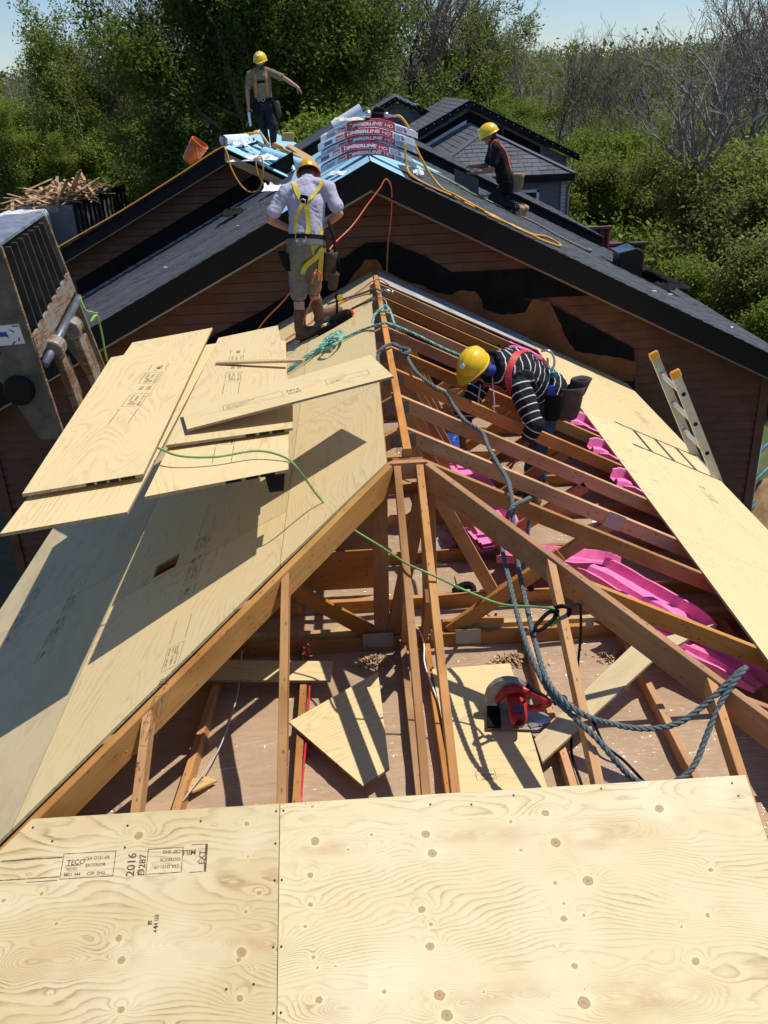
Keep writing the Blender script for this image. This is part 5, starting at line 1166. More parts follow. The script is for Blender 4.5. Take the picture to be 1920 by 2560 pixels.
# ------------------------------------------------------------------ loose things on the roof
# plywood on the forks
def loose(name, label, cat, pts, z, t, mat, grain=(0, 1, 0), group=None, marks=None, stamps=()):
    """flat sheet given by its world outline (x, y[, z]); local x along the grain"""
    P = [V((p[0], p[1], p[2] if len(p) > 2 else z)) for p in pts]
    n = (P[1]-P[0]).cross(P[2]-P[0]).normalized()
    if n.z < 0: n = -n
    g_ = V(grain); g_ = (g_-n*g_.dot(n)).normalized(); y_ = n.cross(g_); c = sum(P, V())/len(P)
    M = Matrix(((g_.x, y_.x, n.x, c.x), (g_.y, y_.y, n.y, c.y), (g_.z, y_.z, n.z, c.z), (0, 0, 0, 1))); I = M.inverted()
    o = panel(name, [(I @ p).xy for p in P], M @ Matrix.Translation((0, 0, -t)), t, mat)
    tag(o, label, cat, group)
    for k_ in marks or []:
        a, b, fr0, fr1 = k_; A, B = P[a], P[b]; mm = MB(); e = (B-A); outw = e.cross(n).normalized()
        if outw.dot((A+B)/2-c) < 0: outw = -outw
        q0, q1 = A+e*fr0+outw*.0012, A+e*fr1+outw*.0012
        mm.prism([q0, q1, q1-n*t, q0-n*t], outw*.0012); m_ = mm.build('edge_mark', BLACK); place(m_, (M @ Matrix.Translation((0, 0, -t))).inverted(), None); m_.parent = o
    for (items, wx, wy, rot, s_) in stamps:
        q = I @ V((wx, wy, c.z)); st = obj('stamp', stamp_mesh(items), INK, o); st.matrix_basis = Matrix.Translation((q.x, q.y, t+.0008)) @ Matrix.Rotation(rot, 4, 'Z') @ Matrix.Scale(s_, 4)
    return o
PG = 'plywood sheets on the forks'
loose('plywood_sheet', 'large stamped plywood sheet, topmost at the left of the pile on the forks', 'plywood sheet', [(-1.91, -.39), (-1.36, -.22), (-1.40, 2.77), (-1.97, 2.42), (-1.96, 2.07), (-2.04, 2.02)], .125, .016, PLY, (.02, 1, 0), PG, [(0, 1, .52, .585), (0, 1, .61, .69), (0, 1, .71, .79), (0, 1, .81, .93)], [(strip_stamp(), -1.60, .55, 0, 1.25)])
loose('plywood_sheet', 'plywood sheet under the topmost left one, sticking out furthest to the front left', 'plywood sheet', [(-1.91, -.73), (-1.37, -.57), (-1.33, 2.44), (-1.90, 2.2)], .082, .016, PLY, (.02, 1, 0), PG)
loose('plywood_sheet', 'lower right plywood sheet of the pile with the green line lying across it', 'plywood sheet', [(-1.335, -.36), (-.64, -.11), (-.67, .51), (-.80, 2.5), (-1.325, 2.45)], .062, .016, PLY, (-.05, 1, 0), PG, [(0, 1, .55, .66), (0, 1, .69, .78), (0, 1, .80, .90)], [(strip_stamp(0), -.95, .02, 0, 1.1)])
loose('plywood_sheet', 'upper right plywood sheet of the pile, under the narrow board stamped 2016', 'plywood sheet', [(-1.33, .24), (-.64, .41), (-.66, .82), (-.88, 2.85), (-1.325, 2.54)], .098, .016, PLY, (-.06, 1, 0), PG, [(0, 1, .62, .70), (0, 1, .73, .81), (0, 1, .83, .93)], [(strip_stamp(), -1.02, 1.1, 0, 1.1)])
loose('plywood_offcut', 'long narrow plywood board stamped 2016 lying crosswise on the pile, right end in the air', 'board', [(-1.231, .377, .135), (-.043, .649, .30), (-.164, 1.125, .30), (-1.311, .695, .135)], 0, .014, PLY, (1, .2, .13), None, None,
      [([('r', -.36, -.04, .02, .05, .0028)]+[('t', s, -.34, y, .017, 0) for s, y in (('CSA O151-09 EXTERIOR', .022), ('MILL 444 CSP SHG', -.005), ('TECO TESTED', -.03))]+[('t', '2016', .04, .01, .045, 0), ('t', 'D287', .05, -.04, .038, 0), ('r', .30, -.03, .58, .06, .0028), ('t', 'CSA O151-09', .33, .02, .017, 0), ('t', 'EXTERIOR', .33, -.01, .017, 0)], -.72, .68, .0, .95)])
t = thing('wood_batten', 'short pale wooden batten lying across the upper sheets of the pile', 'batten', (-.93, 1.69, .11)); lumber('batten', (-1.246, 1.793, .118), (-.616, 1.582, .165), .045, .018, LUMP, t)
# telehandler fork carriage
GUN = plain('carriage_steel', (.145, .142, .13), .5, .3, var=.35, nscale=7, bump=.15)
def rusty():
    n = NT('rusty_steel'); c = n.coords((1, 1, 1)); f = n.noise(c, 5, 6, .7); g = n.noise(n.coords((1, 1, 14)), 6, 4, .6)
    col = n.ramp(n.math('MULTIPLY_ADD', g, .4, n.math('MULTIPLY', f, .6)), [(.38, (.20, .205, .20)), (.47, (.30, .27, .23)), (.54, (.21, .10, .05)), (.62, (.12, .055, .03))]); n.bump(f, .3, .01); return n.fin(col, .6, .3)
RUST = rusty()
fc = thing('fork_carriage', 'rusty grey lift-truck fork carriage with barred load guard at the left edge', 'fork carriage', (-2.7, 2.6, -.6))
def cx(y, z): return (-2.6, y, z)
TL, TR, BL, BR = (1.86, .96), (2.885, 1.03), (2.31, -.59), (3.78, -.52)
def lerp2(a, b, t): return (a[0]+(b[0]-a[0])*t, a[1]+(b[1]-a[1])*t)
def cpt(u, v, dx=0): a = lerp2(TL, TR, u); b = lerp2(BL, BR, u); q = lerp2(a, b, v); return V((-2.6+dx, q[0], q[1]))
m = MB(); m.prism([cpt(0, 0), cpt(1, 0), cpt(1, 0, -.30), cpt(0, 0, -.30)], (0, 0, .02)); m.build('top_plate', plain('worn_steel', (.30, .32, .35), .4, .5, var=.3), fc)
for u_, d_ in ((0, -.34), (1, -.30)):
    m = MB(); m.prism([cpt(u_, 0), cpt(u_, 1), cpt(u_, 1, d_*.55), cpt(u_, .62, d_), cpt(u_, 0, d_)], (0, .022 if u_ == 0 else -.022, 0)); m.build('side_plate', GUN, fc)
    m = MB(); m.prism([cpt(u_, 0, .001)+V((0, -.014, 0)), cpt(u_, 0, .001)+V((0, .016, 0)), cpt(u_, 1, .001)+V((0, .016, 0)), cpt(u_, 1, .001)+V((0, -.014, 0))], (.012, 0, 0)); m.build('plate_edge', RUST, fc)
for i in range(1, 8):
    m = MB(); a, b = cpt(i/8, .02, -.04), cpt(i/8+.0, .44, -.04); m.bar(a, b, .014, .12, (1, 0, 0)); m.build('guard_bar', plain('guard_dark', (.045, .048, .05), .6, .2, var=.3, nscale=8), fc)
m = MB(); m.prism([cpt(0, .43), cpt(1, .31), cpt(1, .42), cpt(0, .54)], (.02, 0, 0)); m.build('cross_plate', RUST, fc)
m = MB(); m.tube([cpt(.02, .58, .03), cpt(.98, .46, .03)], .032, 14); m.build('fork_shaft', plain('shaft_steel', (.24, .25, .27), .38, .7, var=.25), fc, smooth=True)
for u_ in (.22, .62):
    m = MB(); a, b = cpt(u_, .54, .06), cpt(u_+.02, 1.05, .07); m.bar(a, b, .12, .055, (1, 0, 0)); m.lathe([(.075, -.07), (.085, -.06), (.085, .06), (.075, .07)], cpt(u_, .55, .04), (0, 1, .15), 16); m.build('fork_shank', RUST, fc, bevel=.006)
    a = cpt(u_+.02, 1.03, .07); k_ = a+V((.62, -.70, 0))+V((0, 0, -.03-a.z)); b = k_+V((.62, -.78, 0)).normalized()*1.85; m = MB(); m.bar(a, k_, .12, .05); m.bar(k_, b, .12, .04); m.build('fork', GUN, fc)
for u_ in (.42, .86): m = MB(); m.prism([cpt(u_-.09, .72, -.03), cpt(u_+.09, .68, -.03), cpt(u_+.09, .92, -.03), cpt(u_, 1.0, -.03), cpt(u_-.09, .95, -.03)], (.02, 0, 0)); m.build('stop_plate', RUST, fc)
m = MB(); m.lathe([(.10, -.02), (.115, -.01), (.115, .02), (.09, .035), (.05, .035)], cpt(0, .70, -.20)+V((0, -.03, 0)), (0, -1, 0), 24); m.build('pivot_pin', BLACK, fc)
m = MB(); m.lathe([(.032, 0), (.03, .004)], cpt(0, .50, -.28)+V((0, -.002, 0)), (0, -1, 0), 16); m.build('pin_hole', BLACK, fc)
m = MB(); m.prism([cpt(0, .36, -.05), cpt(0, .46, -.05), cpt(0, .47, -.34), cpt(0, .37, -.34)], (0, -.003, 0)); stk = m.build('sticker', WHITE, fc)
m = MB(); q = cpt(0, .40, -.2)+V((0, -.0035, 0)); m.box(q, (.09, .002, .06)); m.build('sticker_mark', plain('sticker_blue', (.03, .06, .35), .5), stk)
for i in range(5): m = MB(); q = cpt(0, .37+.02*i, -.08-.04*(i % 3))+V((0, -.0035, 0)); m.box(q, (.05, .002, .008), Matrix.Rotation(.6*i, 3, 'Y')); m.build('sticker_mark', BLACK, stk)
m = MB(); m.prism([(-.775, -.06, .035), (-.665, -.04, .035), (-.68, -.05, -.085), (-.755, -.065, -.085)], (0, .14, 0)); tag(m.build('fork_tip_cover', BLACK, local=(-.72, 0, 0)), 'black cover hanging under the front edge of the lower right sheet', 'cover')
GLINE = plain('line_green', (.17, .33, .09), .5, var=.2, nscale=60)
cord('green_tie', [cpt(.95, .45, .05), cpt(.9, .52, .08), cpt(.98, .56, .1), cpt(.92, .60, .08), cpt(.99, .58, .12), cpt(1.0, .70, .1), cpt(.96, .85, .08), cpt(.99, 1.0, .06)], .009, plain('line_lime', (.28, .48, .10), .5), 'lime green line knotted round the shaft of the fork carriage', 'rope')
# ropes and cords
TEAL = plain('rope_teal', (.11, .36, .29), .6, var=.2, nscale=90); TEALP = plain('rope_teal_pale', (.34, .55, .48), .6, var=.2, nscale=90)
GREY = plain('rope_greyblue', (.115, .15, .155), .9, var=.3, nscale=90, bump=.5); GREYL = plain('rope_grey', (.20, .19, .165), .9, var=.3, nscale=90)
rope('rope', [[(-.902, 3.199, -.419), (-.718, 3.30, -.327), (-.50, 3.24, -.20), (-.19, 3.207, -.065), (-.04, 2.975, .035), (.043, 2.965, .035), (.265, 3.059, -.09), (.463, 2.988, -.185), (.60, 2.80, -.21), (.80, 2.55, -.25)],
    [(-.90, 3.21, -.41), (-.70, 3.26, -.30), (-.50, 3.36, -.20)], [(-.88, 3.16, -.39), (-.66, 3.20, -.26), (-.47, 3.44, -.16)], [(-.9, 3.2, -.43), (-.80, 3.30, -.36), (-.6, 3.38, -.26), (-.45, 3.5, -.18)],
    [(-.56, 3.28, -.23), (-.51, 3.40, -.17), (-.38, 3.42, -.12), (-.36, 3.12, -.10), (-.45, 2.98, -.13), (-.54, 3.12, -.19), (-.46, 3.2, -.11), (-.38, 3.3, -.10)], [(-.53, 3.15, -.2), (-.42, 3.38, -.12), (-.40, 3.16, -.11), (-.5, 3.3, -.15), (-.42, 3.1, -.12)],
    [(-.109, 3.21, -.10), (-.076, 3.404, -.0), (.001, 3.5, .05), (.062, 3.60, .02), (.08, 3.43, 0), (.09, 3.2, -.02), (.115, 3.28, -.12)], [(-.036, 3.48, .03), (.021, 3.55, .06), (.06, 3.46, .05), (.03, 3.38, .05), (-.02, 3.42, .04)]],
    .0115, TEAL, 'teal green three-strand rope coiled on the left slope and carried over the ridge', 'rope', mat2=TEALP)
GM = [(-.091, 1.932, -.06), (-.091, 2.093, .015), (-.051, 2.148, .06), (.042, 2.331, .035), (.113, 2.24, -.006), (.168, 1.765, -.02), (.289, 1.547, -.08), (.354, 1.576, -.13), (.412, 1.525, -.21), (.452, 1.177, -.20), (.542, 1.051, -.235), (.547, .787, -.24), (.566, .546, -.25), (.579, .296, -.24), (.561, .057, -.23)]
GS = [(.691, .175, -.314), (.62, .02, -.26), (.53, -.12, -.23)]
GM += [(.545, -.15, -.36), (.541, -.32, -.484), (.531, -.62, -.544), (.523, -.85, -.579), (.525, -1.06, -.612), (.556, -1.20, -.635), (.657, -1.295, -.682), (.814, -1.265, -.773), (.964, -1.26, -.811), (1.108, -1.256, -.789), (1.24, -1.22, -.712), (1.326, -1.188, -.647), (1.394, -1.156, -.605), (1.43, -1.12, -.62)]
GS += [(.49, -.1, -.40), (.473, -.2, -.424), (.467, -.42, -.47), (.467, -.68, -.525), (.478, -.92, -.574), (.505, -1.06, -.622), (.545, -1.177, -.665), (.623, -1.295, -.702), (.688, -1.395, -.728), (.753, -1.444, -.80), (.839, -1.468, -.90), (.945, -1.472, -.951), (1.051, -1.463, -.926), (1.135, -1.412, -.882), (1.209, -1.327, -.792), (1.282, -1.248, -.705), (1.369, -1.186, -.62), (1.41, -1.16, -.595), (1.44, -1.12, -.61)]
rope('rope', [GM, GS, [(.042, 2.331, .029), (.097, 2.219, .032), (.158, 2.30, -.01), (.129, 2.10, .026), (.078, 2.1, .021), (.071, 2.05, .06)], [(.691, .196, -.324), (.742, .4, -.541), (.73, .4, -.677), (.722, .4, -.901), (.749, .4, -.96)]], .0135, GREY, 'thick grey-blue rope from the ridge over the right hip to a rafter end', 'rope')
m = MB(); m.tube([(.738, .40, -.94), (.745, .40, -1.02), (.77, .40, -1.06)], [.022, .028, .02], 8); tag(m.build('rope_grab', PAD, smooth=True, local=(.745, .4, -1.0)), 'black rope grab hanging on the grey-blue rope end', 'rope grab')
cord('safety_line', [(-1.334, .067, .15), (-1.21, -.002, .125), (-1.022, -.003, .11), (-.817, .053, .11), (-.67, .01, .085), (-.594, -.043, .03), (-.499, .08, -.20), (-.36, -.08, -.29), (-.184, -.22, -.36), (-.063, -.496, -.318), (.079, -.573, -.36), (.214, -.56, -.45), (.393, -.62, -.51), (.549, -.68, -.50), (.627, -.779, -.455)], .0062, GLINE, 'thin green line running from the plywood pile across to the right jack rafter', 'rope')
t = thing('carabiner_knot', 'black strap and snap hook tied round the right jack rafter with green line', 'strap', (.66, -.79, -.52))
cord('strap_loop', [(.64, -.76, -.46), (.66, -.80, -.43), (.70, -.79, -.45), (.70, -.77, -.50), (.66, -.76, -.53), (.635, -.78, -.49), (.64, -.80, -.455)], .011, PAD, parent=t); cord('hook', [(.632, -.783, -.467), (.601, -.771, -.481), (.547, -.803, -.516), (.528, -.832, -.53), (.554, -.836, -.532), (.612, -.812, -.501), (.638, -.795, -.473)], .010, PAD, parent=t)
cord('knot', [(.64, -.79, -.47), (.62, -.80, -.50), (.60, -.81, -.52), (.62, -.79, -.54), (.65, -.79, -.50)], .0065, GLINE, parent=t)
cord('power_cord', [(.70, -.785, -.452), (.74, -.74, -.46), (.80, -.62, -.56), (.86, -.45, -.85), (.877, -.38, -1.04), (.865, -.42, -1.16), (.777, -.702, -1.2), (.728, -.899, -1.25), (.723, -1.127, -1.25)], .0075, PAD, 'black cable looping down beside the right jack rafter', 'cable')
cord('power_cord', [(.70, -.60, -1.17), (.80, -.58, -1.2), (.89, -.66, -1.24), (.896, -.877, -1.22), (.971, -.98, -1.245), (1.031, -1.14, -1.25)], .0075, PAD, 'black cable of the circular saw running right across the ceiling film', 'cable')
OR = plain('line_orange', (.62, .14, .045), .5, var=.15, nscale=60); YH = plain('hose_orange', (.70, .33, .03), .42, var=.1, nscale=30)
cord('orange_line', [(-.602, 3.98, .281), (-.546, 4.2, .333), (-.409, 4.6, .448), (-.223, 4.9, .567), (-.048, 5.1, .747), (.084, 5.2, .885), (.13, 5.24, .95), (.168, 5.25, .955), (.205, 5.27, .853), (.199, 5.4, .581), (.158, 5.5, .28), (.134, 5.5, -.016), (.11, 5.40, -.04)], .0075, OR, 'thin orange line looped up to the gable peak behind the man in pale shirt', 'cable')
cord('orange_line', [(-1.30, 4.05, -.61), (-1.15, 4.25, -.545), (-.98, 4.45, -.455), (-.80, 4.55, -.37), (-.598, 4.665, -.265), (-.387, 4.70, -.16), (-.177, 4.78, -.055), (-.03, 4.85, .03), (.05, 4.9, .02), (.13, 4.9, -.04)], .0075, OR, 'thin orange line lying up the left slope to the far ridge end', 'cable')
cord('orange_line', [(-.628, 3.96, .20), (-.60, 3.94, .268), (-.543, 3.93, .306), (-.55, 3.93, .197), (-.658, 3.96, .01), (-.727, 3.98, -.142), (-.79, 4.2, -.33), (-.95, 4.30, -.45), (-1.15, 4.2, -.55), (-1.36, 4.1, -.65)], .0075, OR, 'orange cord hanging from the tool belt past the left boot', 'cable')
cord('orange_line', [(-.70, 4.42, .20), (-.811, 4.5, .08), (-.99, 4.7, -.132), (-1.185, 5.0, -.35), (-1.40, 5.2, -.62)], .0075, OR, 'orange line dropping left behind the shins of the man in pale shirt', 'cable')
cord('rope_tail', [(-.518, 4.9, -.20), (-.302, 4.75, -.115), (-.139, 4.574, -.035), (-.041, 4.44, .028), (.013, 4.274, .044), (.065, 4.252, .012)], .012, GREYL, 'short grey rope end laid over the ridge with a metal clip', 'rope')
m = MB(); m.tube([(.02, 4.27, .05), (.075, 4.25, .045), (.12, 4.23, .035)], [.012, .016, .01], 8); m.lathe([(.018, 0), (.018, .02)], (.12, 4.23, .03), (1, 0, 0), 10); tag(m.build('rope_clip', STEEL, smooth=True, local=(.07, 4.25, .04)), 'small metal clip on the grey rope end at the ridge', 'clip')
# strip of collated nails on the ridge
m = MB()
for i in range(44):
    p = V((-.307, 4.317, -.15)).lerp(V((-.02, 4.21, .012)), i/43); p2 = p+V((.02, -.10, .012)); m.tube([p+V((0, 0, .012)), p2+V((0, 0, .012))], .0022, 4)
tag(m.build('nail_strip', plain('nail_brown', (.10, .065, .045), .5, .5), local=(-.16, 4.26, -.07)), 'comb of collated brown nails lying by the ridge', 'nail strip')['kind'] = 'stuff'
cord('nail_strip', [(-.16, 4.12, -.065), (-.06, 4.10, -.01), (.0, 4.02, .03), (.05, 3.95, .015), (.06, 3.88, -.03)], .006, plain('nail_band', (.35, .33, .34), .5), 'curled pale nail band bent over the ridge', 'nail band')
# framing nailer by the boots
ng = thing('nail_gun', 'black pneumatic framing nailer with red end cap lying on the left slope by the boots', 'nail gun', (-.42, 3.93, -.18)); sl = V((1, -.06, PM)).normalized(); nz = V((-PM, 0, 1)).normalized(); nb = V((-.64, 3.97, -.26))
B = Blob(); B.chain([nb+sl*.23, nb+sl*.36], [.058, .055]); B.chain([nb+sl*.22, nb+sl*.30], [.048, .055]); B.build('head_housing', PAD, ng, .009, 3)
B = Blob(); B.chain([nb+sl*.28+nz*.02, nb+sl*.13+nz*.055, nb+sl*.05+nz*.05], [.030, .024, .026]); B.build('handle', plain('gun_grey', (.06, .065, .07), .4), ng, .009, 3)
m = MB(); m.bar(nb+sl*.24-nz*.03+V((0, -.05, 0)), nb+sl*.03-nz*.02+V((0, -.05, 0)), .03, .075, nz); m.build('magazine', PAD, ng, bevel=.006)
m = MB(); m.bar(nb+sl*.18+nz*.065, nb+sl*.24+nz*.03+V((0, -.02, 0)), .012, .018, nz); m.build('trigger', STEEL, ng); m = MB(); m.lathe([(.034, 0), (.032, .012), (.02, .018)], nb+sl*.41, sl, 16); m.build('end_cap', plain('cap_red', (.6, .02, .02), .4), ng)
m = MB(); m.lathe([(.026, 0), (.022, .05), (.012, .06)], nb+sl*.20-nz*.005, -sl, 12); m.build('nose', STEEL, ng)
# circular saw on the cut sheet
RED_P = plain('saw_red', (.42, .018, .018), .42, var=.1, nscale=20); SGREY = plain('saw_grey', (.36, .35, .33), .45, .3, var=.15)
loose('plywood_sheet', 'plywood sheet with the circular saw on it, laid on the ceiling joists', 'plywood sheet', [(.079, -.231), (.529, -.218), (.532, -1.24), (.103, -1.24)], -1.166, .014, PLY, (1, .02, 0), None, None, [([('r', 0, 0, .12, .08, .0028), ('t', 'MILL 444', .11, .05, .02, math.pi), ('t', 'CSP SHG', .11, .02, .02, math.pi)], .21, -1.14, 0, .8)])
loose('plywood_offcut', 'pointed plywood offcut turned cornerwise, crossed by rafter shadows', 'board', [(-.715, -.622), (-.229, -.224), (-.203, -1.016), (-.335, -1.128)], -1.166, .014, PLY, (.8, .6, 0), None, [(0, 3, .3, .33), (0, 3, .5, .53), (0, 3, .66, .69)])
loose('plywood_offcut', 'narrow plywood offcut lying across the left ceiling joists', 'board', [(-1.232, -.205), (-.5, -.281), (-.486, -.098), (-1.13, -.023)], -1.166, .014, PLY, (1, -.05, 0))
loose('plywood_offcut', 'long greyish plywood strip slanting up under the right hip rafter', 'board', [(.539, -.874, -1.165), (.545, -1.041, -1.168), (1.276, -.455, -1.02), (1.66, -.27, -.94), (1.191, -.309, -1.02)], 0, .014, PLYW, (.8, .5, .16))
sw = thing('circular_saw', 'red circular saw with grey blade guard standing on the cut sheet', 'circular saw', (.48, -.7, -1.16))
SA = math.radians(-8); sx_, sy_, sz_ = V((math.cos(SA), math.sin(SA), 0)), V((-math.sin(SA), math.cos(SA), 0)), V((0, 0, 1)); so = V((.475, -.735, -1.152))
def S(x, y, z): return so+(sx_*x+sy_*y+sz_*z)*1.0
m = MB(); m.prism([S(-.15, -.075, 0), S(.10, -.075, 0), S(.165, -.02, 0), S(.165, .04, 0), S(.12, .085, 0), S(-.15, .085, 0)], (0, 0, .004)); m.build('base_plate', SGREY, sw)
m = MB(); m.prism([S(-.155, -.08, .004), S(-.085, -.08, .004), S(-.085, .09, .004), S(-.155, .09, .004)], (0, 0, .018)); m.build('front_shoe', PAD, sw, bevel=.004)
gp = [S(math.cos(a)*.122-.045, .045, .088+math.sin(a)*.128) for a in [math.pi*(.03+1.03*i/16) for i in range(17)]]; m = MB()
m.prism(gp+[S(-.12, .045, .07), S(.04, .045, .085)], sy_*.045); m.build('blade_guard', SGREY, sw, bevel=.006)
for i in range(3): m = MB(); m.tube([S(math.cos(a)*(.124)-.045, .05+.015*i, .088+math.sin(a)*.130) for a in [math.pi*(.2+.5*q/8) for q in range(9)]], .003, 5); m.build('guard_rib', SGREY, sw)
m = MB(); m.lathe([(.001, 0), (.088, .0), (.088, .002), (.001, .002)], S(-.02, .062, .072), sy_, 28); m.build('saw_blade', STEEL, sw)
B = Blob(); B.chain([S(.0, .03, .11), S(.0, -.02, .105), S(.0, -.105, .10)], [.055, .050, .047]); B.ell(S(0, -.12, .10), (.045, .03, .045)); B.build('motor_housing', RED_P, sw, .007, 2)
B = Blob(); B.chain([S(-.10, .035, .10), S(-.06, .03, .165), S(0, .02, .185), S(.06, .015, .175)], [.018, .022, .024, .022]); B.build('upper_housing', RED_P, sw, .007, 2)
B = Blob(); B.chain([S(.05, .015, .178), S(.10, .01, .155), S(.155, .005, .115)], [.021, .020, .024]); B.chain([S(.155, .005, .112), S(.10, .005, .075), S(.03, .01, .075)], [.022, .018, .022]); B.build('rear_handle', RED_P, sw, .007, 2)
B = Blob(); B.chain([S(.065, .012, .190), S(.10, .010, .172), S(.14, .007, .145)], [.013, .0145, .012]); B.chain([S(.05, .02, .20), S(.055, .02, .215)], [.014, .010]); B.build('handle_grip', PAD, sw, .006, 2)
m = MB(); m.bar(S(-.028, -.095, .149), S(.028, -.095, .151), .055, .003); m.build('name_plate', plain('plate_dark', (.05, .06, .09), .35, var=.5, nscale=60), sw)
for i in range(6): m = MB(); m.bar(S(-.028+.004*i, -.151, .078+.008*i), S(.022+.002*i, -.152, .080+.008*i), .003, .0025); m.build('vent_slot', PAD, sw)
m = MB(); m.bar(S(.06, -.055, .010), S(.155, -.012, .010), .035, .005); m.build('depth_bracket', plain('alu', (.5, .5, .52), .35, .8), sw)
m = MB(); m.lathe([(.010, 0), (.010, .01)], S(.12, -.045, .01), (0, 0, 1), 10); m.build('lock_knob', STEEL, sw)
cord('power_cable', [S(.165, .005, .115), S(.2, .03, .10), S(.23, .10, .03), S(.24, .13, .0)], .006, PAD, parent=sw)
# pink rafter vents
def pink_mat():
    n = NT('foam_pink'); n.b.inputs['Subsurface Weight'].default_value = .0; f = n.noise(n.coords((1, 1, 1)), 12, 3)
    col = n.ramp(f, [(.3, (.74, .16, .38)), (.7, (.86, .24, .48))]); return n.fin(col, .5, 0, .3)
PINK = pink_mat()
def baffle_mesh(Ln=1.0, W=.5):
    prof = [(-.25, .062), (-.22, .062), (-.19, .0), (-.06, .0), (-.035, .04), (.035, .04), (.06, .0), (.19, .0), (.22, .062), (.25, .062)]
    m = MB(); n = 14; k = len(prof); 
    for i in range(n+1):
        s_ = i/n; e = 1-.28*max(0, (s_-.82)/.18)
        for (y, z) in prof: m.v.append((Ln*(s_-.5), y*W/.5*e+.006*noise.noise((s_*6, y*9, 1)), z*(1 if .06 < s_ < .95 else .75)-.03*max(0, s_-.8)+.011*noise.noise((s_*7, y*8, 4))))
    for i in range(n):
        for j in range(k-1): m.f.append((i*k+j, (i+1)*k+j, (i+1)*k+j+1, i*k+j+1)); m.mi.append(0)
    b = len(m.v); m.v += [(x, y, z-.005) for x, y, z in m.v]; m.f += [tuple(b+q for q in f)[::-1] for f in m.f]
    me = bpy.data.meshes.new('rafter_vent'); me.from_pydata(m.v, [], m.f); me.update(); me.materials.append(PINK); return me
BM = baffle_mesh()
def baffle(label, c, d, up, sc=(1, 1, 1)):
    o = link(bpy.data.objects.new('rafter_vent', BM)); tag(o, label, 'foam vent', 'pink foam rafter vents'); o.matrix_world = frame(d, up, c) @ Matrix.Diagonal(V(sc).to_4d()); return o
sd = V((1, 0, -PM)).normalized(); un = V((PM, 0, 1)).normalized()
for i, (k_, x_, w_) in enumerate(((8.25, 1.62, 'in the bay at the wall, shaded purple'), (7.5, 1.60, 'in the second bay from the wall'), (6.5, 1.66, 'in the third bay from the wall behind the stooping man'), (5.5, 1.75, 'in the fourth bay beside the tool pouches'), (4.5, 1.80, 'in the fifth bay from the wall right of the pouches'), (3.5, 1.84, 'in the sixth bay by the ladder shadow'), (2.5, 1.86, 'in the seventh bay from the wall'))):
    c_ = V((x_, k_*SP, zs(x_)-.075)); baffle('pink foam rafter vent '+w_, c_+V((.10, 0, -.05)), -sd, un, (.80, .92, 1.25))
baffle('pink foam rafter vent leaning under the right hip, upper one', (1.42, .18, -1.05), (.55, -.75, -.10), (.1, .1, 1), (.85, .62, 1)); baffle('pink foam rafter vent fallen under the right hip, lower one', (1.55, -.22, -1.14), (.6, -.75, -.05), (.05, .2, 1), (.9, .6, 1)); baffle('pink foam rafter vent standing behind the truss plate post', (1.05, .85, -1.13), (1, -.35, 0), (0, .3, 1), (.8, .9, 1))
for i, (dx, dz) in enumerate(((0, 0), (.015, .028), (-.01, .054))):
    baffle(('lowest', 'middle', 'topmost')[i]+' pink foam vent of the small pile on the ceiling below the stooping man', (.555+dx, 1.86, -1.12+dz), (.14, -1, 0), (0, 0, 1), (1.6, .88, 1))
# bits lying on the ceiling film
m = MB(); m.box((.19, 2.80, -1.10), (.16, .11, .12), Matrix.Rotation(.3, 3, 'Z')); bx_ = m.build('nail_box', plain('carton', (.45, .33, .2), .8), local=(.19, 2.8, -1.16), bevel=.004); tag(bx_, 'small open carton of nails printed red and black beside the ridge', 'box')
m = MB(); m.box((.175, 2.744, -1.10), (.10, .003, .03), Matrix.Rotation(.3, 3, 'Z')); p_ = m.build('print', RED, bx_); m = MB(); m.box((.17, 2.7445, -1.062), (.08, .003, .02), Matrix.Rotation(.3, 3, 'Z')); m.build('print', PAD, bx_)
def crumple(name, label, cat, c, size, mat, seed, mat2=None, squash=1):
    m = MB(); N = 18; P = []
    for i in range(N+1):
        for j in range(N+1):
            u_, v_ = i/N-.5, j/N-.5; q = noise.noise((u_*4+seed, v_*4, seed))*.5+noise.noise((u_*9+seed, v_*9, 1))*.3; ed = max(0, 1-2.0*max(abs(u_), abs(v_)))
            P.append(V(c)+V((u_*size[0]+q*.05*size[0], v_*size[1]+noise.noise((u_*5, v_*5, seed+3))*.2*size[1], (abs(q)*1.3+.15)*size[2]*min(1, ed*3+.1))))
    m.add(P, [(i*(N+1)+j, (i+1)*(N+1)+j, (i+1)*(N+1)+j+1, i*(N+1)+j+1) for i in range(N) for j in range(N)])
    if mat2: m.mi = [1 if (q // N) > N*.55 else 0 for q in range(N*N)]
    return tag(m.build(name, [mat, mat2] if mat2 else mat, smooth=True, local=c, recalc=False), label, cat)
def film():
    n = NT('clear_bag'); tr = n.new('ShaderNodeBsdfTransparent'); mx = n.new('ShaderNodeMixShader'); f = n.noise(n.coords((1, 1, 1)), 9, 4); n.put(mx.inputs[0], n.ramp(f, [(.3, (.15,)*3), (.7, (.55,)*3)])); m_ = n.fin((.75, .76, .78), .12, 0, .6); n.put(mx.inputs[1], tr.outputs[0]); n.put(mx.inputs[2], n.b.outputs[0]); n.t.links.new(mx.outputs[0], n.out.inputs[0]); return m_
FILM = film(); BAGB = plain('bag_blue', (.02, .05, .22), .35, var=.3)
crumple('plastic_bag', 'clear plastic bag with dark blue print lying on the ceiling under the ridge', 'bag', (.42, 3.35, -1.20), (.62, .36, .10), FILM, 3, BAGB)
crumple('plastic_bag', 'crumpled clear plastic bag between the bottom chords behind the king posts', 'bag', (.38, 1.52, -1.25), (.36, .42, .09), FILM, 8, BAGB)
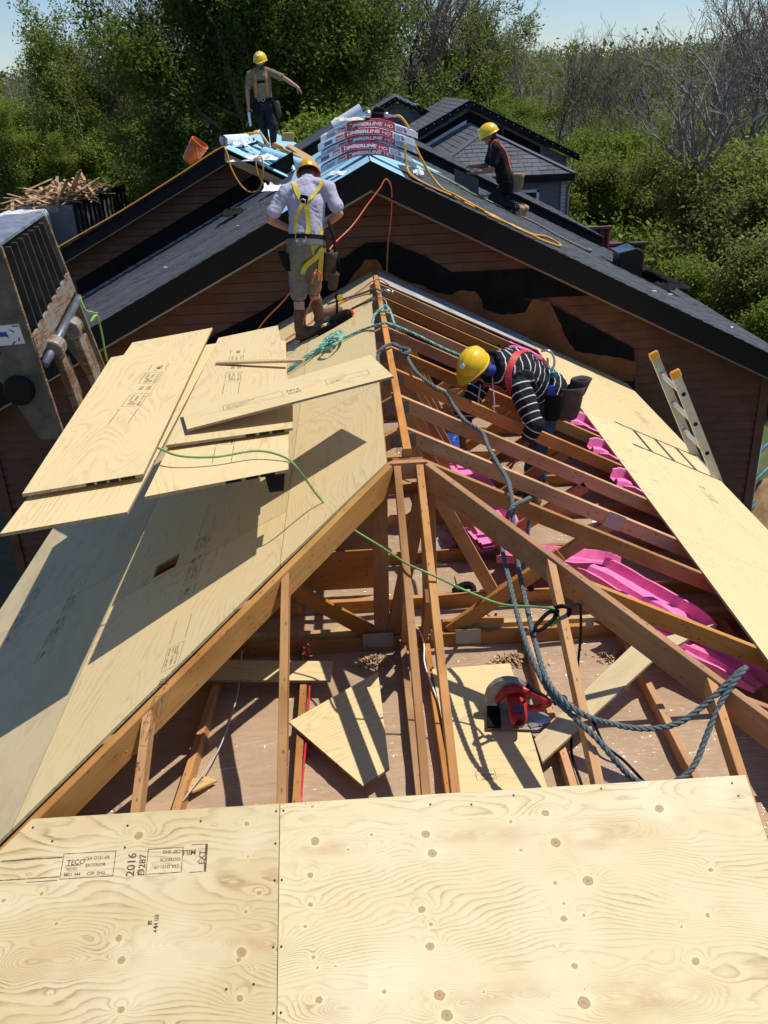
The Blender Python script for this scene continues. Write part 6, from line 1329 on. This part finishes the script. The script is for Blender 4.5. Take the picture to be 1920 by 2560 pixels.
m = MB(); m.tube([V((.385, .73, -1.235))+V((math.cos(a)*.062, math.sin(a)*.05, .012*math.sin(a*2))) for a in [-.7+4.6*i/14 for i in range(15)]], [.016+.012*math.sin(i/14*3.1) for i in range(15)], 8); m.lathe([(.005, 0), (.004, .07)], (.34, .77, -1.23), (-.2, .3, 1), 6); tag(m.build('pipe_strap', PAD, smooth=True, local=(.385, .73, -1.25)), 'black open clamp ring lying on the ceiling film', 'clamp')
CHIP = plain('wood_chips', (.45, .30, .17), .9, var=.35, nscale=90)
for i, (x, y, nn, lab) in enumerate(((-.24, .02, 330, 'pile of wood shavings against the bottom chord left of the posts'), (.585, -.04, 240, 'pile of wood shavings by the right ceiling joist'), (1.20, -.06, 220, 'pile of wood shavings near the long slanting strip'))):
    m = MB()
    for q in range(nn):
        r_ = abs(rnd.gauss(0, .075)); a = rnd.random()*6.28; p = V((x+r_*math.cos(a), y+r_*.55*math.sin(a), CEIL+.012+max(0, .045-r_*.35)*rnd.random())); d = V((rnd.gauss(0, 1), rnd.gauss(0, 1), rnd.gauss(0, .5))).normalized()*.014; e = d.cross(V((0, 0, 1))).normalized()*.004; m.poly([p-d-e, p+d-e, p+d+e+V((0, 0, .004)), p-d+e])
    o = tag(m.build('wood_shavings', CHIP, recalc=False, local=(x, y, CEIL)), lab, 'wood shavings'); o['kind'] = 'stuff'
for (x, y, s_, lab) in ((-1.15, -.95, .17, 'splintered pale wood scrap on the ceiling film at the left'),):
    m = MB(); m.prism([(x-s_*.5, y-.05, CEIL+.03), (x-.1*s_, y-.09, CEIL+.05), (x+s_*.5, y+.01, CEIL+.02), (x+s_*.2, y+.035, CEIL+.03), (x-s_*.55, y+.03, CEIL+.02)], (0, 0, .012)); tag(m.build('wood_scrap', LUMP, local=(x, y, CEIL)), lab, 'scrap')
for (x0, z0, x1, z1, y, mt, lab) in ((-.92, -1.17, -.20, -.50, .98, plain('kraft_board', (.30, .17, .085), .85, var=.12), 'brown kraft board standing behind the left king post'), (-.88, -1.22, -.20, -.93, .80, LUMD, 'wide brown plank on edge behind the left king post')):
    m = MB(); m.prism([(x0, y, z0), (x1, y, z0), (x1, y, z1), (x0, y, z1)], (0, .016, 0)); tag(m.build('board', mt, local=((x0+x1)/2, y, z0)), lab, 'board')
m = MB(); m.prism([(-.72, .965, -.75), (-.22, .965, -.72), (-.24, .965, -.68), (-.30, .965, -.685), (-.36, .965, -.66), (-.42, .965, -.70), (-.72, .965, -.70)], (0, .006, 0)); tag(m.build('torn_paper', WHITE, local=(-.5, .965, -.7)), 'torn white paper edge showing above the kraft board', 'paper')
cord('white_cable', [(-1.02, .0, -1.12), (-1.02, -.25, -1.19), (-1.03, -.5, -1.185), (-1.08, -.8, -1.2), (-1.20, -1.12, -1.2)], .0038, plain('cable_offwhite', (.5, .48, .44), .5), 'white cable clipped along the left ceiling joist', 'cable')
cord('white_cable', [(-.02, .10, -1.09), (.03, .03, -1.07), (.05, -.04, -1.13), (.045, -.2, -1.17), (.1, -.6, -1.18)], .005, WHITE, 'white cable bending over the bottom chord between the posts', 'cable')
cord('red_cable', [(-.70, .05, -1.12), (-.64, .0, -1.16), (-.625, -.1, -1.20), (-.62, -.5, -1.20), (-.635, -1.2, -1.20)], .006, plain('cable_red', (.6, .03, .06), .4), 'thin red cable stapled along the ceiling joist left of the offcut', 'cable')
cord('red_cable', [(.50, .45, -1.17), (.56, .5, -1.12), (.60, .44, -1.15), (.63, .5, -1.13), (.58, .40, -1.16)], .006, plain('cable_red', (.6, .03, .06), .4), 'knot of red wire beside the jeans among the bottom chords', 'cable')
# ladder against the right eave
ALU = plain('ladder_alu', (.60, .585, .54), .38, .55, var=.12, nscale=10)
ld = thing('ladder', 'aluminium extension ladder with orange end caps leaning on the right eave', 'ladder', (4.28, 2.93, GZ)); LD = V((-.436, 0, .90)).normalized(); LT = V((2.388, 0, -.41))
ly = ((3.224, 0), (2.66, .045))
for y, ex in ly:
    top = LT+V((0, y, 0))+LD*(ex*0); bot = top-LD*((top.z-GZ)/LD.z); sd_ = V((0, 1 if y > 3 else -1, 0)); nn_ = LD.cross(V((0, 1, 0))).normalized(); m = MB()
    m.bar(bot, top, .003+.003, .075, nn_); m.bar(bot+nn_*.035-sd_*.014, top+nn_*.035-sd_*.014, .026, .004, nn_); m.bar(bot-nn_*.035-sd_*.014, top-nn_*.035-sd_*.014, .026, .004, nn_); r_ = m.build('rail', ALU, ld)
    m = MB(); m.bar(top-LD*.055, top+LD*.014, .034, .084, nn_); m.build('end_cap', plain('cap_orange', (.80, .36, .02), .4), ld, bevel=.006)
    for q in range(7): m = MB(); m.lathe([(.019, 0), (.019, .002)], top-LD*(.22+.305*q)+sd_*.004, sd_, 12); m.build('rung_hole', BLACK, ld)
for q in range(15): c_ = LT-LD*(.22+.305*q); m = MB(); m.bar(V((c_.x, 2.67, c_.z)), V((c_.x, 3.215, c_.z)), .034, .03, LD.cross(V((0, 1, 0)))); m.build('rung', ALU, ld, bevel=.003)
# shingle bundles on the ridge
REDW = plain('wrapper_red', (.60, .03, .035), .4, var=.06); NAVY = plain('print_navy', (.06, .10, .22), .5); PALEB = plain('wrapper_pale', (.62, .68, .76), .4, var=.1, nscale=4)
BL_ = 1.06; BT = .068
def sag(x, d): a = abs(x); return -d*(max(0, a-.10)/.43)**1.25 if a > .10 else 0
def bent(me, mat, parent, x0, zc, y, d, dz=0):
    for v in me.vertices: v.co = V((v.co.x+x0, y+max(0, v.co.y-.008)*.24, v.co.y+zc+sag(v.co.x, d)))-wloc(parent)
    return obj('print', me, mat, parent)
def gridquad(x0, x1, z0, z1, n=24):
    vs = [(x0+(x1-x0)*i/n, z) for i in range(n+1) for z in (z0, z1)]; me = bpy.data.meshes.new('print'); me.from_pydata([(a, b, 0) for a, b in vs], [], [(2*i, 2*i+2, 2*i+3, 2*i+1) for i in range(n)]); me.update(); return me
NTH = ('bottom', 'second from bottom', 'middle', 'second from top', 'topmost')
for i in range(5):
    x0 = (.0, -.055, .015, -.012, .02)[i]; y0 = 6.05+(.0, -.035, .01, -.015, .03)[i]; zc = 1.14+i*(BT+.003); d = .165-.006*i; t = thing('shingle_bundle', NTH[i]+' red and white shingle bundle of the pile on the near ridge', 'shingle bundle', (x0, y0+.16, zc), 'shingle bundles on the ridge')
    m = MB(); n = 30; P = []
    for q in range(n+1):
        x = BL_*(q/n-.5); cz = zc+sag(x, d); w = .004*noise.noise((x*14, i*3, 0)); en = .006*(abs(x) > .5)
        for (yy, zz) in ((0, .006), ((BT-.014)*.24, BT-.004), ((BT-.014)*.24+.012, BT+w), (.325, BT+w), (.335, BT-.008), (.335, .006), (.325, 0), (.008, 0)): P.append((x+x0, y0+yy, cz+zz*(1-en*20)))
    m.v = P; k = 8
    for q in range(n):
        for j in range(k): m.f.append((q*k+j, q*k+(j+1) % k, (q+1)*k+(j+1) % k, (q+1)*k+j)); m.mi.append(0)
    m.f += [tuple(range(k))[::-1], tuple(n*k+j for j in range(k))]; m.mi += [0, 0]; wr_ = m.build('wrapper', PALEB, t, smooth=False)
    yy = y0-.0015; bent(gridquad(-.235, .285, .004, BT-.002), REDW, t, x0, zc, yy, d); bent(gridquad(-.33, -.250, .012, BT-.014), REDW, t, x0, zc, yy, d)
    for txt, sz, px_, bold in (('T', .060, -.215, .0022), ('IMBERLINE', .046, -.183, .0022), ('HD', .047, .165, .0002), ('GAF', .034, -.325, .001)):
        me = text_mesh(txt, sz, 0, bold, .22 if txt != 'GAF' else 0)
        w_ = max(v.co.x for v in me.vertices); tw = {'T': .034, 'IMBERLINE': .335, 'HD': .10, 'GAF': .068}[txt]
        for v in me.vertices: v.co.x = v.co.x*tw/w_+px_; v.co.y = v.co.y*.95+.018
        bent(me, WHITE, t, x0, zc, yy-.001, d)
    for (a, b, c1, c2) in ((.30, .365, .014, .052), (.38, .41, .018, .04)): bent(gridquad(a, b, c1, c2, 4), NAVY, t, x0, zc, yy, d)
    for q in range(3): bent(gridquad(.305, .36, .020+.011*q, .024+.011*q, 3), WHITE, t, x0, zc, yy-.001, d)
    bent(gridquad(.372, .40, .045, .058, 3), REDW, t, x0, zc, yy, d); bent(gridquad(-.46, -.37, .015, .05, 5), NAVY if i % 2 else plain('print_grey', (.35, .4, .48), .5), t, x0, zc, yy, d)
    # printed band carries on over the top
    m = MB(); 
    for q in range(12):
        xa, xb = -.235+.52*q/12, -.235+.52*(q+1)/12; m.add([(xa+x0, yy+.022, zc+sag(xa, d)+BT+.0062), (xb+x0, yy+.022, zc+sag(xb, d)+BT+.0062), (xb+x0, yy+.33, zc+sag(xb, d)+BT+.0062), (xa+x0, yy+.33, zc+sag(xa, d)+BT+.0062)], [(0, 1, 2, 3)])
    if i == 4: m.build('wrapper_band', REDW, t, recalc=False)
# nail gun and paper on the pile
cg = thing('nail_gun', 'silver and black coil nailer lying on top of the shingle bundles', 'nail gun', (.18, 6.2, 1.56)); zt = 1.14+5*(BT+.003)
m = MB(); m.lathe([(.03, 0), (.045, .01), (.05, .04), (.04, .07), (.03, .075)], (-.02, 6.15, zt+.05), (1, 0, 0), 18); m.build('magazine', STEEL, cg, smooth=True)
m = MB(); m.tube([(.05, 6.15, zt+.045), (.14, 6.15, zt+.045), (.20, 6.15, zt+.04)], [.034, .026, .028], 12); m.build('body_tube', PAD, cg, smooth=True); m = MB(); m.lathe([(.034, 0), (.036, .03), (.03, .05)], (.19, 6.15, zt+.035), (1, 0, 0), 14); m.build('cylinder', plain('alu2', (.45, .46, .47), .35, .7), cg, smooth=True)
B = Blob(); B.chain([(.06, 6.18, zt+.05), (.11, 6.18, zt+.11), (.18, 6.18, zt+.10), (.2, 6.17, zt+.06)], [.022, .02, .02, .02]); B.build('handle', PAD, cg, .009, 2); m = MB(); m.lathe([(.016, 0), (.016, .03), (.011, .032), (.011, .075)], (.24, 6.15, zt+.03), (1, 0, -.05), 12); m.build('air_fitting', STEEL, cg)
crumple('paper_scrap', 'crumpled pale paper on top of the shingle bundles left of the nailer', 'paper', (-.20, 6.2, zt+.0), (.36, .26, .07), plain('paper_pale', (.62, .55, .44), .7), 13)
cord('air_hose', [(.31, 6.15, zt+.025), (.364, 6.15, 1.515), (.43, 6.12, 1.44), (.488, 6.1, 1.32), (.528, 6.08, 1.2), (.59, 6.06, 1.07), (.674, 6.04, .923), (.792, 5.95, .78), (.90, 5.678, .735), (1.084, 5.611, .635), (1.203, 5.50, .575)], .013, YH, 'orange air hose curving down from the coil nailer over the ridge', 'hose')
cord('air_hose', [(.40, 5.98, 1.25), (.405, 5.96, 1.1), (.42, 5.9, .985), (.47, 5.6, .93), (.667, 5.6, .82), (.859, 5.7, .73), (1.062, 5.64, .63), (1.308, 5.75, .506), (1.384, 5.70, .468), (1.36, 5.56, .48), (1.25, 5.5, .53), (1.30, 5.45, .51), (1.50, 5.6, .41), (1.539, 5.7, .39), (1.65, 5.66, .335), (1.796, 5.8, .262), (1.95, 6.2, .185), (2.15, 6.7, .085), (2.26, 6.6, .03), (2.18, 6.1, .07), (2.0, 5.75, .16), (1.813, 5.50, .253), (1.764, 5.589, .278), (1.596, 5.525, .362), (1.429, 5.578, .445), (1.246, 5.60, .537), (.992, 5.565, .664)], .013, YH, 'orange air hose folded back in loops down the right slope', 'hose')
RG = plain('line_sage', (.22, .30, .18), .6, var=.2, nscale=60)
cord('safety_line', [(.66, 9.9, .85), (.701, 9.8, .80), (.933, 9.238, .694), (1.211, 9.144, .554), (1.439, 8.67, .44), (1.655, 8.8, .332), (1.84, 8.8, .241), (2.0, 8.9, .16)], .012, RG, 'sage green safety line from the ridge down to the kneeling man', 'rope')
cord('safety_line', [(.667, 9.7, .826), (.959, 9.6, .68), (1.235, 9.4, .543), (1.50, 9.1, .41), (1.656, 9.0, .34), (1.75, 8.95, .34), (1.87, 8.9, .40), (1.90, 8.86, .50)], .012, RG, 'second sage green line rising to the belt of the kneeling man', 'rope')
cord('rope_tail', [(2.05, 8.9, .135), (2.2, 8.95, .055), (2.40, 8.95, -.04), (2.564, 8.8, -.122), (2.7, 8.379, -.19), (2.915, 8.307, -.298), (3.08, 8.3, -.38)], .014, GREYL, 'grey rope lying down the right slope from the knee of the kneeling man', 'rope')
B = Blob(); B.ell((3.1, 8.3, -.385), (.05, .05, .035)); tag(B.build('rope_knot', GREYL, None, .012, 2, .008, 30), 'frayed knot at the lower end of the grey rope', 'knot')
cord('air_hose', [(-5.063, 10.9, -.40), (-4.946, 10.93, -.33), (-3.966, 10.96, .125), (-2.919, 10.97, .655), (-2.25, 10.97, 1.005), (-2.14, 10.92, .97), (-2.084, 10.9, .716), (-1.97, 10.9, .47), (-1.822, 10.9, .341), (-1.654, 10.9, .395), (-1.573, 10.9, .695), (-1.597, 10.95, .86), (-1.676, 10.9, .819), (-1.665, 10.9, .608), (-1.558, 10.9, .391)], .013, YH, 'yellow air hose along the left rake, hanging in loops below the bare board', 'hose')
# litter round the left ridge
def roll(name, label, p0, p1, r, mat, cat='roll', mat2=None):
    m = MB(); p0, p1 = V(p0), V(p1); d = (p1-p0).normalized(); a = d.orthogonal().normalized(); b = d.cross(a); n = 34; pts = []
    for q in range(n): an = q*.62; rr = r*(1-.55*q/n); pts.append((math.cos(an)*rr, math.sin(an)*rr))
    for (x, y) in pts: m.v.append(tuple(p0+a*x+b*y)); m.v.append(tuple(p1+a*x+b*y))
    for q in range(n-1): m.f.append((2*q, 2*q+2, 2*q+3, 2*q+1)); m.mi.append(0)
    o = m.build(name, mat, smooth=True, recalc=False, local=tuple(p0)); return tag(o, label, cat)
roll('underlay_roll', 'rolled sheet of pale blue underlay behind the shingle bundles', (-.36, 7.0, 1.39), (-.02, 7.0, 1.57), .085, PALEB)
roll('underlay_roll', 'big blue underlay roll lying down the left ridge by the boots of the far man', (-1.62, 11.9, .86), (-.92, 11.3, .66), .10, BLUE)
roll('underlay_roll', 'white roll end at the ridge of the second townhouse', (-2.25, 11.6, 1.10), (-1.95, 12.3, 1.08), .09, WHITE)
for (lab, c_, s_, mt, sd_) in (('large white wrapper draped over the near end of the bare plywood rake', (-1.75, 11.2, .80), (1.1, .6, .20), WHITE, 21), ('white and blue wrapper scrap left of the walking man', (-2.05, 11.9, .98), (.6, .5, .22), PALEB, 22), ('white wrapper heap right of the walking man', (-1.0, 11.5, .62), (.6, .5, .2), WHITE, 23), ('blue wrapper crumpled between roll and far man', (-1.55, 12.2, .80), (.5, .5, .2), BLUE, 24), ('white plastic wrapper on the left slope below the rake', (-1.32, 9.3, .52), (.42, .55, .16), WHITE, 25), ('white plastic at the right end of the shingle bundles', (.56, 6.35, .90), (.2, .25, .12), WHITE, 26), ('pale printed wrapper in front of the shingle bundles', (-.30, 5.65, 1.0), (.40, .35, .07), PALEB, 27)):
    crumple('wrapper_scrap', lab, 'wrapper', c_, (s_[0]*.72, s_[1]*.8, s_[2]*.8), mt, sd_)
crumple('dark_jacket', 'black jacket dropped on the left slope below the white wrapper', 'jacket', (-1.86, 9.2, .215), (.50, .75, .14), PAD, 31); crumple('dark_jacket', 'black tarp bundle lying low on the right slope', 'tarp', (4.15, 8.4, -.93), (.75, .7, .16), PAD, 33)
B = Blob(); B.chain([(3.93, 8.5, -.76), (4.1, 8.45, -.80), (4.35, 8.3, -.93)], [.07, .08, .06]); tag(B.build('tarp_roll', PAD, None, .02, 2, .02, 12), 'rolled dark end of the tarp bundle on the right slope', 'tarp')
CARD = plain('cardboard', (.42, .27, .13), .85, var=.12)
t = thing('shingle_bundle', 'opened bundle of shingles under the boots of the far man', 'shingle bundle', (-1.6, 13.2, .5), 'shingle bundles on the ridge')
for i in range(6): m = MB(); m.box((-1.58+.02*rnd.random(), 13.25, .60+i*.036), (1.0, .42, .032), Matrix.Rotation(.04*(rnd.random()-.5), 3, 'Z')); m.build('shingle', SHIN, t)
m = MB(); m.prism([(-1.30, 11.9, .80), (-.62, 11.35, .48), (-.58, 11.75, .52), (-1.2, 12.3, .84)], (0, 0, .12)); tag(m.build('carton', CARD, local=(-.9, 11.8, .6)), 'brown carton lying right of the far man by the hose coil', 'carton')
m = MB(); m.prism([(-1.35, 12.5, 1.0), (-1.15, 12.5, .98), (-1.12, 12.5, 1.12), (-1.33, 12.5, 1.13)], (0, .2, 0)); tag(m.build('carton', CARD, local=(-1.25, 12.5, 1.0)), 'small open carton flap standing behind the hose coil', 'carton')
def coil(name, label, c, r, n, tr, mat, tilt=.4):
    pts = [V(c)+V((math.cos(a)*r*(1+.10*math.sin(a*.37)), math.sin(a)*r*.8, .012*a/6.28+tilt*math.cos(a)*r+.02*math.sin(a*1.7))) for a in [i*.35 for i in range(int(n*18))]]
    m = MB(); m.tube(pts, tr, 6); return tag(m.build(name, mat, smooth=True, local=c), label, 'hose')
coil('hose_coil', 'coil of yellow hose right of the boots of the far man', (-1.28, 12.1, .86), .17, 4, .014, YH, -.5); coil('hose_coil', 'coil of tan rope behind the far man', (-1.08, 12.0, .78), .15, 4, .013, GREYL, -.7); coil('hose_coil', 'small yellow hose loop left of the far man', (-1.86, 12.5, 1.12), .12, 3, .014, YH, .2)
m = MB(); m.bar((-1.73, 12.0, 1.02), (-1.50, 12.1, .88), .22, .02, (.4, -.2, 1)); tag(m.build('tool_tray', plain('panel_dark', (.07, .075, .10), .5), local=(-1.6, 12, .95)), 'dark grey tray lying between wrappers left of the far man', 'tray')
for (a, b, lab, mt) in (((-1.95, 11.7, .98), (-1.72, 12.0, 1.02), 'black tool case strap left of the far boots', PAD), ((-1.70, 12.4, 1.16), (-1.55, 12.2, .96), 'wooden tool handle among the litter left of the far boots', LUMP)): m = MB(); m.tube([a, b], .022, 8); tag(m.build('hand_tool', mt, local=a), lab, 'tool')
m = MB(); m.lathe([(.012, 0), (.02, .02), (.02, .05)], (-1.78, 11.95, 1.05), (0, 0, 1), 10); tag(m.build('bottle_cap', RED, local=(-1.78, 11.95, 1.05)), 'small red cap in the litter left of the far man', 'cap')
# orange bucket
bk = thing('bucket', 'orange plastic bucket tipped over at the left rake', 'bucket', (-2.62, 11.2, .88)); BK = plain('bucket_orange', (.66, .15, .02), .4, var=.06); ax = V((.62, -.1, .78)).normalized(); b0 = V((-2.80, 11.25, .82))
m = MB(); prof = [(.115, 0), (.13, .12), (.135, .26), (.148, .262), (.148, .275), (.137, .277), (.15, .30), (.15, .312), (.138, .315), (.153, .345), (.153, .36), (.135, .362), (.12, .05), (.1, .02)]
m.lathe(prof, b0, ax, 28); m.build('shell', BK, bk, smooth=False); cord('bail', [b0+ax*.29+V((0, -.155, 0)), b0+ax*.2+V((.08, -.17, -.10)), b0+ax*.29+V((.02, .155, -.03))], .004, STEEL, parent=bk)
# roof vent
rv = thing('roof_vent', 'black sheet-metal roof vent with a hood standing low on the right slope', 'roof vent', (3.72, 8.5, -.73)); VB = plain('vent_black', (.012, .014, .016), .3, .4, spec=.5)
vc = V((3.74, 8.5, 0)); zb = ZR1-.5*3.74
m = MB(); m.prism([(vc.x-.17, 8.36, zb+.02), (vc.x+.17, 8.36, zb-.13), (vc.x+.17, 8.36, zb+.24), (vc.x+.04, 8.36, zb+.33), (vc.x-.17, 8.36, zb+.30)], (0, .36, 0)); m.build('hood', VB, rv, bevel=.008)
m = MB(); m.prism([(vc.x-.21, 8.31, zb+.285), (vc.x+.04, 8.31, zb+.335), (vc.x+.22, 8.31, zb+.26), (vc.x+.22, 8.78, zb+.26), (vc.x+.04, 8.78, zb+.365), (vc.x-.21, 8.78, zb+.285)], (0, 0, .016)); m.build('cap', plain('vent_cap', (.10, .13, .15), .18, .7), rv)
m = MB(); n_ = V((.5, 0, 1)).normalized(); m.prism([(vc.x-.3, 8.2, zb+.155), (vc.x+.3, 8.2, zb-.145), (vc.x+.3, 8.9, zb-.145), (vc.x-.3, 8.9, zb+.155)], n_*.012); m.build('base_flange', VB, rv)
# small litter on the shingles
for i, (x, y) in enumerate(((2.2, 9.9), (4.0, 7.4), (4.55, 6.6), (3.4, 6.3), (-2.6, 7.2), (-3.4, 6.6), (-1.6, 6.9))):
    z = ZR1-.5*abs(x)+.02; m = MB(); m.box((x, y, z), (.05, .03, .012), Matrix.Rotation(rnd.random()*3, 3, 'Z')); tag(m.build('litter', WHITE if i < 5 else LUMP, local=(x, y, z)), ('white scrap by the knee of the kneeling man', 'white scrap below the tarp bundle', 'white scrap near the right eave', 'white scrap left of the roof vent', 'white scrap halfway down the left slope', 'pale wood scrap low on the left slope', 'wood scrap on the left slope near the jacket')[i], 'scrap')
m = MB(); m.lathe([(.09, 0), (.085, .03), (.05, .06), (.01, .07)], (2.12, 9.1, .085), (.45, 0, 1), 16); tag(m.build('knee_pad_cup', WHITE, smooth=True, local=(2.12, 9.1, .08)), 'white rounded cap beside the shin of the kneeling man', 'pad')
m = MB(); m.prism([(1.28, 8.92, .55), (1.62, 8.9, .36), (1.62, 8.9, .58), (1.28, 8.92, .72)], (0, .012, 0)); tag(m.build('shingle_sheet', plain('shingle_sheet', (.075, .08, .09), .8), local=(1.4, 8.9, .5)), 'loose grey shingle held by the kneeling man', 'shingle')
# ------------------------------------------------------------------ yard beyond
ct = thing('skip_trailer', 'ribbed grey steel waste trailer heaped with old wood behind the left trees', 'trailer', (-12.6, 38, GZ)); TG = plain('trailer_grey', (.17, .17, .18), .6, .3, var=.2, nscale=2); cx0, cx1, cy0, cy1, cz0, cz1 = -17.0, -11.6, 40.5, 46.5, -3.7, -2.15
def quadbox(a, b, h, t, mat, name, par): m = MB(); m.bar((a[0], a[1], (h[0]+h[1])/2), (b[0], b[1], (h[0]+h[1])/2), t, h[1]-h[0]); return m.build(name, mat, par)
c0, c1, c2, c3 = (-11.5, 34.3), (-11.15, 41.8), (-13.7, 42.0), (-14.1, 34.5)
for a, b in ((c0, c1), (c1, c2), (c2, c3), (c3, c0)): quadbox(a, b, (cz0, cz1), .08, TG, 'side_panel', ct)
for i in range(13): t_ = i/12; x, y = c0[0]+(c1[0]-c0[0])*t_+.07, c0[1]+(c1[1]-c0[1])*t_; m = MB(); m.box((x, y, (cz0+cz1)/2), (.09, .09, cz1-cz0)); m.build('rib', BLACK, ct)
m = MB(); m.bar((c0[0]+.06, c0[1], cz1), (c1[0]+.06, c1[1], cz1), .16, .14); m.build('top_rail', BLACK, ct); m = MB(); m.bar((c0[0], c0[1], GZ+.35), (c1[0], c1[1], GZ+.35), 1.6, .3); m.build('chassis', BLACK, ct)
for i in range(3):
    t_ = .62+.13*i; x, y = c0[0]+(c1[0]-c0[0])*t_, c0[1]+(c1[1]-c0[1])*t_; m = MB(); m.lathe([(.2, -.15), (.48, -.13), (.5, 0), (.48, .13), (.2, .15)], (x+.1, y, GZ+.5), (1, 0, 0), 18); m.build('wheel', SOLE, ct)
m = MB()
for i in range(150):
    t_ = rnd.random(); w_ = rnd.random(); x = c0[0]+(c1[0]-c0[0])*t_*.7+(c3[0]-c0[0])*w_; y = c0[1]+(c1[1]-c0[1])*t_*.7+(c3[1]-c0[1])*w_; d = V((rnd.gauss(0, 1), rnd.gauss(0, 1), rnd.gauss(0, .25))).normalized()*rnd.uniform(.5, 1.0); p = V((x, y, cz1-.1+rnd.random()*.75*(1-abs(t_-.5)))); m.bar(p-d, p+d, .14, .03)
o = tag(m.build('scrap_wood', plain('scrap_wood', (.40, .26, .14), .8, var=.35, nscale=2), local=(-12.6, 38, cz1)), 'heap of broken old boards piled in the grey trailer', 'scrap wood'); o['kind'] = 'stuff'
tk = thing('truck_cab', 'white truck cab partly hidden at the left edge in front of the trees', 'truck', (-18.0, 41.5, GZ)); WP = plain('truck_white', (.75, .76, .78), .35, var=.03)
m = MB(); m.prism([(-19.0, 40.4, -3.8), (-17.2, 40.4, -3.8), (-17.2, 40.4, -2.15), (-17.35, 40.4, -1.95), (-18.85, 40.4, -1.95), (-19.0, 40.4, -2.15)], (0, 1.9, 0)); m.build('body', WP, tk, bevel=.05)
m = MB(); m.prism([(-18.85, 40.38, -3.0), (-17.35, 40.38, -3.0), (-17.42, 40.38, -2.25), (-18.78, 40.38, -2.25)], (0, .03, 0)); m.build('windscreen', plain('dark_glass', (.02, .025, .03), .08), tk)
for s_ in (-1, 1):
    m = MB(); m.box((-18.1+s_*1.0, 40.3, -2.6), (.14, .1, .45)); m.build('mirror', BLACK, tk); m = MB(); m.lathe([(.2, -.14), (.47, -.12), (.47, .12), (.2, .14)], (-18.1+s_*.8, 41.1, GZ+.5), (1, 0, 0), 18); m.build('wheel', SOLE, tk); m = MB(); m.box((-18.1+s_*.62, 40.37, -3.5), (.3, .04, .16)); m.build('headlight', WHITE, tk)
m = MB(); m.box((-18.1, 40.36, -3.4), (.8, .05, .3)); m.build('grille', BLACK, tk)
tk.location = tk.location+V((4.7, -7.6, -.30))
cg_ = thing('shipping_container', 'dark red corrugated container standing behind the right eave', 'container', (7.2, 19, GZ)); CR = plain('container_red', (.13, .02, .02), .6, var=.25, nscale=3)
for (xa, xb, y, zt_, zb_) in ((4.75, 5.75, 16.5, -1.32, GZ), (5.6, 6.9, 17.4, -1.86, GZ)):
    m = MB(); n = 24; P = []
    for q in range(n+1): x = xa+(xb-xa)*q/n; yy = y-(.04 if (q//2) % 2 else 0); P += [(x, yy, zb_), (x, yy, zt_)]
    m.v = P; m.f = [(2*q, 2*q+2, 2*q+3, 2*q+1) for q in range(n)]; m.mi = [0]*n; m.build('corrugated_wall', CR, cg_, recalc=False); m = MB(); m.box(((xa+xb)/2, y+1.2, (zt_-.3+zb_)/2), (xb-xa-.02, 2.3, zt_-zb_-.32)); m.build('body', CR, cg_); m = MB(); m.box(((xa+xb)/2, y-.03, zt_), (xb-xa+.04, .1, .05)); m.build('top_rail', plain('rail_pale', (.16, .10, .09), .6), cg_)
fn = thing('pipe_railing', 'blue-green pipe railing at the right edge below the house corner', 'railing', (6.6, 8.4, GZ)); PB = plain('pipe_bluegreen', (.16, .27, .30), .45, .2, var=.2)
for z in (-3.0, -3.45, -3.9): m = MB(); m.tube([(5.3, 6.9, z), (8.6, 10.6, z)], .03, 10); m.build('rail', PB, fn, smooth=True)
for q in range(5): x, y = 5.3+.82*q, 6.9+.92*q; m = MB(); m.tube([(x, y, GZ), (x, y, -2.9)], .03, 10); m.build('post', PB, fn, smooth=True)
m = MB(); N = 22; P = []
for i in range(N+1):
    for j in range(N+1): x, y = 5.0+2.0*i/N, 6.2+2.0*j/N; r_ = math.hypot((x-5.85)/.95, (y-7.2)/.95); P.append((x, y, GZ-.02+max(0, 1-r_)*.85*(1+.35*noise.noise((x*4, y*4, 0)))+.03*noise.noise((x*14, y*14, 2))*(r_ < 1)))
m.add(P, [(i*(N+1)+j, (i+1)*(N+1)+j, (i+1)*(N+1)+j+1, i*(N+1)+j+1) for i in range(N) for j in range(N)]); tag(m.build('dirt_pile', plain('dirt_sand', (.42, .28, .14), .95, var=.2, nscale=12, bump=.4), smooth=True, recalc=False, local=(5.85, 7.2, GZ)), 'small heap of pale sand on the ground past the house corner', 'dirt pile')
